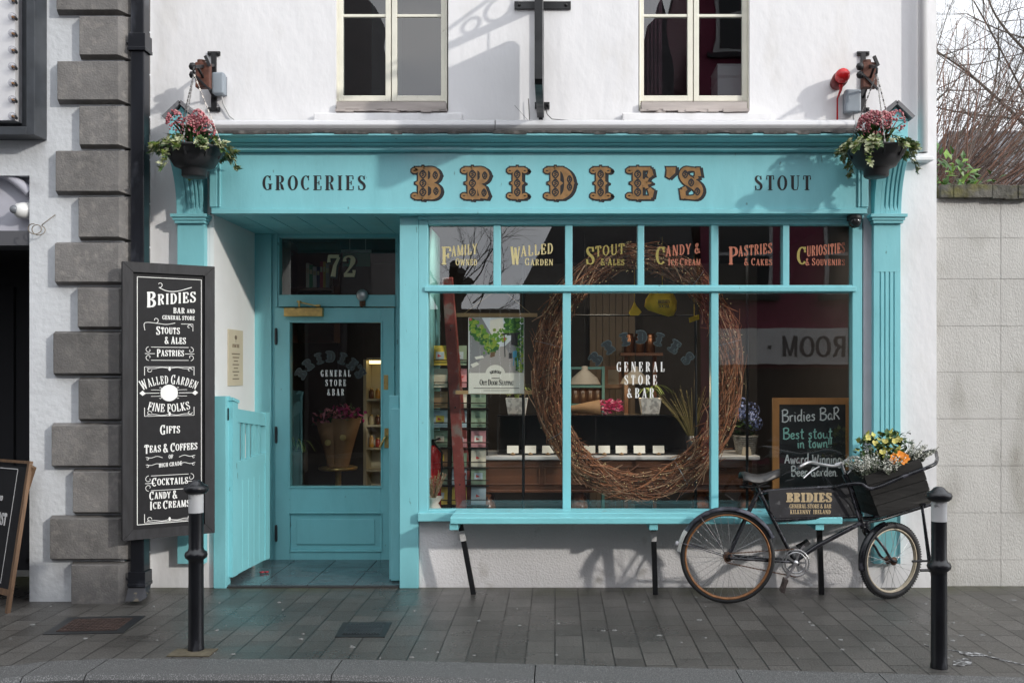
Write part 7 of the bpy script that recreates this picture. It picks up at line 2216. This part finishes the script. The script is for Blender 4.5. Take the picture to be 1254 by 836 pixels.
bare_tree((4.7, 7.0, -.1), 4.0, (.3, 0, 0), 8, 'bare tree standing further back behind the white drainpipe corner', .10, 6, 4)
# one long limb slanting down across the gap
lb = thing('bare_tree', (4.0, 2.6, -.1), 'thin bare tree close behind the wall with a long slanting limb', 'tree', 'bare trees behind the garden wall')
r = random.Random(19)
g = MB(); g.tube([(4.0 + 1.9, 2.6, -.1), (5.75, 2.6, 1.5), (5.55, 2.6, 2.6)], [.07, .06, .05], 8); g.build('trunk', bark[1], lb)
g = MB()
def limb(pts, rad, sd):
    rr_ = random.Random(sd)
    P_ = [V(q) for q in smoothline([tuple(q) for q in pts], 6)]
    n = len(P_)
    g.tube(P_, [rad * (1 - .7 * i / n) for i in range(n)], 6, caps=False)
    for i in range(3, n):
        for _ in range(1 if rr_.random() < .75 else 2):
            side = rdir(rr_, .4)
            branchy(g, P_[i], side, rr_.uniform(.4, .85), rad * .28, 3 if i % 2 else 2, rr_, .75)
y = 2.6
limb([at(1290, 195, y), at(1254, 152, y), at(1215, 115, y), at(1180, 85, y), at(1146, 62, y)], .022, 1)
limb([at(1290, 150, y + .3), at(1240, 145, y + .3), at(1190, 140, y + .2), at(1148, 132, y)], .016, 2)
limb([at(1290, 90, y), at(1254, 60, y), at(1220, 20, y), at(1200, -30, y)], .018, 4)
limb([V((5.55, 2.6, 2.55)), at(1290, 195, y), at(1270, 120, y), at(1260, 40, y)], .03, 5)
limb([V((5.55, 2.6, 2.55)), V((5.2, 2.6, 3.4)), at(1225, 60, y), at(1180, -20, y)], .016, 7)
g.build('crown', bark[1], lb)
# shrub of bare reddish stems behind the coping
ss = thing('bare_shrub', (3.6, 1.2, -.1), 'shrub of bare red brown stems leaning over behind the garden wall', 'shrub')
g = MB(); r = random.Random(23)
for k in range(330):
    y = r.uniform(.7, 2.2)
    x0 = r.uniform(2.95, 4.9) if r.random() < .6 else r.uniform(2.9, 3.5); z0 = 2.95
    ang = R(r.uniform(24, 52)) if x0 > 3.6 or r.random() < .55 else R(r.uniform(45, 95))
    ln = r.uniform(.8, 1.9) if ang > .8 else r.uniform(.7, 1.5)
    p = V((x0, y, z0)); d = V((math.cos(ang), r.uniform(-.15, .15), math.sin(ang)))
    pts = [p, p + d * ln * .4 + V((0, 0, .04)), p + d * ln * .75 + V((.02, 0, .10)), p + d * ln + V((.0, 0, .2))]
    rad = r.uniform(.0035, .007); mi = r.choice((0, 0, 1, 2))
    g.tube(pts, [rad, rad * .85, rad * .6, rad * .3], 4, mi, caps=False)
    for _ in range(3):
        f = r.uniform(.3, .95); q = p.lerp(pts[-1], f); e = (d + rdir(r) * .5).normalized()
        g.tube([q, q + e * ln * .2], [rad * .5, rad * .25], 3, mi, caps=False)
g.tube([(3.2, 1.2, -.1), (3.2, 1.2, 3.1)], .06, 8, 2); g.tube([(4.0, 1.3, -.1), (4.0, 1.3, 3.1)], .05, 8, 2)
g.build('stems', redtw, ss)
lf = thing('leafy_shrub', (3.45, .75, -.1), 'bright green leafy shrub peeping over the garden wall beside the shop corner', 'shrub')
g = MB()
for k in range(330):
    f = r.random()
    p = V((2.9 + .62 * f ** 1.3, r.uniform(.5, .85), r.uniform(2.7, 3.5 - .32 * f)))
    g.leaf(p, rdir(r, .3), (0, -.6, .8), r.uniform(.07, .13), r.uniform(.03, .05), r.choice((0, 1, 1)))
g.build('foliage', [mat('bright shrub leaf', (.13, .24, .025), .4, var=.3, vscale=12), mat('mid shrub leaf', (.05, .12, .02), .4, var=.3, vscale=12)], lf)
g = MB(); g.tube([(3.2, .7, -.1), (3.2, .68, 2.7)], .03, 7); g.build('stem', bark[1], lf)
# slate-roofed house beyond the garden
hb = thing('house', (9.6, 13, 0), 'house with a dark slate roof beyond the bare trees', 'house')
g = MB(); g.box(7.3, 14, 12, 18, -.1, 3.6); g.build('wall', mat('grey house render', (.35, .34, .32), .8, var=.1), hb)
g = MB(); x0, x1 = 7.1, 14.3
g.faces([(x0, 11.7, 3.55), (x1, 11.7, 3.55), (x1, 15, 7.0), (x0 + 1.7, 15, 7.0), (x1, 18.3, 3.55), (x0, 18.3, 3.55)], [(0, 1, 2, 3), (3, 2, 4, 5), (0, 3, 5), (1, 4, 2)]); g.build('roof', slate, hb)
g = MB(); g.box(12, 12.6, 14.7, 15.3, 6.5, 7.9); g.build('chimney', mat('brick chimney', (.2, .1, .07), .8, var=.3), hb)

# ------------------------------------------------------------------ the other side of the street (seen in the window reflections)
OY = -10.0
def opp_house(x0, x1, zt, label, wallm, gable=None):
    th = thing('street_house', ((x0 + x1) / 2, OY, 0), label, 'house', 'houses on the far side of the street')
    g = MB(); g.box(x0, x1, OY - 7, OY, -.05, zt); g.build('wall', wallm, th)
    g = MB(); xm = (x0 + x1) / 2
    if gable:
        g.faces([(x0, OY + .02, zt), (x1, OY + .02, zt), (gable[0], OY + .02, gable[1]), (x0, OY - 7, zt), (x1, OY - 7, zt), (gable[0], OY - 7, gable[1])], [(0, 2, 1), (3, 4, 5), (0, 3, 5, 2), (1, 2, 5, 4)])
    else:
        g.box(x0 - .02, x1 + .02, OY - 7.02, OY + .05, zt, zt + .08)
    g.build('roof', slate, th)
    return th
mar = mat('maroon shop paint', (.22, .025, .07), .6, var=.1)
dk = mat('dark slate cladding', (.035, .036, .042), .7, var=.3, vscale=8)
h1 = opp_house(2.55, 8.2, 9.6, 'maroon house across the street with a white shop sign', mar)
g = MB(); zb2, zt2 = 1.72, 2.36; g.box(2.75, 8.0, OY + .001, OY + .12, zb2, zt2); sg = g.build('shop_sign', mat('white fascia', (.80, .80, .80), .6), h1)
g = MB(); write(g, 'DINING ROOM *', lambda x, z, h: V((-x, OY + .121 + h, z)), -5.1, zb2 + .14, .36, xs=.95, T=.17, t=.12, s=0, h=.004); g.build('lettering', mat('grey letters', (.10, .10, .11), .6), sg)
for x in (3.3, 5.2, 7.0):
    for z in (2.95, 4.9, 7.2):
        g = MB(); g.box(x - .5, x + .5, OY + .001, OY + .05, z, z + 1.4); w_ = g.build('window', mat('white sash', (.55, .55, .56), .5), h1)
        g = MB(); g.box(x - .43, x + .43, OY + .051, OY + .06, z + .07, z + .68); g.box(x - .43, x + .43, OY + .051, OY + .06, z + .74, z + 1.33); g.build('pane', mat('dark window', (.03, .035, .04), .08), w_)
        g = MB(); g.box(x - .6, x + .6, OY + .001, OY + .12, z - .1, z - .001); g.build('sill', dk, w_)
g = MB(); g.box(2.9, 7.9, OY + .001, OY + .03, .1, 1.65); g.build('shop_front', mat('dark shop front', (.03, .028, .03), .3), h1)
h2 = opp_house(-.62, 2.5, 3.0, 'dark slate gabled house across the street', dk, (1.9, 8.2))
opp_house(8.3, 24, 5.62, 'low terrace across the street shading the pavement', mat('cream terrace render', (.45, .42, .36), .8, var=.06))
opp_house(-16, -4.2, 10.0, 'dark painted house across the street beyond the bare tree', mat('dark plum render', (.03, .026, .032), .8, var=.06), (-9.5, 11.5))
g = MB()  # added dark fence, keeps bright sky out of the lower pane's reflection
for i in range(20): g.box(-4.15 + .176 * i, -4.15 + .176 * i + .17, OY - .3, OY - .27 + .012 * (i % 2), 0, 2.72)
for z in (.4, 1.4, 2.4): g.box(-4.15, -.65, OY - .36, OY - .301, z, z + .09)
centred(g, 'added_fence', mat('added fence boards', (.02, .019, .019), .7, var=.3, vscale=6), 'added black boarded fence across the street that darkens the window reflections', 'fence')
opp_house(-30, -17, 6.0, 'long terrace across the street far to the left', mat('buff terrace render', (.38, .34, .28), .8, var=.06))
pt = thing('pollarded_tree', (-1.75, OY + .4, 0), 'pollarded bare tree across the street reflected in the shop window', 'tree')
g = MB(); g.tube([(-1.75, OY + .4, 0), (-1.7, OY + .4, 1.6), (-1.78, OY + .4, 3.2)], [.2, .15, .15], 10)
r = random.Random(44)
for k in range(5): 
    a = r.uniform(0, 6.28); g.tube([(-1.75, OY + .4, 2.4 + .15 * k), (-1.75 + .4 * math.cos(a), OY + .4 + .4 * math.sin(a), 3.0 + .1 * k)], [.09, .08], 7)
g.build('trunk', mat('dark wet bark', (.03, .028, .025), .8), pt)
g = MB()
for k in range(13):
    a = r.uniform(0, 6.28)
    branchy(g, V((-1.75 + .35 * math.cos(a), OY + .4 + .35 * math.sin(a), r.uniform(2.3, 3.3))), V((math.cos(a), math.sin(a), r.uniform(.2, 1.4))), r.uniform(.6, 1.3), .016, 2, r)
g.build('crown', mat('dark wet bark', (0, 0, 0)), pt)
